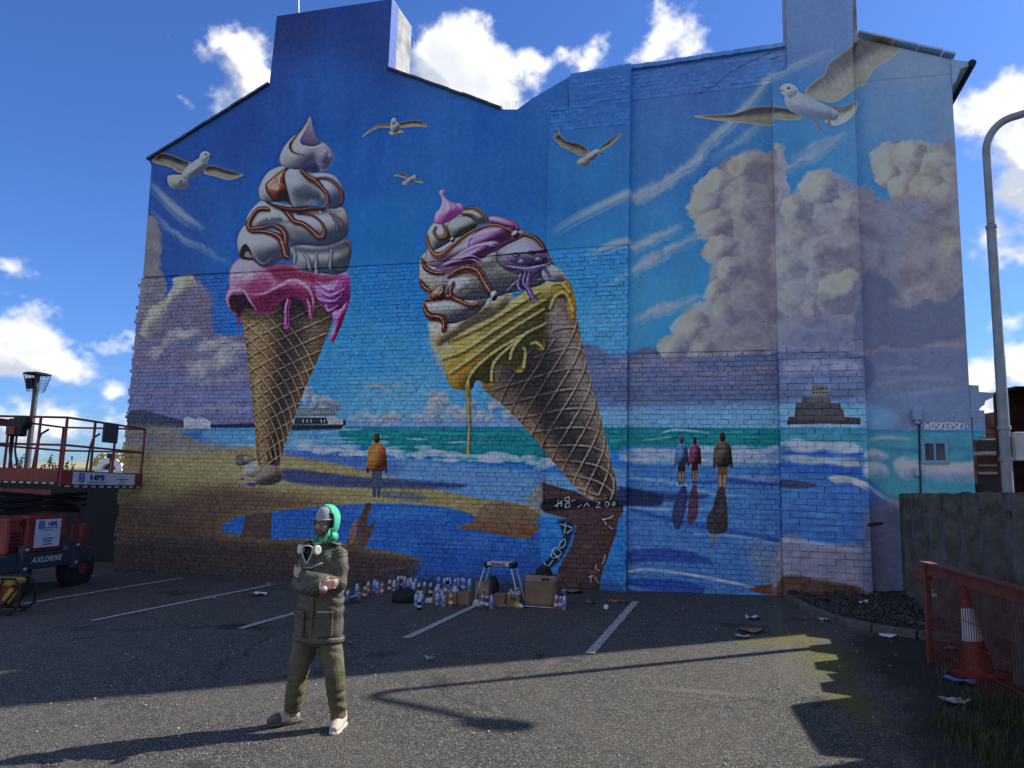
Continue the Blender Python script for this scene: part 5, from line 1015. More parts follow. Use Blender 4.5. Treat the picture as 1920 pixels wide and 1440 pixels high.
# ---------------------------------------------------------------- kerb and rough bed by the wall
M_CONC = mat('kerb_concrete', (.10, .098, .092), .9, .25, 9, .6, 60, dirt_or_shade=(.05, .055, .035)); M_SOIL = mat('soil', (.026, .023, .02), .95, .4, 5, .8, 22, dirt_or_shade=(.06, .055, .045), dscale=9)
kp = [Vector(p) for p in ((.78, -.42), (.90, -.95), (1.05, -1.55), (1.28, -2.15), (1.62, -2.58), (2.05, -2.86), (2.5, -3.0))]
kroot = empty('kerb', (0, 0, 0), 'low curved concrete kerb edging the rough bed beside the wall', 'kerb')
for a, b in zip(kp[:-1], kp[1:]):
    d = (b - a).normalized(); s = Vector((d.y, -d.x)); e = .008
    a2, b2 = a + d * e, b - d * e; mb = MB(); vs = []
    for p in (a2, b2):
        for sg, hh in ((.06, -.08), (-.06, -.08), (-.055, .085), (.045, .09), (.06, .06)): q = p + s * -sg; vs.append((q.x, q.y, G(q.x, q.y) + hh))
    mb.add(vs, [(0, 1, 2, 3, 4), (9, 8, 7, 6, 5)] + [(i, i + 5, (i + 1) % 5 + 5, (i + 1) % 5) for i in range(5)]); mb.build('kerb_stone', M_CONC, kroot, bevel=.01)
mb = MB(); n_ = 34
for j in range(n_):
    for i in range(n_):
        x = .75 + 1.85 * i / (n_ - 1); y = -3.0 + 3.05 * j / (n_ - 1)
        yk = np.interp(x, [.75, .90, 1.05, 1.28, 1.62, 2.05, 2.6], [-.1, -.95, -1.5, -2.1, -2.52, -2.8, -2.95])
        inside = min(1, max(0, (y - yk) / .1)); z = G(x, y) - .03 + inside * (.10 + .06 * mnoise.noise(Vector((x * 3, y * 3, 1))) + .03 * mnoise.noise(Vector((x * 11, y * 11, 4))) + .06 * max(0, (y + 1) ))
        mb.v.append((x, y, z))
for j in range(n_ - 1):
    for i in range(n_ - 1): mb.f.append((j * n_ + i, j * n_ + i + 1, (j + 1) * n_ + i + 1, (j + 1) * n_ + i)); mb.mi.append(0)
bed = tag(mb.build('soil_bed', M_SOIL, smooth='all', fixn=False), kind='structure')
M_CONC2 = mat('rubble', (.07, .065, .058), .9, .5, 4, .5)
mb = MB(); q = random.Random(8)
for k in range(900):
    x = q.uniform(.95, 2.45); y = q.uniform(-2.6, -.1)
    if y < np.interp(x, [.75, .90, 1.05, 1.28, 1.62, 2.05, 2.6], [-.1, -.85, -1.4, -1.95, -2.4, -2.7, -2.85]): continue
    r = q.uniform(.005, .020); mb.box((x, y, G(x, y) + .1 + .03 * max(0, y + 1)), (r * 2.2, r * 1.6, r), Euler((q.random(), q.random(), q.random() * 6)).to_matrix())
tag(mb.build('rubble', M_CONC2), kind='stuff')

# weeds and grass on the shaded side
M_GRASS = mat('rough_grass', (.05, .062, .02), .8, .5, 3); M_WEED = mat('dead_weed', (.11, .095, .055), .9, .4, 3)
def blades(mb, x, y, n, h, spread, q, w=.006):
    for k in range(n):
        bx, by = x + q.gauss(0, spread), y + q.gauss(0, spread); a = q.uniform(0, 6.28); hh = h * q.uniform(.4, 1.2); le = q.uniform(.3, .9) * hh
        z = G(bx, by) + (.08 if by > -2.2 and bx > 1.3 else .0); c, s = math.cos(a), math.sin(a)
        p0, p1, p2 = (bx, by, z - .01), (bx + c * le * .4, by + s * le * .4, z + hh * .7), (bx + c * le, by + s * le, z + hh)
        b = len(mb.v); mb.v += [(p0[0] - s * w, p0[1] + c * w, p0[2]), (p0[0] + s * w, p0[1] - c * w, p0[2]), (p1[0] - s * w * .7, p1[1] + c * w * .7, p1[2]), (p1[0] + s * w * .7, p1[1] - c * w * .7, p1[2]), p2]
        mb.f += [(b, b + 1, b + 3, b + 2), (b + 2, b + 3, b + 4)]; mb.mi += [mb.k] * 2
q = random.Random(12); mb = MB()
for k in range(330):
    p = gnd(q.uniform(1560, 1960), q.uniform(1262, 1470)); 
    if p[0] < 1.2 + q.uniform(-.2, .3): continue
    mb.k = 0 if q.random() < .7 else 1; blades(mb, p[0], p[1], q.randint(4, 10), q.choice((.025, .04, .06, .1)), .06, q, .003)
for px, py in ((1850, 1330), (1880, 1360), (1905, 1340), (1830, 1395), (1790, 1370), (1860, 1420)):
    p = gnd(px, py); mb.k = 0; blades(mb, p[0], p[1], 110, .16, .09, q, .0035)
tag(mb.build('rough_grass', [M_GRASS, M_WEED]), kind='stuff')
mb = MB()
for px, py in ((1560, 1108), (1575, 1104), (1590, 1112), (1640, 1112), (1600, 1125)):
    p = on_wall(px, py, -.45); blades(mb, p[0], p[1], 26, .16, .07, q, .004)
tag(mb.build('dead_weeds', M_WEED), 'clump of dry brown weeds growing at the foot of the wall breast', 'weeds')

# ---------------------------------------------------------------- corrugated concrete fence down the right side
M_FENCE = mat('weathered_concrete', (.105, .107, .098), .88, .35, 5.0, .6, 22, dirt_or_shade=(.04, .043, .036), dscale=3.2)
fence = empty('concrete_fence', (2.45, 0, .4), 'tall dark grey ribbed concrete fence along the right side of the car park', 'fence')
PIT, FX0, FX1, TH, ZT = .78, 2.44, 2.68, .10, 2.0
def fpan(y0, y1, xa, xb, z0, z1): # slab from (xa,y0) to (xb,y1)
    d = Vector((xb - xa, y1 - y0)).normalized(); s = Vector((-d.y, d.x)) * TH
    if s.x < 0: s = -s
    mb = MB(); vs = [(xa, y0), (xb, y1), (xb + s.x, y1 + s.y), (xa + s.x, y0 + s.y)]
    return [(x, y, z0) for x, y in vs] + [(x, y, z1) for x, y in vs]
FB = [(0, 1, 2, 3), (7, 6, 5, 4), (0, 4, 5, 1), (1, 5, 6, 2), (2, 6, 7, 3), (3, 7, 4, 0)]
q = random.Random(2)
for k in range(19):
    y = -.05 - k * PIT; zt = ZT + q.uniform(-.012, .012); zb_ = -.2
    mb = MB()
    zs = zt - .24                                        # drain slot through the front face
    for (ya, yb, za, zb2) in ((.0, .06, zb_, zt), (.24, .30, zb_, zt), (.06, .24, zb_, zs), (.06, .24, zs + .075, zt)): mb.add(fpan(y - ya, y - yb, FX0, FX0, za, zb2), FB)
    mb.add(fpan(y - .30, y - .39, FX0, FX1, zb_, zt), FB); mb.add(fpan(y - .39, y - .69, FX1, FX1, zb_, zt), FB)
    mb.add(fpan(y - .69, y - .78, FX1, FX0, zb_, zt), FB)
    for t in range(5):                                   # broken lip
        yy = y - (q.uniform(.42, .66) if t % 2 == 0 else q.uniform(.06, .24)); mb.box((FX0 + .05 if t % 2 else FX1 + .05, yy, zt), (.07, q.uniform(.04, .10), q.uniform(.01, .025)))
    mb.build('fence_panel', M_FENCE, fence)

# unseen cabins added beyond the fence, shaped to cast the shade on the tarmac
M_CAB = mat('cabin_green', (.05, .07, .06), .6, .15, 4)
def cabin(name, poly, z0, z1, label):
    """upright walls of a plan polygon, with ribs and a lid"""
    t = empty(name, (0, 0, 0), label, 'cabin'); mb = MB(); n = len(poly)
    mb.add([(x, y, z0) for x, y in poly] + [(x, y, z1) for x, y in poly], [tuple(range(n)), tuple(range(2 * n - 1, n - 1, -1))] + [(i, n + i, n + (i + 1) % n, (i + 1) % n) for i in range(n)]); mb.build('wall_shell', M_CAB, t)
    mb = MB(); cx = sum(p[0] for p in poly) / n; cy = sum(p[1] for p in poly) / n
    mb.add([(cx + (x - cx) * .985, cy + (y - cy) * .985, z1 + .002) for x, y in poly] + [(cx + (x - cx) * .97, cy + (y - cy) * .97, z1 + .06) for x, y in poly], [tuple(range(n)), tuple(range(2 * n - 1, n - 1, -1))] + [(i, n + i, n + (i + 1) % n, (i + 1) % n) for i in range(n)]); mb.build('roof_lid', M_DARK, t)
    return t
cabin('shade_cabin', [(3.35, -3.86), (5.6, -3.86), (5.6, -5.0), (3.5, -5.0)], .2, 3.24, 'unseen dark green cabin added behind the ribbed fence to cast shade')
cabin('tall_shade_cabin', [(3.7, -5.06), (6.4, -5.06), (6.4, -11), (3.3, -11)], .2, 3.9, 'taller unseen green cabin added behind the near fence end to cast shade')
# the neighbouring block across the lane, outside the frame, whose corner shades the car park
blk = empty('corner_block', (0, 0, 0), 'tall brick corner block across the lane, outside the right edge', 'building')
mb = MB(); pl = [(5.95, .77), (11.0, 4.4), (12.5, 10.5), (7.9, 7.6)]; n = 4; z1 = 14.2
mb.add([(x, y, .1) for x, y in pl] + [(x, y, z1) for x, y in pl], [tuple(range(n)), tuple(range(2 * n - 1, n - 1, -1))] + [(i, n + i, n + (i + 1) % n, (i + 1) % n) for i in range(n)]); mb.build('brick_wall', M_BACK, blk)
for fl in range(4):
    for t in (.2, .5, .8):
        a, b = Vector(pl[0]), Vector(pl[1]); p = a + (b - a) * t; mb = MB(); ang = math.atan2(b.y - a.y, b.x - a.x)
        mb.box((p.x + .583 * .01, p.y - .813 * .01, 1.8 + fl * 2.8), (.9, .06, 1.3), Matrix.Rotation(ang, 3, 'Z')); mb.build('window', M_GLASS, blk)

# ---------------------------------------------------------------- red mesh gate, cone, lamp column
M_RED = mat('red_steel', (.17, .040, .030), .55, .25, 7, .2, 40, dirt_or_shade=(.10, .055, .045), dscale=5)
g0, g1 = gnd(1744, 1243), gnd(1935, 1352); gd = g1[:2] - g0[:2]; gd /= np.linalg.norm(gd)
gate = empty('mesh_gate', tuple(g0), 'red steel mesh gate panel with flat top rail at the right edge', 'gate', rz=math.atan2(gd[1], gd[0]))
gslope = (G(*(g0[:2] + gd * 2)) - G(*g0[:2])) / 2
GH = 183 * mpp(g0); GL = 3.2
def zl(x): return gslope * x
mb = MB(); mb.box((0, 0, GH / 2 - .03), (.055, .05, GH + .06)); mb.build('post', M_RED, gate, bevel=.005)
mb = MB(); mb.add([(-.03, -.05, GH), (GL, -.05, GH + zl(GL)), (GL, .05, GH + zl(GL)), (-.03, .05, GH), (-.03, -.05, GH + .018), (GL, -.05, GH + .018 + zl(GL)), (GL, .05, GH + .018 + zl(GL)), (-.03, .05, GH + .018)], [(0, 1, 5, 4), (1, 2, 6, 5), (2, 3, 7, 6), (3, 0, 4, 7), (4, 5, 6, 7), (3, 2, 1, 0)]); mb.build('top_rail', M_RED, gate)
mb = MB(); mb.box((GL / 2, .0, GH - .06 + zl(GL / 2)), (GL, .012, .10), Matrix.Rotation(-math.atan(gslope), 3, 'Y')); mb.build('kick_plate', M_RED, gate)
nw = int(GL / .048)
for k in range(1, nw): x = k * .048; mb = MB(); mb.tube([(x, .005, .015 + zl(x)), (x, .005, GH - .01 + zl(x))], .0042, 4); mb.build('wire', M_RED, gate)
for z in (.17, .36, .56, .74): mb = MB(); mb.tube([(0, -.002, z), (GL, -.002, z + zl(GL))], .0045, 5); mb.build('cross_wire', M_RED, gate)
mb = MB(); mb.box((-.17, .03, GH * .87), (.26, .10, .10)); mb.build('hinge_block', M_RED, gate, bevel=.006)
pl_ = empty('padlock', tuple(Vector((g0[0], g0[1], g0[2])) + Vector((gd[0] * .17, gd[1] * .17, GH * .70))), 'small steel padlock hanging on the red mesh gate', 'padlock')
mb = MB(); mb.box((0, -.02, 0), (.045, .02, .04)); mb.build('lock_body', mat('galvanised', 0), pl_, bevel=.004)
mb = MB(); mb.tube([(-.015, -.02, .02), (-.015, -.02, .045), (0, -.02, .058), (.015, -.02, .045), (.015, -.02, .02)], .004, 6); mb.build('shackle', mat('galvanised', 0), pl_, smooth=True)

cp = gnd(1836, 1268); M_CR = mat('cone_red', (.30, .03, .03), .5, .15, 5, dirt_or_shade=(.10, .03, .03), dscale=6); M_CW = mat('cone_sleeve', (.62, .62, .64), .4, .08, 14, dirt_or_shade=(.35, .35, .34), dscale=7); M_RUB = mat('black_rubber', (.02, .02, .02), .8, .3, 9)
ch = 168 * mpp(cp)
cone_ = empty('traffic_cone', tuple(cp), 'red and white traffic cone leaning behind the red mesh gate', 'cone'); cone_.rotation_euler = (R(-2), R(-6), .3)
mb = MB(); mb.box((0, 0, .02), (.34, .34, .045), taper=.94); mb.build('base', M_CR, cone_, bevel=.01)
prof = lambda a, b: [(.135 - .11 * a, ch * a + .04 * (1 - a)), (.135 - .11 * b, ch * b + .04 * (1 - b))]
for nm, a, b, m_ in (('lower_body', 0, .36, M_CR), ('reflective_sleeve', .36, .73, M_CW), ('upper_body', .73, 1, M_CR)): mb = MB(); mb.lathe(prof(a, b), n=22); mb.build(nm, m_, cone_, smooth=True)

M_GALV = mat('lamp_steel', (.27, .29, .32), .55, .15, 6, .15, metal=.2)
lamp = empty('street_lamp', (3.35, -1.9, G(3.35, -1.9)), 'tall grey steel lamp column with a curved arm behind the fence', 'street lamp')
mb = MB(); mb.tube([(0, 0, -.02), (0, 0, 3.4)], .064, 14); mb.build('base_column', M_GALV, lamp, smooth=True)
mb = MB(); mb.tube([(0, 0, 3.4), (0, 0, 5.15)], .060, 14); mb.tube([(0, 0, 5.13), (0, 0, 5.17)], .068, 14); mb.build('mid_column', M_GALV, lamp, smooth=True)
arc = [(0, 0, 5.19), (0, 0, 6.2)] + [(.38 * (1 - math.cos(t)), -.05 * (1 - math.cos(t)), 6.2 + .45 * math.sin(t)) for t in np.linspace(.15, 1.35, 9)] + [(1.0, -.13, 6.78), (1.55, -.2, 6.92)]
mb = MB(); mb.tube(arc, [.050] * (len(arc) - 1) + [.04], 12); mb.build('arm', M_GALV, lamp, smooth=True)
mb = MB(); mb.lathe([(.03, -.28), (.11, -.2), (.15, 0), (.12, .22), (.04, .3)], (0, 0, 0), 14, M=Matrix.Rotation(R(90), 3, 'Y')); o = mb.build('lamp_head', M_GALV, lamp, smooth=True); o.location = (1.75, -.23, 6.95); o.scale = (1, 1, .55)
for z in (2.45, 2.05): mb = MB(); mb.tube([(0, 0, z), (0, 0, z + .05)], .077, 14); mb.build('band', M_GALV, lamp, smooth=True)
mb = MB(); mb.box((.16, .02, 2.24), (.12, .1, .36)); mb.build('control_box', mat('pale_plastic', (.5, .5, .5), .6), lamp, bevel=.008)

# ---------------------------------------------------------------- street beyond on the right
M_FB = mat('far_brick', (.16, .075, .055), .9, .3, 1.2, .3, 6); M_STONE = mat('pale_stone', (.34, .32, .29), .85, .15, 3)
def far(px, py, Z):
    d = pxray(px, py); return CAM + d * Z
fh = empty('brick_house', (0, 0, 0), 'distant red brick house with a gable roof beyond the lamp column', 'house')
def quadbox(mb, x0p, x1p, y0p, y1p, Z, depth=3.0, mi=None):
    a, b = far(x0p, y1p, Z), far(x1p, y1p, Z); h = (y1p - y0p) * Z / FPX
    w_ = b - a; w_[2] = 0; L = np.linalg.norm(w_); w_ /= L; nrm = np.array((-w_[1], w_[0], 0))
    vs = [a, b, b + nrm * depth, a + nrm * depth]; vs += [v + np.array((0, 0, h)) for v in vs]
    mb.add(vs, [(0, 3, 2, 1), (4, 5, 6, 7), (0, 1, 5, 4), (1, 2, 6, 5), (2, 3, 7, 6), (3, 0, 4, 7)], mi)
    return a, w_, nrm, h, L
ZF = 34.0
mb = MB(); a, w_, nrm, h, L = quadbox(mb, 1836, 1960, 812, 948, ZF, 8); mb.build('wall', M_FB, fh)
mb = MB(); b0 = a + np.array((0, 0, h)); apx = w_ * L * .33 + np.array((0, 0, 42 * ZF / FPX)); apx2 = w_ * L * .62 + np.array((0, 0, 38 * ZF / FPX))
vs = [b0 - nrm * .05, b0 + apx - nrm * .05, b0 + apx2 - nrm * .05, b0 + w_ * L - nrm * .05]; vs += [v + nrm * 8 for v in vs]
mb.add(vs, [(0, 1, 2, 3), (7, 6, 5, 4), (0, 4, 5, 1), (1, 5, 6, 2), (2, 6, 7, 3), (3, 7, 4, 0)]); rf = mb.build('roof', [M_FB], fh)
mb = MB(); quadbox(mb, 1864, 1878, 774, 800, ZF, .8); mb.build('chimney', M_FB, fh)
for y0p, y1p, m_, nm in ((822, 825, M_STONE, 'string_course'), (871, 874, M_STONE, 'sill_band'), (885, 889, M_STONE, 'shop_lintel'), (826, 845, M_DARK, 'dark_window_band'), (893, 946, M_DARK, 'shop_front')):
    mb = MB(); quadbox(mb, 1838, 1958, y0p, y1p, ZF - .12, .1); mb.build(nm, m_, fh)
mb = MB(); quadbox(mb, 1848, 1958, 846, 852, ZF - 1.2, 1.2); mb.build('porch_roof', M_STONE, fh)
sg = empty('shop_sign', tuple(far(1915, 885, 24)), 'small white shop sign beside the lamp column', 'sign')
mb = MB(); mb.box((0, 0, 0), (.34, .04, .42)); mb.build('sign_board', mat('sign_white', (.7, .7, .72), .5), sg)
textmesh('lettering', 'T.', .18, mat('sign_blue', (.03, .07, .22), .5), sg, Matrix.Translation((-.02, -.025, .05)) @ Matrix.Rotation(R(90), 4, 'X'))
bp_ = empty('brick_pier', (0, 0, 0), 'dark brick pier end at the right edge of the picture', 'wall')
mb = MB(); quadbox(mb, 1906, 1990, 728, 948, 17, .6); mb.build('brick_shaft', mat('pier_brick', (.06, .035, .032), .9, .3, 3, .4), bp_)
mb = MB(); quadbox(mb, 1904, 1992, 724, 729, 16.95, .7); mb.build('pier_cap', M_DARK, bp_)
shr = MB(); q = random.Random(4)
for k in range(240):
    c_ = far(1822 + q.gauss(0, 9), 918 + q.gauss(0, 7), 12.6); a_ = q.uniform(0, 6.28); r = .03
    shr.add([c_ + np.array((r * math.cos(a_), 0, r * math.sin(a_))), c_ + np.array((-r * math.sin(a_) * .5, .02, r * math.cos(a_) * .5)), c_ - np.array((r * math.cos(a_), 0, r * math.sin(a_)))], [(0, 1, 2)])
tag(shr.build('shrub', mat('dark_leaf', (.02, .03, .018), .8, .4, 4), fixn=False), 'dark straggly shrub behind the fence top by the house corner', 'shrub')

# ---------------------------------------------------------------- behind the lift on the left
M_BOARD = mat('black_board', (.007, .008, .011), .7, .3, 6)
bf = empty('boarded_fence', (0, 0, 0), 'dark horizontally boarded screen behind the scissor lift', 'fence')
q = random.Random(3)
for k in range(17):
    mb = MB(); mb.box((-16.9, 1.5 + q.uniform(-.008, .008), .02 + k * .118), (9.4, .03, .1165), Matrix.Rotation(R(5), 3, 'X')); mb.build('board', M_BOARD, bf)
for x in (-12.35, -14.5, -17, -20): mb = MB(); mb.box((x, 1.56, .95), (.12, .08, 2.1)); mb.build('fence_post', M_DARK, bf)
hall = empty('amusement_hall', (0, 0, 0), 'distant hall with a long ribbed yellowish roof beyond the lift', 'building')
M_YR = mat('ochre_roof', (.30, .28, .15), .8, .15, 1.5); ZH = 62.0
mb = MB(); a, w_, nrm, h, L = quadbox(mb, -30, 182, 878, 905, ZH, 14); mb.build('wall', M_STONE, hall)
b0 = a + np.array((0, 0, h))
for k in range(46):
    s0 = w_ * L * k / 46; s1 = w_ * L * (k + .72) / 46; up = np.array((0, 0, 17 * ZH / FPX)); hip = min(1, k / 8)
    mb = MB(); vs = [b0 + s0 - nrm * .4, b0 + s1 - nrm * .4, b0 + s1 + nrm * 6 * hip + up * hip, b0 + s0 + nrm * 6 * hip + up * hip]; vs += [v + np.array((0, 0, .12)) for v in vs]
    mb.add(vs, FB); mb.build('roof_rib', M_YR, hall)
mb = MB(); vs = [b0 - nrm * .3, b0 + w_ * L - nrm * .3, b0 + w_ * L + nrm * 6 + up, b0 + nrm * 6 + w_ * L * .14 + up, b0 + w_ * L + nrm * 13, b0 + nrm * 13]; mb.add(vs, [(0, 1, 2, 3), (3, 2, 4, 5), (0, 3, 5)]); mb.build('roof', mat('ochre_valley', (.17, .16, .10), .8), hall, fixn=False)
dome = empty('arched_pavilion', (0, 0, 0), 'white arched pavilion front with yellow stars beyond the lift', 'building')
M_WH = mat('white_paint', (.78, .78, .76), .6, .05, 3); M_GOLD = mat('gold_paint', (.55, .40, .10), .5)
ca = far(203, 882, 50); rr = 25 * 50 / FPX
w_ = RT * 1.0; w_[2] = 0; w_ /= np.linalg.norm(w_); nrm = np.array((-w_[1], w_[0], 0))
def ringpart(r0_, r1_, dep0, dep1):
    mb = MB(); K = 20; vs = []
    for dep in (dep0, dep1):
        for r_ in (r0_, r1_):
            for i in range(K + 1): t = math.pi * i / K; vs.append(ca + w_ * r_ * math.cos(t) + np.array((0, 0, r_ * math.sin(t) * .95)) + nrm * dep)
    for i in range(K):
        o1, o2, o3 = K + 1, 2 * (K + 1), 3 * (K + 1)
        mb.f += [(i, i + 1, o1 + i + 1, o1 + i), (o2 + i, o3 + i, o3 + i + 1, o2 + i + 1), (o1 + i, o1 + i + 1, o3 + i + 1, o3 + i), (i, o2 + i, o2 + i + 1, i + 1)]; mb.mi += [0] * 4
    mb.v = [tuple(v) for v in vs]; return mb
ringpart(rr * .55, rr, 0, 6).build('arch', M_WH, dome); ringpart(.01, rr * .55, .4, .5).build('dark_fanlight', M_GLASS, dome)
mb = MB(); a, *_ = quadbox(mb, 176, 230, 881, 905, 50, 6); mb.build('wall', M_WH, dome)
for k, t in enumerate((2.75, 2.45, 2.05, 1.1, .7)):
    p = ca + w_ * rr * 1.22 * math.cos(t) + np.array((0, 0, rr * 1.2 * math.sin(t))); mb = MB()
    vs = []
    for dp in (0, .1):
        for i in range(10): r_ = .34 if i % 2 == 0 else .15; vs.append(p + w_ * r_ * math.sin(i * .628) + np.array((0, 0, r_ * math.cos(i * .628))) + nrm * dp)
    mb.add(vs, [tuple(range(10)), tuple(range(19, 9, -1))] + [(i, 10 + i, 10 + (i + 1) % 10, (i + 1) % 10) for i in range(10)]); mb.build('star', M_GOLD, dome)
fl = empty('floodlight_pole', tuple(far(203, 905, 40)), 'short floodlight on a thin pole in front of the white arch', 'floodlight')
s_ = 40 / FPX
mb = MB(); mb.tube([(0, 0, 0), (0, 0, 48 * s_)], .05, 6); mb.build('pole', M_DARK, fl)
mb = MB(); mb.box((0, 0, 50 * s_), (11 * s_, .2, 9 * s_), taper=1.15); mb.build('flood_head', M_DARK, fl)
# lamp post with caged floodlights
Zl = 24.0; lb_ = far(47, 905, Zl); s_ = Zl / FPX
M_LPG = mat('post_grey', (.07, .075, .085), .6)
lp_ = empty('caged_lamp_post', (lb_[0], lb_[1], 0), 'grey lamp post with a flat hood and wire cage above the lift', 'lamp post')
hz = float(far(66, 700, Zl)[2]); rp = 5.2 * s_
mb = MB(); mb.tube([(0, 0, 0), (0, 0, hz + .05)], [rp * 1.05, rp * .95], 12); mb.build('pole', M_LPG, lp_, smooth=True)
mb = MB(); mb.lathe([(.03, hz + .12), (.40, hz + .06), (.40, hz + .02), (.03, hz)], n=8); mb.build('hood', M_DARK, lp_)
mb = MB(); mb.box((-.14, -.06, hz - .26), (.24, .2, .34), Matrix.Rotation(R(14), 3, 'X')); mb.build('lamp_box', M_DARK, lp_)
cage = MB()
for k in range(16):
    t = 6.2832 * k / 16; cage.tube([(.385 * math.cos(t), .385 * math.sin(t), hz), (.24 * math.cos(t), .24 * math.sin(t), hz - .52)], .006, 4)
for j in range(6):
    f_ = j / 5; r_ = .385 - .145 * f_; cage.tube([(r_ * math.cos(6.2832 * k / 16), r_ * math.sin(6.2832 * k / 16), hz - .52 * f_) for k in range(17)], .006, 4, cap=False)
cage.build('wire_cage', M_DARK, lp_)
# bare tree between hall and lift
def bare_tree(px, Z, hpx, seed):
    q = random.Random(seed); b_ = far(px, 905, Z); s_ = Z / FPX
    t_ = empty('bare_tree', (b_[0], b_[1], 0), 'thin leafless tree left of the lamp post, above the ochre roof' if px < 60 else 'thin leafless tree between the lamp post and the white arch', 'tree')
    mb = MB(); zt_ = b_[2] + hpx * s_; mb.tube([(0, 0, 0), (.1, 0, zt_ * .8)], [.09, .05], 7); mb.build('trunk', M_DARK, t_)
    mb = MB()
    for k in range(26):
        x0 = q.uniform(-34, 34) * s_; h0 = zt_ * .72; a = (q.uniform(-14, 16) * s_, q.uniform(-.4, .4), q.uniform(4, 34) * s_)
        p0 = (x0 * .3, 0, h0); p1 = (x0, q.uniform(-.3, .3), h0 + q.uniform(.1, .6)); p2 = tuple(u + v for u, v in zip(p1, a)); mb.tube([p0, p1, p2], [.03, .018, .008], 4)
        for j in range(5): f_ = q.uniform(.3, 1); p = tuple(u + (v - u) * f_ for u, v in zip(p1, p2)); mb.box(p, (.09, .05, .05))
    mb.build('crown', M_DARK, t_)
bare_tree(44, 38, 26, 1); bare_tree(100, 40, 26, 2)
# ---------------------------------------------------------------- scissor lift
LA = math.atan2(.98, -.2); LO = Vector((-11.0, -2.53, 0))
M_LR = mat('lift_red', (.26, .038, .030), .45, .15, 5, .1, 40, dirt_or_shade=(.09, .03, .03), dscale=3); M_LG = mat('lift_grey', (.045, .05, .06), .5, .2, 6); M_BLK = mat('satin_black', (.012, .013, .016), .5, .3, 7); M_BAN = mat('banner_white', (.62, .64, .70), .5, .05, 3); M_NAVY = mat('navy_print', (.012, .025, .12), .5); M_BLUE = mat('blue_print', (.02, .07, .30), .5); M_HY = mat('hazard_white', (.55, .54, .42), .6)
lift = empty('scissor_lift', tuple(LO), 'red scissor lift with a railed platform and white hire signs beside the mural', 'scissor lift', rz=LA)
ax_, bx_ = np.array((math.cos(LA), math.sin(LA), 0)), np.array((-math.sin(LA), math.cos(LA), 0)); lo_ = np.array(LO)
def lp(px, py, yl=0.):
    d = pxray(px, py); t = ((lo_ + bx_ * yl - CAM) @ bx_) / (d @ bx_); P = CAM + d * t - lo_; return float(P @ ax_), float(P[2])
def lend(px, py, xl=0.):
    d = pxray(px, py); t = ((lo_ + ax_ * xl - CAM) @ ax_) / (d @ ax_); P = CAM + d * t - lo_; return float(P @ bx_), float(P[2])
XE = lp(268, 850)[0]; zdk = lp(128, 882)[1]; zbt = lp(128, 913)[1]; ztop = lp(128, 783)[1]; zmid = lp(128, 835)[1]; WD = 1.75; XB = -.0
rail = lambda p, q_, r=.021, nm='rail': MBtube(p, q_, r, nm)
def MBtube(p, q_, r, nm, m_=None, par=None): mb = MB(); mb.tube([p, q_], r, 6); return mb.build(nm, m_ or M_LR, par or lift, smooth=True)
for x, y in ((0, 0), (lp(178, 800)[0], 0), (lp(218, 800)[0], 0), (XE, 0), (0, lend(75, 800)[0]), (0, WD), (XE, WD), (.9, WD), (0, .95)): MBtube((x, y, zdk), (x, y, ztop - .01), .026, 'post')
for z in (ztop, zmid):
    MBtube((0, 0, z), (XE, 0, z), .022, 'rail'); MBtube((0, 0, z), (0, WD + .6, z), .022, 'rail'); MBtube((0, WD, z), (XE, WD, z), .022, 'rail'); MBtube((XE, 0, z), (XE, WD, z), .022, 'rail')
mb = MB()
for k in range(7): mb.box((.35 + k * .12, WD, ztop - .07), (.10, .02, .10))
mb.build('toothed_strip', M_LR, lift)
for x, y in ((lp(70, 800, .9)[0], .9), (lp(170, 800, .5)[0], .5)):
    mb = MB(); mb.tube([(x, y, zdk), (x + .05, y, zmid + .05), (x + .12, y, zmid + .22), (x + .3, y, ztop - .16)], .02, 6); mb.build('grab_handle', M_BLK, lift, smooth=True)
mb = MB(); mb.box((XE / 2, WD / 2, (zdk + zbt) / 2 + .05), (XE, WD, .09)); mb.build('platform_deck', M_LG, lift)
mb = MB(); mb.box((XE / 2, .0, (zdk + zbt) / 2), (XE + .06, .05, zdk - zbt)); mb.build('side_skirt', M_LR, lift, bevel=.008)
mb = MB(); mb.box((.0, .62, (zdk + zbt) / 2 + .04), (.05, 1.15, (zdk - zbt) * .8)); mb.build('end_skirt', M_LR, lift, bevel=.008)
mb = MB(); mb.box((.1, .95, zbt - .10), (.06, 1.5, .10)); mb.build('lower_beam', M_LR, lift, bevel=.008)
def hazard(x0_, x1_, y0_, y1_, z, n):
    for k in range(n):
        f0, f1 = (k + .25) / n, (k + .75) / n; mb = MB(); mb.tube([(x0_ + (x1_ - x0_) * f0, y0_ + (y1_ - y0_) * f0, z), (x0_ + (x1_ - x0_) * f1, y0_ + (y1_ - y0_) * f1, z)], .02, 4); mb.build('hazard_stripe', M_HY, lift)
mb = MB(); mb.box((XE / 2, -.018, zbt + .012), (XE, .02, .05)); mb.build('stripe_bar', M_BLK, lift); hazard(0.02, XE, -.026, -.026, zbt + .012, 10)
mb = MB(); mb.box((-.03, .62, zbt + .06), (.02, 1.1, .045)); mb.build('stripe_bar', M_BLK, lift); hazard(-.04, -.04, 1.15, .05, zbt + .06, 8)
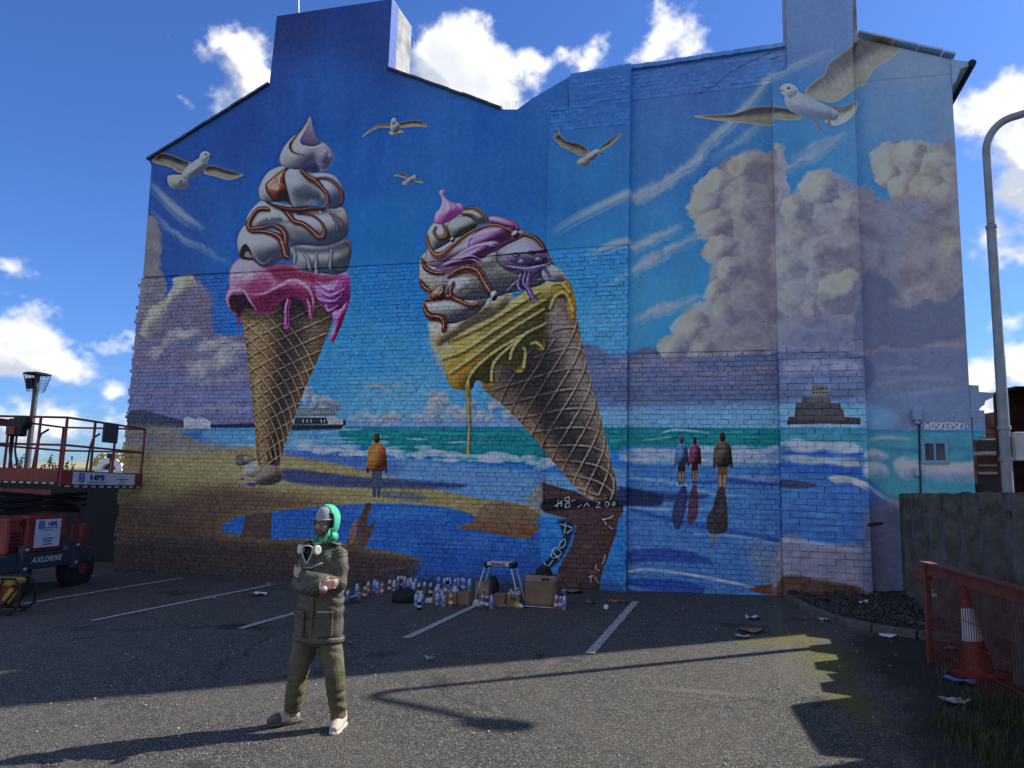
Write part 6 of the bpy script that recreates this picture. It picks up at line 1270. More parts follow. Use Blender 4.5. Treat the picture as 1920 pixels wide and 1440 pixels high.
def sign(x0_, x1_, z0_, z1_, y, shape):
    w_, h_ = x1_ - x0_, z1_ - z0_; cx, cz = (x0_ + x1_) / 2, (z0_ + z1_) / 2
    mb = MB(); mb.box((cx, y, cz), (w_, .012, h_)); s = mb.build('sign_board', M_BAN, lift)
    T = lambda x, z: Matrix.Translation((x, y - .009, z)) @ Matrix.Rotation(R(90), 4, 'X')
    def logo(x, z, h):                         # hexagon-ish H badge made of bars
        mb = MB(); b = h * .14
        for pts in (((-.42, -.42), (-.42, .25), (-.2, .5)), ((-.16, -.5), (-.16, .38)), ((-.16, .0), (.16, .0)), ((.16, .5), (.16, -.38)), ((.42, .42), (.42, -.25), (.2, -.5))):
            for p, q_ in zip(pts[:-1], pts[1:]):
                d = Vector((q_[0] - p[0], 0, q_[1] - p[1])) * h; a = math.atan2(d.z, d.x); c_ = ((p[0] + q_[0]) / 2 * h + x, y - .009, (p[1] + q_[1]) / 2 * h + z)
                mb.box(c_, (d.length + b * .5, .004, b), Matrix.Rotation(-a, 3, 'Y'))
        mb.build('logo', M_BLUE, s)
    if shape == 'wide':
        logo(x0_ + w_ * .12, cz + h_ * .04, h_ * .82); textmesh('lettering', 'HPS', h_ * .62, M_NAVY, s, T(x0_ + w_ * .36, cz + h_ * .06) @ Matrix.Scale(1.9, 4, (1, 0, 0)), offset=.006)
        mb = MB(); mb.box((x0_ + w_ * .36, y - .009, z0_ + h_ * .18), (w_ * .3, .004, h_ * .05)); mb.build('underline', M_NAVY, s)
        textmesh('lettering', 'Tel: 01472 350444 07377 800013', h_ * .11, M_NAVY, s, T(x0_ + w_ * .78, cz + h_ * .0)); textmesh('lettering', 'www.hpsltd.com', h_ * .11, M_NAVY, s, T(x0_ + w_ * .78, cz - h_ * .18)); textmesh('lettering', 'Powered Access Specialists', h_ * .09, M_BLUE, s, T(x0_ + w_ * .76, cz - h_ * .36)); textmesh('lettering', 'f  o  in  x', h_ * .10, M_BLUE, s, T(x0_ + w_ * .78, cz + h_ * .26))
    else:
        logo(x0_ + w_ * .21, z1_ - h_ * .2, h_ * .30); textmesh('lettering', 'HPS', h_ * .22, M_NAVY, s, T(x0_ + w_ * .65, z1_ - h_ * .19) @ Matrix.Scale(1.25, 4, (1, 0, 0)), offset=.003)
        mb = MB(); mb.box((x0_ + w_ * .62, y - .009, z1_ - h_ * .31), (w_ * .6, .004, h_ * .02)); mb.build('underline', M_NAVY, s)
        for t_, z_, sz, m_ in (('Powered Access Specialists', .40, .045, M_BLUE), ('f   o   in   x', .56, .07, M_BLUE), ('Tel: 01472 350444', .70, .075, M_NAVY), ('07377 800013', .79, .075, M_NAVY), ('www.hpsltd.com', .89, .075, M_NAVY)): textmesh('lettering', t_, h_ * sz, m_, s, T(cx, z1_ - h_ * z_))
p0, p1 = lp(130, 908), lp(251, 880); sign(p0[0] + .03, p1[0], zbt + .05, zdk - .02, -.032, 'wide')
# chassis (its side set in from the platform)
YS = .12
c0, c1 = lp(0, 1065, YS)[0] - .1, lp(142, 1060, YS)[0]; zc0, zc1 = lp(85, 1064, YS)[1], lp(85, 1034, YS)[1]
mb = MB(); mb.box(((c0 + c1) / 2 + .2, YS + .7, (zc0 + zc1) / 2), (c1 - c0 + .4, 1.5, zc1 - zc0)); mb.build('chassis', M_LG, lift, bevel=.015)
textmesh('lettering', 'AXLDRIVE', .13, mat('white_print', (.75, .75, .75), .5), lift, Matrix.Translation((lp(81, 1047, YS)[0], YS - .058, lp(81, 1048, YS)[1])) @ Matrix.Rotation(R(90), 4, 'X') @ Matrix.Scale(1.25, 4, (1, 0, 0)), shear=.35)
e0, e1 = lp(48, 1000, YS)[0], lp(122, 1000, YS)[0]; ez0, ez1 = zc1, lp(85, 966, YS)[1]
mb = MB(); mb.box(((e0 + e1) / 2, YS + .35, (ez0 + ez1) / 2), (e1 - e0, .75, ez1 - ez0)); mb.build('engine_cover', M_LR, lift, bevel=.03)
g0_, g1_ = lp(18, 1000, YS)[0], e0 - .01
mb = MB(); mb.box(((g0_ + g1_) / 2, YS + .4, (ez0 + ez1) / 2 - .02), (g1_ - g0_, .75, ez1 - ez0 - .03)); gr = mb.build('grille_cover', M_LR, lift, bevel=.03)
for i in range(5):
    for j in range(6): mb = MB(); mb.box((g0_ + .06 + i * (g1_ - g0_ - .1) / 5, YS + .022, ez0 + .06 + j * .055), (.035, .02, .028)); mb.build('vent_slot', M_BLK, gr)
mb = MB(); mb.lathe([(.001, 0), (.05, 0), (.05, .02), (.001, .02)], (g0_ + .28, YS + .02, ez1 - .1), 12, M=Matrix.Rotation(R(90), 3, 'X')); mb.build('filler_cap', M_BLK, lift)
p0, p1 = lp(58, 1030, YS), lp(111, 973, YS); sign(p0[0], p1[0], p0[1] + .02, p1[1] + .01, YS - .04, 'tall')
for x in (lp(132, 1030, YS)[0], lp(34, 1050, YS)[0]):
    mb = MB(); mb.box((x, YS - .08, (zc0 + zc1) / 2 + .04), (.16, .1, .46)); o = mb.build('outrigger', M_LG, lift, bevel=.01)
    for z in (.17, -.13): mb = MB(); mb.box((x, YS - .135, (zc0 + zc1) / 2 + .04 + z), (.07, .006, .035)); mb.build('sticker', M_BAN, o)
xa = lp(160, 1000, YS)[0]; mb = MB(); mb.box((xa, YS + .1, .62), (.24, .2, .95)); mb.box((xa - .12, YS + .06, .5), (.2, .16, .45)); mb.build('rear_guard', M_LR, lift, bevel=.03)
for x in (c0 + .45, c1 + .15):
    for y in (YS + .1, YS + 1.35):
        wh = MB(); wh.lathe([(.16, -.13), (.36, -.12), (.40, -.08), (.40, .08), (.36, .12), (.16, .13)], (x, y, .33), 20, M=Matrix.Rotation(R(90), 3, 'X')); w_ = wh.build('wheel', M_RUB, lift, smooth=True)
        mb = MB(); mb.lathe([(.02, -.06), (.2, -.05), (.21, .1), (.02, .12)], (x, y - .02, .33), 14, M=Matrix.Rotation(R(90), 3, 'X')); mb.build('rim', M_LR, w_, smooth=True)
# folded scissor stack
zs0, zs1 = ez1 + .03, zbt - .12
for y in (YS + .35, YS + 1.2):
    for k in range(3):
        h = (zs1 - zs0) / 3; za, zb2 = zs0 + k * h, zs0 + (k + 1) * h
        for s in (0, 1):
            p, q_ = ((c0 + .3, y + s * .07, za), (c1 + .6, y + s * .07, zb2)) if s == 0 else ((c0 + .3, y + s * .07, zb2), (c1 + .6, y + s * .07, za)); mb = MB(); mb.tube([p, q_], (.055, .03) if False else .05, 4); mb.build('scissor_arm', M_BLK, lift)
mb = MB(); mb.tube([(lp(108, 942, .5)[0], .4, lp(108, 942)[1]), (lp(125, 946, .5)[0], .35, lp(125, 946)[1]), (lp(134, 958, .5)[0], .3, lp(134, 958)[1]), (lp(130, 972, .5)[0], .3, lp(130, 972)[1])], .035, 8); mb.build('hose', M_LG, lift, smooth=True)
# platform fittings hang on the rails
cbx, cbz = lend(37, 802); mb = MB(); mb.box((-.05, cbx, cbz), (.18, .26, .30)); mb.lathe([(.13, -.1), (.13, .1)], (-.03, cbx - .06, cbz + .08), 12, M=Matrix.Rotation(R(90), 3, 'Y')); mb.build('control_box', M_BLK, lift, bevel=.02)
mb = MB(); mb.box((-.15, cbx + .04, cbz - .06), (.05, .16, .14)); mb.build('control_panel', M_LR, lift, bevel=.008)
for k in (0, .1): mb = MB(); mb.tube([(-.05, cbx + k, cbz - .14), (-.02, cbx + k + .02, cbz - .4), (0, cbx + k - .05, zdk)], .018, 6); mb.build('cable', M_BLK, lift)
b0, b1 = lp(190, 829, -.03), lp(220, 795, -.03); mb = MB(); mb.box(((b0[0] + b1[0]) / 2, -.05, (b0[1] + b1[1]) / 2), (b1[0] - b0[0], .05, b1[1] - b0[1])); mb.build('document_box', M_LG, lift, bevel=.01)
# booms and tangle at the far left edge
for k in range(6):
    p = lend(6 + 3 * k, 925 + 14 * (k % 4), -.3); mb = MB(); mb.tube([(-.3, p[0], p[1]), (-.32, p[0] + .12, p[1] - .10), (-.28, p[0] + .3, p[1] - .14)], .045 - .004 * k, 8); mb.build('hydraulic_hose', M_LG, lift, smooth=True)

# yellow and red portable generator, cut by the left edge
gp = gnd(8, 1150); gen = empty('generator', tuple(gp), 'yellow and red generator in a black tube frame at the left edge', 'generator', rz=.35)
s_ = mpp(gp); M_GY = mat('generator_yellow', (.42, .26, .03), .45, .15, 8); 
mb = MB(); mb.box((-.1, 0, .26), (.46, .34, .26)); mb.build('engine_body', M_LR, gen, bevel=.03)
mb = MB(); mb.box((-.08, 0, .44), (.5, .36, .1)); mb.build('tank', M_GY, gen, bevel=.03)
mb = MB(); mb.box((.14, -.17, .27), (.12, .04, .2), Matrix.Rotation(.5, 3, 'Y')); mb.build('side_panel', M_GY, gen, bevel=.01)
for y in (-.2, .2):
    mb = MB(); mb.tube([(-.4, y, .06), (.22, y, .06), (.29, y, .14), (.29, y, .38), (.2, y, .5), (-.4, y, .5)], .018, 8); mb.build('frame_tube', M_RUB, gen, smooth=True)
    mb = MB(); mb.tube([(-.05, y * 1.02, .06), (.04, y * 1.02, .5)], .015, 6); mb.build('frame_brace', M_RUB, gen); mb = MB(); mb.tube([(.05, y * 1.02, .10), (.26, y * 1.02, .42)], .015, 6); mb.build('frame_brace', M_RUB, gen)
for x in (.16, -.3):
    for y in (-.18, .18): mb = MB(); mb.lathe([(.04, 0), (.045, .03), (.03, .06)], (x, y, 0), 10); mb.build('foot', M_RUB, gen)

# ---------------------------------------------------------------- spray cans, boxes and bags along the foot of the wall
def cm(n, c, **k): return mat(n, c, .35, .06, 30, **k)
CC = {'light blue': cm('can_light_blue', (.30, .42, .68)), 'blue': cm('can_blue', (.10, .17, .48)), 'silver': mat('can_silver', (.5, .52, .55), .3, .1, 20, metal=.8), 'red': cm('can_red', (.35, .05, .03)), 'orange': cm('can_orange', (.48, .12, .03)), 'brown': cm('can_brown', (.11, .06, .04)), 'white': cm('can_white', (.60, .62, .68)), 'lilac': cm('can_lilac', (.36, .30, .58)), 'olive': cm('can_olive', (.22, .19, .06)), 'black': cm('can_black', (.015, .015, .018)), 'beige': cm('can_beige', (.38, .30, .24)), 'purple': cm('can_purple', (.24, .11, .28)), 'grey': cm('can_grey', (.2, .2, .21)), 'yellow': cm('can_yellow', (.5, .38, .08))}
M_TIN = mat('bare_tin', (.45, .45, .46), .35, .1, 20, metal=.8)
CAN = {}
def can(body, cap):
    r, h = .033, .150; t = bpy.data.objects.new('spray_can', None); COL.objects.link(t); t.empty_display_size = .05
    mb = MB(); mb.lathe([(r * .9, 0), (r, .006), (r, h - .006), (r * .97, h)], n=14); mb.build('can_body', CC[body], t, smooth=True)
    mb = MB(); mb.lathe([(r * .97, h), (r * .92, h + .008), (r * .62, h + .02)], n=14); mb.build('can_shoulder', M_TIN, t, smooth=True)
    mb = MB(); mb.lathe([(r * .62, h + .018), (r * .70, h + .02), (r * .62, h + .042), (r * .25, h + .05)], n=12); mb.build('can_cap', CC[cap], t, smooth=True)
    return t
def letterband(t, body):
    mb = MB(); mb.lathe([(.0338, .045), (.0338, .085)], n=14); mb.build('label_band', CC['white' if body in ('red', 'orange', 'brown', 'blue', 'black', 'purple') else 'blue'], t, smooth=True)
LIST = [(642, 1120, 'light blue', 'white', 'beside the person, leftmost of the blue cans'), (652, 1128, 'silver', 'grey', 'in front of the cans nearest the person'), (648, 1104, 'olive', 'olive', 'just behind the person\'s elbow'), (669, 1117, 'light blue', 'white', 'between the silver can and the red can'), (673, 1125, 'olive', 'brown', 'small, in front of a light blue can'), (684, 1122, 'red', 'light blue', 'left part of the row, before an orange can'),
    (690, 1113, 'orange', 'white', 'directly behind the red can'), (702, 1108, 'light blue', 'light blue', 'tallest looking, against the brown paint'), (707, 1112, 'light blue', 'blue', 'touching a taller light blue can'), (716, 1115, 'orange', 'grey', 'standing alone left of the black bag'), (730, 1110, 'red', 'white', 'just left of the black bag, behind it'), (738, 1109, 'white', 'white', 'behind the left end of the black bag'),
    (746, 1104, 'grey', 'white', 'behind the middle of the black bag, first of three caps'), (752, 1103, 'brown', 'white', 'behind the middle of the black bag, second of three caps'), (758, 1104, 'beige', 'white', 'behind the middle of the black bag, third of three caps'), (765, 1108, 'lilac', 'lilac', 'behind the right end of the black bag'), (770, 1105, 'white', 'white', 'at the back, right of the lilac can'), (775, 1116, 'light blue', 'white', 'at the right tip of the black bag'),
    (779, 1106, 'grey', 'lilac', 'far back between black bag and brown cans'), (785, 1117, 'brown', 'white', 'first brown can right of the black bag'), (795, 1116, 'olive', 'white', 'between the two brown cans'), (807, 1117, 'brown', 'light blue', 'brown can nearest the carton of cans'), (780, 1136, 'light blue', 'grey', 'in front of the black bag, left of a pair'), (789, 1133, 'white', 'white', 'in front of the black bag, right of a pair'), (786, 1143, 'black', 'white', 'short, nearest the camera before the black bag'),
    (820, 1135, 'light blue', 'blue', 'left of three before the cartons'), (828, 1134, 'light blue', 'lilac', 'middle of three before the cartons'), (832, 1138, 'beige', 'grey', 'right of the two light blue cans before the cartons'), (845, 1138, 'orange', 'grey', 'bright can standing before the square carton'), (822, 1105, 'blue', 'lilac', 'at the back behind the open carton, leftmost'), (833, 1106, 'grey', 'white', 'at the back behind the open carton, by a dark can'), (838, 1105, 'black', 'white', 'dark can at the back behind the open carton'),
    (843, 1104, 'white', 'light blue', 'pale can at the back behind the open carton'), (853, 1108, 'blue', 'light blue', 'behind the square carton, leftmost'), (858, 1107, 'light blue', 'light blue', 'behind the square carton, pale'), (866, 1106, 'blue', 'white', 'behind the square carton, white capped'), (870, 1108, 'blue', 'lilac', 'behind the right corner of the square carton'), (880, 1109, 'light blue', 'white', 'left of the taped tall carton'),
    (905, 1139, 'purple', 'purple', 'right of the parking line end, before the tall carton'), (913, 1141, 'brown', 'purple', 'between a purple and a lilac can'), (921, 1141, 'lilac', 'lilac', 'before the tall carton, right of a brown can'), (1043, 1142, 'orange', 'white', 'right of the paper sack, leftmost of three'), (1051, 1142, 'blue', 'black', 'right of the paper sack, middle of three'), (1058, 1144, 'beige', 'white', 'right of the paper sack, rightmost of three'), (1057, 1126, 'grey', 'grey', 'behind the three cans right of the paper sack')]
for px, py, b_, c_, where in LIST:
    key = (b_, c_)
    if key not in CAN: t = CAN[key] = can(b_, c_); letterband(t, b_)
    else: t = copy_tree(CAN[key])
    p = gnd(px, py); t.location = tuple(p); t.rotation_euler = (0, 0, random.uniform(0, 6)); k = random.uniform(.94, 1.06) * (.72 if 'short' in where or 'small' in where else 1); t.scale = (1, 1, k)
    tag(t, f'{b_} spray can, {c_} cap, {where}', 'spray can', 'spray cans along the foot of the mural')
t = can('yellow', 'white'); t.location = tuple(gnd(967, 1139) + np.array((0, 0, .034))); t.rotation_euler = (R(90), 0, .9); t.scale = (1.25, 1.25, .8); tag(t, 'yellow tin lying on its side before the numbered carton', 'spray can', 'spray cans along the foot of the mural')
M_CARD = mat('cardboard', (.23, .155, .09), .85, .12, 5, .2, 30); M_KRAFT = mat('kraft_paper', (.22, .14, .085), .8, .15, 3, .5, 9); M_TAPE = mat('parcel_tape', (.30, .22, .14), .35, .1, 6); M_BAG = mat('black_fabric', (.010, .011, .013), .75, .4, 6, .4, 14); M_ALU = mat('aluminium', (.55, .58, .64), .35, .08, 12, metal=.35)
def carton(px0, px1, py0, py1, label, dep=.9, rz=.1, openlid=False, name='carton'):
    p = gnd((px0 + px1) / 2, py1); s = mpp(p); w_, h_ = (px1 - px0) * s, (py1 - py0) * s; d_ = w_ * dep
    t = empty(name, (p[0], p[1] + d_ / 2, p[2]), label, 'box', rz=rz); th = .006
    for nm, c, dm in (('front_panel', (0, -d_ / 2, h_ / 2), (w_, th, h_)), ('back_panel', (0, d_ / 2, h_ / 2), (w_, th, h_)), ('side_panel', (-w_ / 2, 0, h_ / 2), (th, d_ - th, h_)), ('side_panel', (w_ / 2, 0, h_ / 2), (th, d_ - th, h_)), ('bottom_panel', (0, 0, th), (w_ - th, d_ - th, th))): mb = MB(); mb.box(c, dm); mb.build(nm, M_CARD, t)
    if not openlid: mb = MB(); mb.box((0, 0, h_ - .02), (w_ - th * 1.5, d_ - th * 1.5, .004)); mb.build('inner_flap', M_CARD, t)
    return t, w_, d_, h_
t, w_, d_, h_ = carton(809, 856, 1110, 1133, 'open carton packed with capped cans, left of the square carton', .5, .03)
def loose(t, w_, d_, h_, nx, ny, lab):
    q = random.Random(int(w_ * 1e4))
    for i in range(nx):
        for j in range(ny):
            b_, c_ = q.choice(list(CAN)); o = copy_tree(CAN[(b_, c_)]); o.location = Vector(t.location) + Vector((-w_ / 2 + w_ * (i + .5) / nx, -d_ / 2 + d_ * (j + .5) / ny, max(0.012, h_ - .17 + q.uniform(0, .03)))); o.rotation_euler = (0, 0, q.random()); o.scale = (.9, .9, 1); tag(o, f'{b_} can with {c_} cap, {"front" if j == 0 else "back"} row, {(("leftmost", "middle", "rightmost") if nx == 3 else ("leftmost", "second from left", "middle", "second from right", "rightmost"))[i]}, in the {lab}', 'spray can', 'cans packed in the ' + lab)
loose(t, w_, d_, h_, 5, 2, 'open carton')
t, w_, d_, h_ = carton(857, 880, 1110, 1134, 'plain square carton between the open carton and the tall taped one', .9, -.05)
t, w_, d_, h_ = carton(889, 916, 1091, 1130, 'tall taped carton beside the left legs of the work platform', .8, .04)
mb = MB(); mb.box((-.01, -d_ / 2 - .006, h_ / 2), (w_ * .25, .004, h_)); mb.build('tape', M_TAPE, t); mb = MB(); mb.box((0, -d_ / 2 - .007, h_ * .62), (w_ * .98, .004, .05)); mb.build('tape', M_TAPE, t)
t, w_, d_, h_ = carton(926, 948, 1114, 1136, 'small carton with dark marks, left of the numbered one', .8, -.1)
t, w_, d_, h_ = carton(949, 973, 1115, 1138, 'carton marked 94 filled with capped cans under the work platform', .9, .06)
textmesh('lettering', '94', h_ * .42, M_BLK, t, Matrix.Translation((0, -d_ / 2 - .006, h_ * .62)) @ Matrix.Rotation(R(90), 4, 'X'), offset=.002); loose(t, w_, d_, h_, 3, 2, 'carton marked 94')
# paper sack
p0_, p1_ = gnd(983, 1138), gnd(1041, 1138); sw = float(np.linalg.norm(p1_ - p0_)); sh_ = 57 * mpp(p0_)
sack = empty('paper_sack', tuple((p0_ + p1_) / 2 + np.array((0, .13, 0))), 'large brown paper sack with a folded rim and black straps inside', 'sack', rz=.03)
def sackring(z, f, bul): return [(x * sw / 2 * f, y * .15 * f + bul * mnoise.noise(Vector((x * 2, y, z * 4))), z + .012 * mnoise.noise(Vector((x * 3, y * 2, z + 5)))) for x, y in ((-1, -1), (-.6, -1.04), (-.2, -1.0), (.2, -1.05), (.6, -1.0), (1, -1), (1.03, -.3), (1, 1), (.4, 1), (-.4, 1), (-1, 1), (-1.03, .3))]
mb = MB(); zz = [0, .08, .2, .32, .43]; rings = [sackring(z * sh_ / .5, 1 - .03 * (z / .5), .025) for z in zz]
vs = sum(rings, []); mb.add(vs, [tuple(range(12))[::-1]] + [(i * 12 + k, i * 12 + (k + 1) % 12, (i + 1) * 12 + (k + 1) % 12, (i + 1) * 12 + k) for i in range(4) for k in range(12)]); mb.build('sack_body', M_KRAFT, sack, smooth='all')
mb = MB(); a = sackring(sh_ * .80, 1.02, .015); b = sackring(sh_ * 1.02, .99, .02); c_ = [(x * .94, y * .94, z - .01) for x, y, z in b]
mb.add(a + b + c_, [(i * 12 + k, i * 12 + (k + 1) % 12, (i + 1) * 12 + (k + 1) % 12, (i + 1) * 12 + k) for i in range(2) for k in range(12)]); mb.build('folded_rim', mat('kraft_rim', (.27, .18, .12), .8, .1, 4, .4, 9), sack, smooth='all')
mb = MB(); mb.box((.08, -.163, sh_ * .9), (.12, .01, .03)); mb.build('handle_slot', M_DARK, sack)
mb = MB(); mb.lathe([(.02, 0), (.12, .02), (.13, .1), (.09, .19), (.02, .22)], (.02, .02, sh_ * .82), 12); bgi = mb.build('black_holdall', M_BAG, None, smooth=True); bgi.location = sack.location; tag(bgi, 'black holdall with grey straps sticking out of the paper sack', 'bag')
for s in (-1, 1): mb = MB(); mb.tube([(.02 + s * .03, -.13, sh_ * .84), (.02 + s * .04, -.11, sh_ * .98), (.02 + s * .05, -.03, sh_ * 1.13)], (.018), 4); mb.build('strap', mat('grey_strap', (.06, .06, .065), .7), bgi)
# folding aluminium work platform
wp = empty('work_platform', tuple(gnd(937, 1128)), 'folding aluminium work platform with angled legs standing over the cartons', 'step platform'); s_ = mpp(gnd(937, 1128)); hT = 70 * s_; wT = 44 * s_
mb = MB(); mb.box((0, .0, hT), (wT, .3, .055)); mb.build('tread', M_ALU, wp, bevel=.006)
mb = MB(); mb.box((0, -.153, hT), (wT * .62, .006, .035)); mb.build('warning_label', mat('label_red', (.35, .08, .07), .5, .2, 30), wp)
for s in (-1, 1):
    mb = MB(); mb.box((s * wT * .56, 0, hT - .02), (.06, .32, .085)); mb.build('hinge', M_BLK, wp, bevel=.01)
    for y in (-.14, .14): mb = MB(); mb.tube([(s * wT * .58, y, hT - .04), (s * wT * .98, y * 1.15, .02)], [(.012, .022)] * 2, 4); mb.build('leg', M_ALU, wp)
    mb = MB(); mb.tube([(s * wT * .86, -.155, .22), (s * wT * .86, .155, .22)], .014, 5); mb.build('rung', M_ALU, wp)
def lump(name, px0, px1, py0, py1, label, cat, m_, seed=1, flat=1.):
    p = gnd((px0 + px1) / 2, py1); s = mpp(p); w_, h_ = (px1 - px0) * s, (py1 - py0) * s; bm = bmesh.new(); bmesh.ops.create_icosphere(bm, subdivisions=3, radius=1)
    for v in bm.verts:
        n_ = 1 + .22 * mnoise.noise(v.co * 1.6 + Vector((seed, 0, 0))) + .09 * mnoise.noise(v.co * 5 + Vector((seed, 0, 0))); v.co *= n_
        v.co = Vector((v.co.x * w_ / 2, v.co.y * w_ * .36, (max(v.co.z, -.55) + .55) / 1.55 * h_))
    me = bpy.data.meshes.new(name); bm.to_mesh(me); bm.free(); me.materials.append(m_); me.polygons.foreach_set('use_smooth', [True] * len(me.polygons))
    o = bpy.data.objects.new(name, me); COL.objects.link(o); o.location = (p[0], p[1] + w_ * .2, p[2] - .005); return tag(o, label, cat)
lump('black_bag', 726, 778, 1103, 1130, 'low black fabric bag slumped on the tarmac among spray cans', 'bag', M_BAG, 3)
lump('black_sack', 913, 934, 1080, 1114, 'black bin sack behind the cartons beneath the work platform', 'bag', M_BAG, 5)
M_PAP = mat('white_paper', (.60, .62, .66), .7, .1, 9, .3, 20)
lump('white_cloth', 795, 815, 1121, 1130, 'crumpled white cloth between the black bag and open carton', 'cloth', M_PAP, 7); lump('clear_bag', 884, 903, 1124, 1137, 'crumpled clear plastic bag at the end of the parking line', 'bag', mat('clear_film', (.4, .42, .45), .3, .2, 20), 9); lump('chips', 929, 950, 1131, 1138, 'scatter of torn card scraps before the small carton', 'scraps', M_CARD, 11)
def sheet(name, px, py, w_, d_, label, cat, m_, rz=0., curl=.02, seed=0, base=0.):
    p = gnd(px, py); mb = MB(); K = 7; q = random.Random(seed); 
    jit = [q.uniform(.75, 1.0) for _ in range(4 * K)]
    for j in range(K):
        for i in range(K):
            u, v = i / (K - 1) - .5, j / (K - 1) - .5; e = jit[(i + j * 3) % (4 * K)] if max(abs(u), abs(v)) > .45 else 1
            mb.v.append((u * w_ * e, v * d_ * e, .014 + base + curl * (mnoise.noise(Vector((u * 3 + seed, v * 3, seed))) + .5) + curl * 2 * abs(u * v)))
    for j in range(K - 1):
        for i in range(K - 1): mb.f.append((j * K + i, j * K + i + 1, (j + 1) * K + i + 1, (j + 1) * K + i)); mb.mi.append(0)
    n_ = len(mb.v); mb.v += [(x, y, z - .004) for x, y, z in mb.v]; mb.f += [tuple(k + n_ for k in f[::-1]) for f in list(mb.f)]; mb.mi += [0] * (len(mb.f) - len(mb.mi))
    o = mb.build(name, m_, None, smooth='all', fixn=False); o.location = tuple(p); o.rotation_euler = (0, 0, rz); return tag(o, label, cat)
sheet('tray_lid', 1005, 1140, .62, .10, 'pale plastic tray edge lying before the paper sack', 'tray', M_PAP, .02, .006, 2)
LIT = [('paper_scrap', 487, 1116, .26, .16, 'white paper sheet on the tarmac left of the person', M_PAP, .1), ('paper_scrap', 1412, 1162, .22, .12, 'crumpled white paper twist on dark tarmac near the lit corner', M_PAP, .6), ('card_scrap', 1408, 1186, .30, .20, 'flat grey card lying at the edge of the shade', M_CARD, .2), ('paper_scrap', 1392, 1197, .18, .10, 'bright paper square at the very edge of the sunlight', M_PAP, .1),
       ('paper_scrap', 1543, 1165, .10, .12, 'small white wrapper beside the kerb bend', M_PAP, .9), ('paper_scrap', 1665, 1196, .20, .09, 'white wrapper against the kerb near the gate post', M_PAP, 0), ('paper_scrap', 1622, 1153, .13, .07, 'pale wrapper lying on the soil inside the kerb', M_PAP, .3, .14), ('card_scrap', 1072, 1112, .40, .2, 'torn brown card sheet right of the paper sack', M_CARD, .2), ('card_scrap', 1108, 1132, .20, .1, 'small strip of card right of the three cans', M_CARD, -.2), ('card_scrap', 1160, 1131, .30, .05, 'thin card strip at the far end of the bay line', M_CARD, .05),
       ('paper_scrap', 806, 1239, .12, .05, 'tiny silver wrapper in the shade right of the person', M_PAP, .1), ('dark_scrap', 1012, 1234, .10, .05, 'tiny dark wrapper just inside the shade edge', M_BLK, 0), ('paper_scrap', 1722, 1195, .12, .14, 'white rag caught at the foot of the gate post', M_PAP, 1.2), ('film_scrap', 1790, 1320, .24, .14, 'pale plastic film lying in grass before the gate', mat('clear_film', 0), .4), ('purple_scrap', 505, 1097, .16, .07, 'faded purple rag at the far end of a bay line', CC['purple'], .1), ('paper_scrap', 200, 1040, .5, .25, 'pale blue plastic sheet by the wall corner behind the lift', M_PAP, .5),
       ('paper_scrap', 395, 1125, .14, .05, 'little white wrapper by the bay line left of the person', M_PAP, .2), ('card_scrap', 1700, 1105, .2, .1, 'pale scrap on the rough bed by the fence', M_PAP, .2, .16), ('pink_wrapper', 1786, 1222, .16, .06, 'pink and white wrapper on the ground behind the gate mesh', mat('pink_print', (.5, .2, .3), .5, .5, 40), .2), ('blue_film', 1800, 1282, .3, .1, 'blue plastic strip lying under the gate', CC['blue'], -.4)]
for it in LIT: sheet(it[0], it[1], it[2], it[3], it[4], it[5], 'litter', it[6], it[7], .03, it[1], it[8] if len(it) > 8 else 0.)
p = gnd(1137, 1143); mb = MB(); mb.lathe([(.034, 0), (.036, .035), (.03, .04), (.012, .042)], n=14, M=Matrix.Rotation(R(80), 3, 'X')); o = mb.build('can_lid', CC['white'], None, smooth=True); o.location = (p[0], p[1], p[2] + .035); tag(o, 'loose white can lid on the tarmac right of the cans', 'lid')
# small stones and flecks on the tarmac
mb = MB(); q = random.Random(21)
for k in range(320):
    p = gnd(q.uniform(60, 1700), q.choice((q.uniform(1100, 1240), q.uniform(1120, 1440)))); r = q.uniform(.003, .010); mb.box((p[0], p[1], p[2] + r * .3 + .004), (r * 2, r * 1.5, r), Euler((q.random(), q.random(), q.random() * 6)).to_matrix())
tag(mb.build('grit', mat('pale_grit', (.30, .29, .27), .8, .4, 40)), kind='stuff')
# ---------------------------------------------------------------- the person with folded arms
M_SKIN = mat('skin', (.55, .34, .26), .55, .12, 22, .15, 60); M_JKT = mat('olive_jacket', (.088, .084, .062), .55, .28, 5, .5, 55, spec=.3, dirt_or_shade=(.12, .105, .08), dscale=4); M_TRS = mat('olive_trousers', (.098, .090, .046), .75, .25, 5, .5, 60)
M_HOOD = mat('green_hood', (.055, .42, .26), .75, .12, 12, .3, 60); M_BEAN = mat('grey_beanie', (.34, .34, .36), .85, .1, 30, .5, 90); M_SHOE = mat('cream_shoe', (.46, .40, .31), .7, .18, 18, .3, 60); M_TOE = mat('grey_shoe_toe', (.085, .08, .085), .6, .2, 20); M_BEARD = mat('beard', (.13, .085, .06), .9, .4, 90, .4, 120); M_GLS = mat('spectacle_frame', (.012, .010, .012), .3); M_RESP = mat('respirator_rim', (.55, .53, .50), .5, .1, 12)
pf = gnd(588, 1361)
person = empty('person', tuple(pf), 'person with folded arms in an olive parka, grey beanie and green hood', 'person', rz=YAW - R(15))
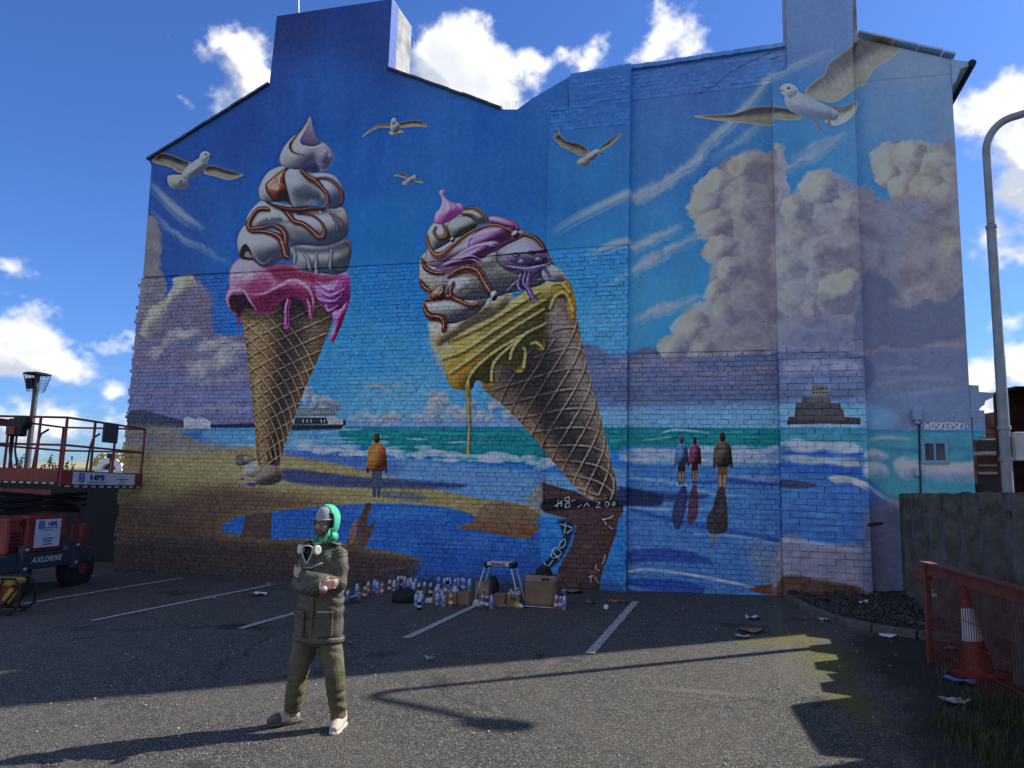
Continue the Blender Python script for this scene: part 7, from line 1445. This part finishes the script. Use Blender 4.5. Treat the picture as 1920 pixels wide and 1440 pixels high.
def fold(a1, a2, s=1.):
    def fn(c):
        w1 = c.z * 34 * s + c.x * 9 + 5 * mnoise.noise(Vector((c.x * 5, c.y * 5, c.z * 4))); w2 = c.z * 62 * s - c.x * 24 + 6 * mnoise.noise(Vector((c.x * 7 + 3, c.y * 7, c.z * 6)))
        g1 = max(0, mnoise.noise(Vector((c.x * 4 + 9, c.y * 4, c.z * 4))) + .35); g2 = max(0, mnoise.noise(Vector((c.x * 6, c.y * 6 + 4, c.z * 6))) + .2)
        return a1 * (abs(math.sin(w1)) ** 1.5 - .5) * g1 + a2 * (abs(math.sin(w2)) ** 2 - .4) * g2 + a1 * .5 * mnoise.noise(c * 5)
    return fn
HX, HY, HZ = .012, -.03, 1.552
Rh = Matrix.Rotation(R(-4), 3, 'Z') @ Matrix.Rotation(R(3), 3, 'Y') @ Matrix.Rotation(R(4), 3, 'X')     # head turned towards the left of the picture
hp = lambda x, y, z: Vector((HX, HY, HZ)) + Rh @ Vector((x, y, z))
# body: head, neck, trunk, arms and legs as one continuous skin
b = MB()
def ball(mb, c, r, M=None, n=14):
    prof = [(math.sin(t), -math.cos(t)) for t in np.linspace(.12, math.pi - .12, 9)]; vs = []
    for pr, pz in prof:
        for k in range(n):
            q_ = Vector((pr * math.cos(6.28319 * k / n) * r[0], pr * math.sin(6.28319 * k / n) * r[1], pz * r[2])); vs.append((M @ q_ if M is not None else q_) + Vector(c))
    m_ = len(prof); mb.add(vs, [(i * n + k, i * n + (k + 1) % n, (i + 1) * n + (k + 1) % n, (i + 1) * n + k) for i in range(m_ - 1) for k in range(n)] + [tuple(range(n))[::-1], tuple((m_ - 1) * n + k for k in range(n))])
ball(b, hp(0, .015, .03), (.074, .092, .088), Rh); ball(b, hp(0, -.018, -.045), (.058, .066, .075), Rh); ball(b, hp(0, -.045, -.098), (.030, .030, .024), Rh)     # skull, jaw, chin
ball(b, hp(0, -.082, .012), (.052, .016, .010), Rh)                                                     # brow
b.tube([hp(0, -.083, .006), hp(0, -.098, -.018), hp(0, -.108, -.036)], [.009, .012, .014], 8); ball(b, hp(0, -.09, -.04), (.019, .014, .009), Rh)   # nose
for s in (-1, 1): ball(b, hp(s * .034, -.07, -.03), (.022, .018, .018), Rh); ball(b, hp(s * .074, .012, -.012), (.010, .022, .032), Rh)   # cheeks, ears
ball(b, hp(0, -.085, -.066), (.021, .010, .0075), Rh)
b.tube([(0, .02, 1.30), hp(0, .02, -.06)], [.058, .055], 12)
b.tube([(0, 0, .72), (0, 0, .95), (0, 0, 1.2), (0, 0, 1.33)], [(.14, .1), (.15, .1), (.16, .11), (.1, .08)], 14)
LARM = [(.150, .0, 1.30), (.185, -.05, 1.09), (.06, -.17, 1.11), (-.085, -.185, 1.135)]; RARM = [(-.125, .0, 1.29), (-.175, -.06, 1.06), (-.03, -.20, 1.055), (.09, -.20, 1.075)]
for A in (LARM, RARM): b.tube(A, [.05, .045, .038, .03], 10)
b.tube([(.09, 0, .78), (.175, -.03, .44), (.222, .0, .10)], [.08, .055, .045], 10); b.tube([(-.08, 0, .78), (-.15, -.03, .44), (-.20, -.01, .10)], [.08, .055, .045], 10)
for x, y in ((.225, 0), (-.205, -.01)): b.tube([(x, y + .03, .05), (x * 1.03, y - .05, .05)], [.03, .024], 8)
# hands: palm, four unequal fingers laid round the other arm, thumb from the side of the palm
def hand(mb, w, d, up, n, s=1.):
    d = Vector(d).normalized(); up = Vector(up); up = (up - d * up.dot(d)).normalized(); n = Vector(n).normalized(); w = Vector(w)
    mb.tube([w - d * .01, w + d * .045, w + d * .085], [(.034, .016), (.040, .017), (.038, .014)], 8) if False else None
    for o in (-.027, -.009, .009, .027): mb.tube([w + up * o * .7, w + d * .085 + up * o], [.015, .012], 7)
    for o, L in ((-.029, .060), (-.010, .078), (.010, .084), (.029, .074)):
        p0 = w + d * .08 + up * o; p1 = p0 + d * L * .45 - n * .004; p2 = p1 + d * L * .3 - n * .016; p3 = p2 + d * L * .2 - n * .022; mb.tube([p0, p1, p2, p3], [.0098, .0092, .0085, .006], 7)
    t0 = w + d * .02 + up * .03; mb.tube([t0, t0 + d * .035 + up * .022, t0 + d * .06 + up * .028 - n * .008], [.013, .0105, .0075], 7)
hand(b, (-.085, -.19, 1.135), (-.75, .32, .28), (.1, -.1, 1), (-.3, -1, 0)); hand(b, (.085, -.20, 1.075), (.8, .42, .1), (0, -.1, 1), (.3, -1, 0))
body = remeshed(b, 'body_skin', M_SKIN, None, .0062, 3); body.parent = person
# eyes and brows
for s in (-1, 1):
    mb = MB(); ball(mb, hp(s * .030, -.076, -.004), (.011, .008, .007), Rh, 10); mb.build('eye', mat('eye_white', (.4, .38, .36), .3), person, smooth='all')
    mb = MB(); ball(mb, hp(s * .031, -.0835, -.004), (.0045, .003, .0048), Rh, 8); mb.build('iris', mat('iris_dark', (.03, .03, .03), .2), person, smooth='all')
    mb = MB(); mb.tube([hp(s * .014, -.094, .016), hp(s * .032, -.092, .022), hp(s * .05, -.08, .014)], [.003, .004, .002], 6); mb.build('eyebrow', M_BEARD, person, smooth='all')
mb = MB()
for t in np.linspace(-1.25, 1.25, 15):
    p0 = hp(.056 * math.sin(t), -.028 - .062 * math.cos(t), -.062 - .008 * math.cos(t)); p1 = hp(.05 * math.sin(t), -.03 - .06 * math.cos(t), -.110 + .02 * abs(math.sin(t))); mb.tube([p0, (p0 + p1) / 2 + Rh @ Vector((0, -.003, 0)), p1], [.008, .011, .007], 6)
for s in (-1, 1): mb.tube([hp(0, -.099, -.053), hp(s * .014, -.099, -.054), hp(s * .028, -.09, -.066), hp(s * .033, -.083, -.085)], [.006, .007, .0065, .005], 7)
remeshed(mb, 'beard', M_BEARD, person, .005, 3, lambda c: .0025 * mnoise.noise(c * 160))
mb = MB(); ball(mb, hp(0, -.0945, -.0685), (.018, .006, .0045), Rh); mb.build('lips', mat('lips', (.30, .13, .11), .5), person, smooth='all')
gl = MB()
for s in (-1, 1): gl.tube([hp(s * .031 + .025 * math.cos(t) , -.103 + .012 * abs(s * .031 + .025 * math.cos(t)) / .05, -.004 + .0205 * math.sin(t)) for t in np.linspace(0, 6.2832, 19)], .0024, 6, cap=False); gl.tube([hp(s * .056, -.09, .0), hp(s * .074, -.03, .004), hp(s * .078, .02, .0)], .003, 6)
gl.tube([hp(-.008, -.104, .002), hp(0, -.107, .005), hp(.008, -.104, .002)], .0028, 6); glo = gl.build('glasses', M_GLS, person, smooth='all')
ml = bpy.data.materials.new('lens'); ml.use_nodes = True; t = ml.node_tree; t.nodes.clear(); n = N(t)
mx = n('ShaderNodeMixShader', {0: .10}); t.links.new(n('ShaderNodeBsdfTransparent', {'Color': (.92, .94, .95, 1)}).outputs[0], mx.inputs[1]); t.links.new(n('ShaderNodeBsdfGlossy', {'Roughness': .05}).outputs[0], mx.inputs[2]); t.links.new(mx.outputs[0], t.nodes.new('ShaderNodeOutputMaterial').inputs[0])
for s in (-1, 1): mb = MB(); mb.add([hp(s * .031 + .023 * math.cos(t), -.101 + .012 * abs(s * .031 + .023 * math.cos(t)) / .05, -.004 + .019 * math.sin(t)) for t in np.linspace(0, 6.2832, 16, endpoint=False)], [tuple(range(16))]); mb.build('lens', ml, glo, fixn=False)
# beanie
mb = MB(); vs = []; K = 26; rows = 12
for i in range(rows):
    f_ = i / (rows - 1); zz = .006 + .118 * math.sin(f_ * 1.5708); rr = math.cos(f_ * 1.45)
    for k in range(K): t = 6.2832 * k / K; rb = 1 + (.018 if k % 2 else 0) ; vs.append(hp(.0835 * rr * rb * math.cos(t), .01 + .103 * rr * rb * math.sin(t) , zz + .022 * (1 - f_) + .018 * (1 - f_) * -math.sin(t) * -1 * .6))
mb.add(vs, [(i * K + k, i * K + (k + 1) % K, (i + 1) * K + (k + 1) % K, (i + 1) * K + k) for i in range(rows - 1) for k in range(K)] + [tuple((rows - 1) * K + k for k in range(K))]); mb.build('beanie', M_BEAN, person, smooth='all')
mb = MB(); mb.tube([hp(.0845 * math.cos(t), .01 + .104 * math.sin(t), .031 + .010 * math.sin(t)) for t in np.linspace(0, 6.2832, 30)], .0075, 8, cap=False); mb.build('beanie_brim', M_BEAN, person, smooth='all')
# hoods: black inner and green outer, open at the face
def hood(name, rx, ry, rz_, cut, th, m_, off=(0, 0, 0), low=-.75):
    mb = MB(); K, Q = 30, 22; keep = {}; vs = []
    for i in range(Q + 1):
        for k in range(K):
            t = math.pi * (i / Q); a = 6.2832 * k / K; d = Vector((math.sin(t) * math.cos(a), math.sin(t) * math.sin(a), math.cos(t)))
            f_ = 1 + .05 * max(0, d.z) * max(0, d.y) * 3 + .03 * mnoise.noise(d * 2.4); vs.append(hp(off[0] + d.x * rx * f_, off[1] + d.y * ry * f_, off[2] + d.z * rz_ * f_)); keep[len(vs) - 1] = not (d.y < cut + .12 * d.z) and d.z > low
    fs = [f_ for i in range(Q) for k in range(K) for f_ in [(i * K + k, i * K + (k + 1) % K, (i + 1) * K + (k + 1) % K, (i + 1) * K + k)] if all(keep[j] for j in f_)]
    used = sorted({j for f_ in fs for j in f_}); ix = {j: n_ for n_, j in enumerate(used)}; mb.add([vs[j] for j in used], [tuple(ix[j] for j in f_) for f_ in fs]); o = mb.build(name, m_, person, smooth='all'); md = o.modifiers.new('t', 'SOLIDIFY'); md.thickness = th; md.offset = 0; ms = o.modifiers.new('s', 'SUBSURF'); ms.levels = ms.render_levels = 1; return o
hood('inner_hood', .089, .106, .119, -.62, .006, mat('black_lining', (.014, .014, .016), .85, .2, 12), (.0, .006, .004), -.86); hood('hood', .099, .117, .130, -.56, .012, M_HOOD, (.008, .016, .0), -.93)
mb = MB()
mb.tube([hp(.082, -.052, -.04), hp(.082, -.070, -.08), hp(.054, -.102, -.135), hp(.0, -.130, -.182)], [(.006, .010), (.011, .024), (.012, .026), (.009, .016)], 9); mb.tube([hp(-.078, -.055, -.04), hp(-.072, -.074, -.09), hp(-.04, -.104, -.14), hp(.006, -.130, -.184)], [(.005, .008), (.009, .018), (.010, .020), (.009, .014)], 9)
mb.tube([hp(-.08, .0, -.13), hp(0, .05, -.14), hp(.09, .0, -.13)], [.036, .036, .036], 8); mb.tube([hp(.075, -.03, -.10), hp(.085, .02, -.11), hp(.05, .08, -.12)], [.03, .036, .036], 8); remeshed(mb, 'hood_collar', M_HOOD, person, .007, 8, lambda c: .004 * mnoise.noise(c * 30))
mb = MB()
for s in (-1, 1): mb.tube([hp(s * .018, -.148, -.17), (s * .02 + .0, -.17, 1.33), (s * .022 + .01, -.172, 1.29)], .0035, 5)
mb.build('drawstring', M_HOOD, person)
# parka
j = MB()
j.tube([(0, .0, .635), (0, 0, .72), (0, .0, .86), (0, .0, 1.0), (0, .0, 1.15), (.008, .005, 1.25), (.012, .015, 1.33), (.012, .02, 1.375)], [(.213, .150), (.212, .148), (.206, .142), (.200, .138), (.196, .138), (.186, .130), (.138, .11), (.088, .085)], 22)
for s, A, rr in ((1, LARM, [.072, .070, .060, .050]), (-1, RARM, [.070, .070, .062, .052])):
    j.tube([(A[0][0] - s * .05, .01, 1.325), A[0], tuple((Vector(A[0]) + Vector(A[1])) / 2 + Vector((s * .012, .0, 0))), A[1], A[2], A[3]], [.06, rr[0], rr[0], rr[1], rr[2], rr[3]], 14); ball(j, A[1], (.07, .07, .068))
jk = remeshed(j, 'parka', M_JKT, None, .0095, 6, fold(.018, .011)); jk.parent = person
mb = MB(); mb.tube([(.215 * math.cos(t) * 1.0, .152 * math.sin(t), .655) for t in np.linspace(0, 6.2832, 33)], [(.024, .009)] * 33, 8, cap=False); mb.build('hem_band', M_JKT, person, smooth='all')
mb = MB(); mb.box((.0, -.150, .82), (.034, .012, .34)); mb.build('zip_placket', M_JKT, person, bevel=.004)
for s, x, z in ((1, .118, .80), (-1, -.118, .79)):
    ang = Matrix.Rotation(R(26 * s), 3, 'Z'); mb = MB(); mb.box((x, -.128, z - .035), (.125, .03, .155), ang); pk = mb.build('pocket', M_JKT, person, bevel=.010); mb = MB(); mb.box((x, -.142, z + .055), (.138, .022, .052), ang @ Matrix.Rotation(R(10), 3, 'X')); mb.build('pocket_flap', M_JKT, pk, bevel=.007)
mb = MB(); mb.tube([(-.085, -.185, 1.20), (.0, -.2, 1.205), (.085, -.178, 1.245)], [(.006, .016)] * 3, 6); mb.build('chest_flap', mat('pale_lining', (.24, .22, .17), .8, .2, 9), person, smooth='all')
mb = MB(); mb.tube([(.085, -.06, 1.395), (.12, -.01, 1.375), (.11, .06, 1.38)], [(.012, .03)] * 3, 7); mb.tube([(-.075, -.06, 1.385), (-.105, -.01, 1.36), (-.1, .06, 1.37)], [(.012, .028)] * 3, 7); remeshed(mb, 'collar', M_JKT, person, .008, 3, fold(.003, .006))
for A in (LARM, RARM): mb = MB(); d = (Vector(A[3]) - Vector(A[2])).normalized(); p_ = Vector(A[3]); mb.tube([p_ - d * .02, p_ + d * .018], [.052, .050], 14); mb.build('cuff', M_JKT, person, smooth=True)
# trousers
t_ = MB(); t_.tube([(0, .0, .60), (0, 0, .70), (0, 0, .82)], [(.12, .11), (.168, .125), (.165, .12)], 18)
t_.tube([(.085, 0, .74), (.125, -.01, .58), (.182, -.04, .42), (.205, -.02, .24), (.222, .0, .085)], [.105, .098, .086, .076, .073], 14); t_.tube([(-.085, 0, .74), (-.118, -.01, .58), (-.152, -.04, .42), (-.18, -.02, .24), (-.2, -.0, .095)], [.105, .100, .088, .078, .070], 14)
tr = remeshed(t_, 'trousers', M_TRS, None, .0095, 4, fold(.016, .010, .8)); tr.parent = person
# shoes
def shoe(x, y, a, toe):
    Rz = Matrix.Rotation(a, 3, 'Z'); P = lambda u, v, z: Vector((x, y, 0)) + Rz @ Vector((u, v, z))
    up = MB(); up.tube([P(0, .075, .06), P(0, .02, .058), P(0, -.07, .05), P(0, -.14, .040), P(0, -.175, .034)], [(.052, .040), (.056, .043), (.046, .048), (.034, .046), (.02, .03)], 12); up.tube([P(0, .03, .06), P(0, .02, .125)], [.052, .046], 12)
    o = remeshed(up, 'shoe', M_SHOE, person, .006, 4)
    mb = MB(); pr = [(-.038, .10), (-.042, .04), (-.036, -.03), (-.048, -.10), (-.036, -.165), (0, -.192), (.036, -.165), (.048, -.10), (.036, -.03), (.042, .04), (.038, .10), (0, .118)]; vs = [P(u, v, z) for z in (.002, .026) for u, v in pr]; n_ = len(pr); mb.add(vs, [tuple(range(n_)), tuple(range(2 * n_ - 1, n_ - 1, -1))] + [(i, n_ + i, n_ + (i + 1) % n_, (i + 1) % n_) for i in range(n_)]); mb.build('sole', M_RESP if not toe else M_TOE, o, bevel=.004)
    if toe: mb = MB(); mb.tube([P(0, -.085, .047), P(0, -.14, .042), P(0, -.182, .034)], [(.050, .050), (.040, .051), (.022, .034)], 12); remeshed(mb, 'toe_cap', M_TOE, o, .006, 3)
    mb = MB()
    for k in range(4): mb.tube([P(-.024, -.03 - k * .02, .092 - k * .008), P(0, -.035 - k * .02, .101 - k * .009), P(.024, -.03 - k * .02, .092 - k * .008)], .0035, 5)
    mb.build('lace', mat('lace_white', (.6, .56, .48), .8), o)
shoe(.235, .005, R(10), False); shoe(-.225, -.005, R(-38), True)
# respirator hanging on the chest
rp_ = bpy.data.objects.new('respirator', None); COL.objects.link(rp_); rp_.location = tuple(pf); rp_.rotation_euler = (0, 0, YAW - R(15)); tag(rp_, 'half mask respirator with two pale filters hanging on the person\'s chest', 'respirator')
drop = [(.050, .03), (.046, .055), (.02, .066), (-.02, .066), (-.046, .055), (-.050, .03), (-.036, -.01), (-.012, -.055), (0, -.066), (.012, -.055), (.036, -.01)]
cxr, cyr, czr = -.045, -.185, 1.305
mb = MB(); mb.tube([(cxr + u, cyr - .022, czr + v) for u, v in drop + drop[:1]], .0055, 7, cap=False); mb.build('seal_rim', M_RESP, rp_, smooth='all')
mb = MB(); n_ = len(drop); vs = [(cxr + u, cyr - .02, czr + v) for u, v in drop] + [(cxr + u * .55, cyr + .025, czr + v * .55) for u, v in drop]; mb.add(vs, [(i, (i + 1) % n_, n_ + (i + 1) % n_, n_ + i) for i in range(n_)] + [tuple(range(2 * n_ - 1, n_ - 1, -1))]); mb.tube([(cxr - .02, cyr - .01, czr + .01), (cxr + .02, cyr - .01, czr + .01)], .008, 6); mb.tube([(cxr, cyr - .008, czr + .03), (cxr, cyr - .005, czr - .03)], .008, 6); mb.build('mask_cup', M_BLK, rp_, fixn=True)
for s, rot in ((-1, 35), (1, 62)):
    M_ = Matrix.Rotation(R(rot * s), 3, 'Z') @ Matrix.Rotation(R(90), 3, 'X'); mb = MB(); mb.lathe([(.01, -.020), (.033, -.019), (.038, -.010), (.038, .012), (.033, .020), (.028, .022), (.01, .018)], (cxr + s * (.072 if s < 0 else .074), cyr + .005, czr + .035), 20, M=M_); f_ = mb.build('filter', M_RESP, rp_, smooth=True)
    for z in (-.006, .006): mb = MB(); mb.lathe([(.0385, z - .002), (.0395, z), (.0385, z + .002)], (cxr + s * (.072 if s < 0 else .074), cyr + .005, czr + .035), 20, M=M_); mb.build('filter_groove', M_TOE, f_)
mb = MB()
for s in (-1, 1): mb.tube([(cxr + s * .04, cyr, czr + .06), (cxr + s * .07, -.13, 1.385), (.01 + s * .085, -.04, 1.40)], (.006), 5)
mb.build('strap', M_BLK, rp_)
hc = can('orange', 'white'); hc.location = tuple(Vector(tuple(pf)) + Matrix.Rotation(YAW - R(15), 3, 'Z') @ Vector((.116, -.2, 1.03))); hc.rotation_euler = (R(60), R(40), YAW); hc.scale = (.8, .8, .6); tag(hc, 'short orange and white can tucked under the person\'s folded arm', 'spray can')

for o_ in (person, rp_): o_.scale = (.93, .93, 1)
# put each empty at the base of its thing
def rebase(root, loc):
    loc = Vector(loc); d = loc - root.location; root.location = loc
    for ch in root.children: ch.location -= d
fence.location = (0, 0, 0)
rebase(fence, (2.5, -1, .4)); rebase(gable, (-7, 0, .15)); rebase(terr, (1, 0, .4)); rebase(kroot, (1.05, -1.5, .35)); rebase(blk, (6, .8, .3)); rebase(fh, tuple(far(1870, 948, ZF))); rebase(bp_, tuple(far(1915, 948, 17))); rebase(bf, (-13, 1.5, 0)); rebase(hall, tuple(far(100, 905, ZH))); rebase(dome, tuple(far(203, 905, 50)))
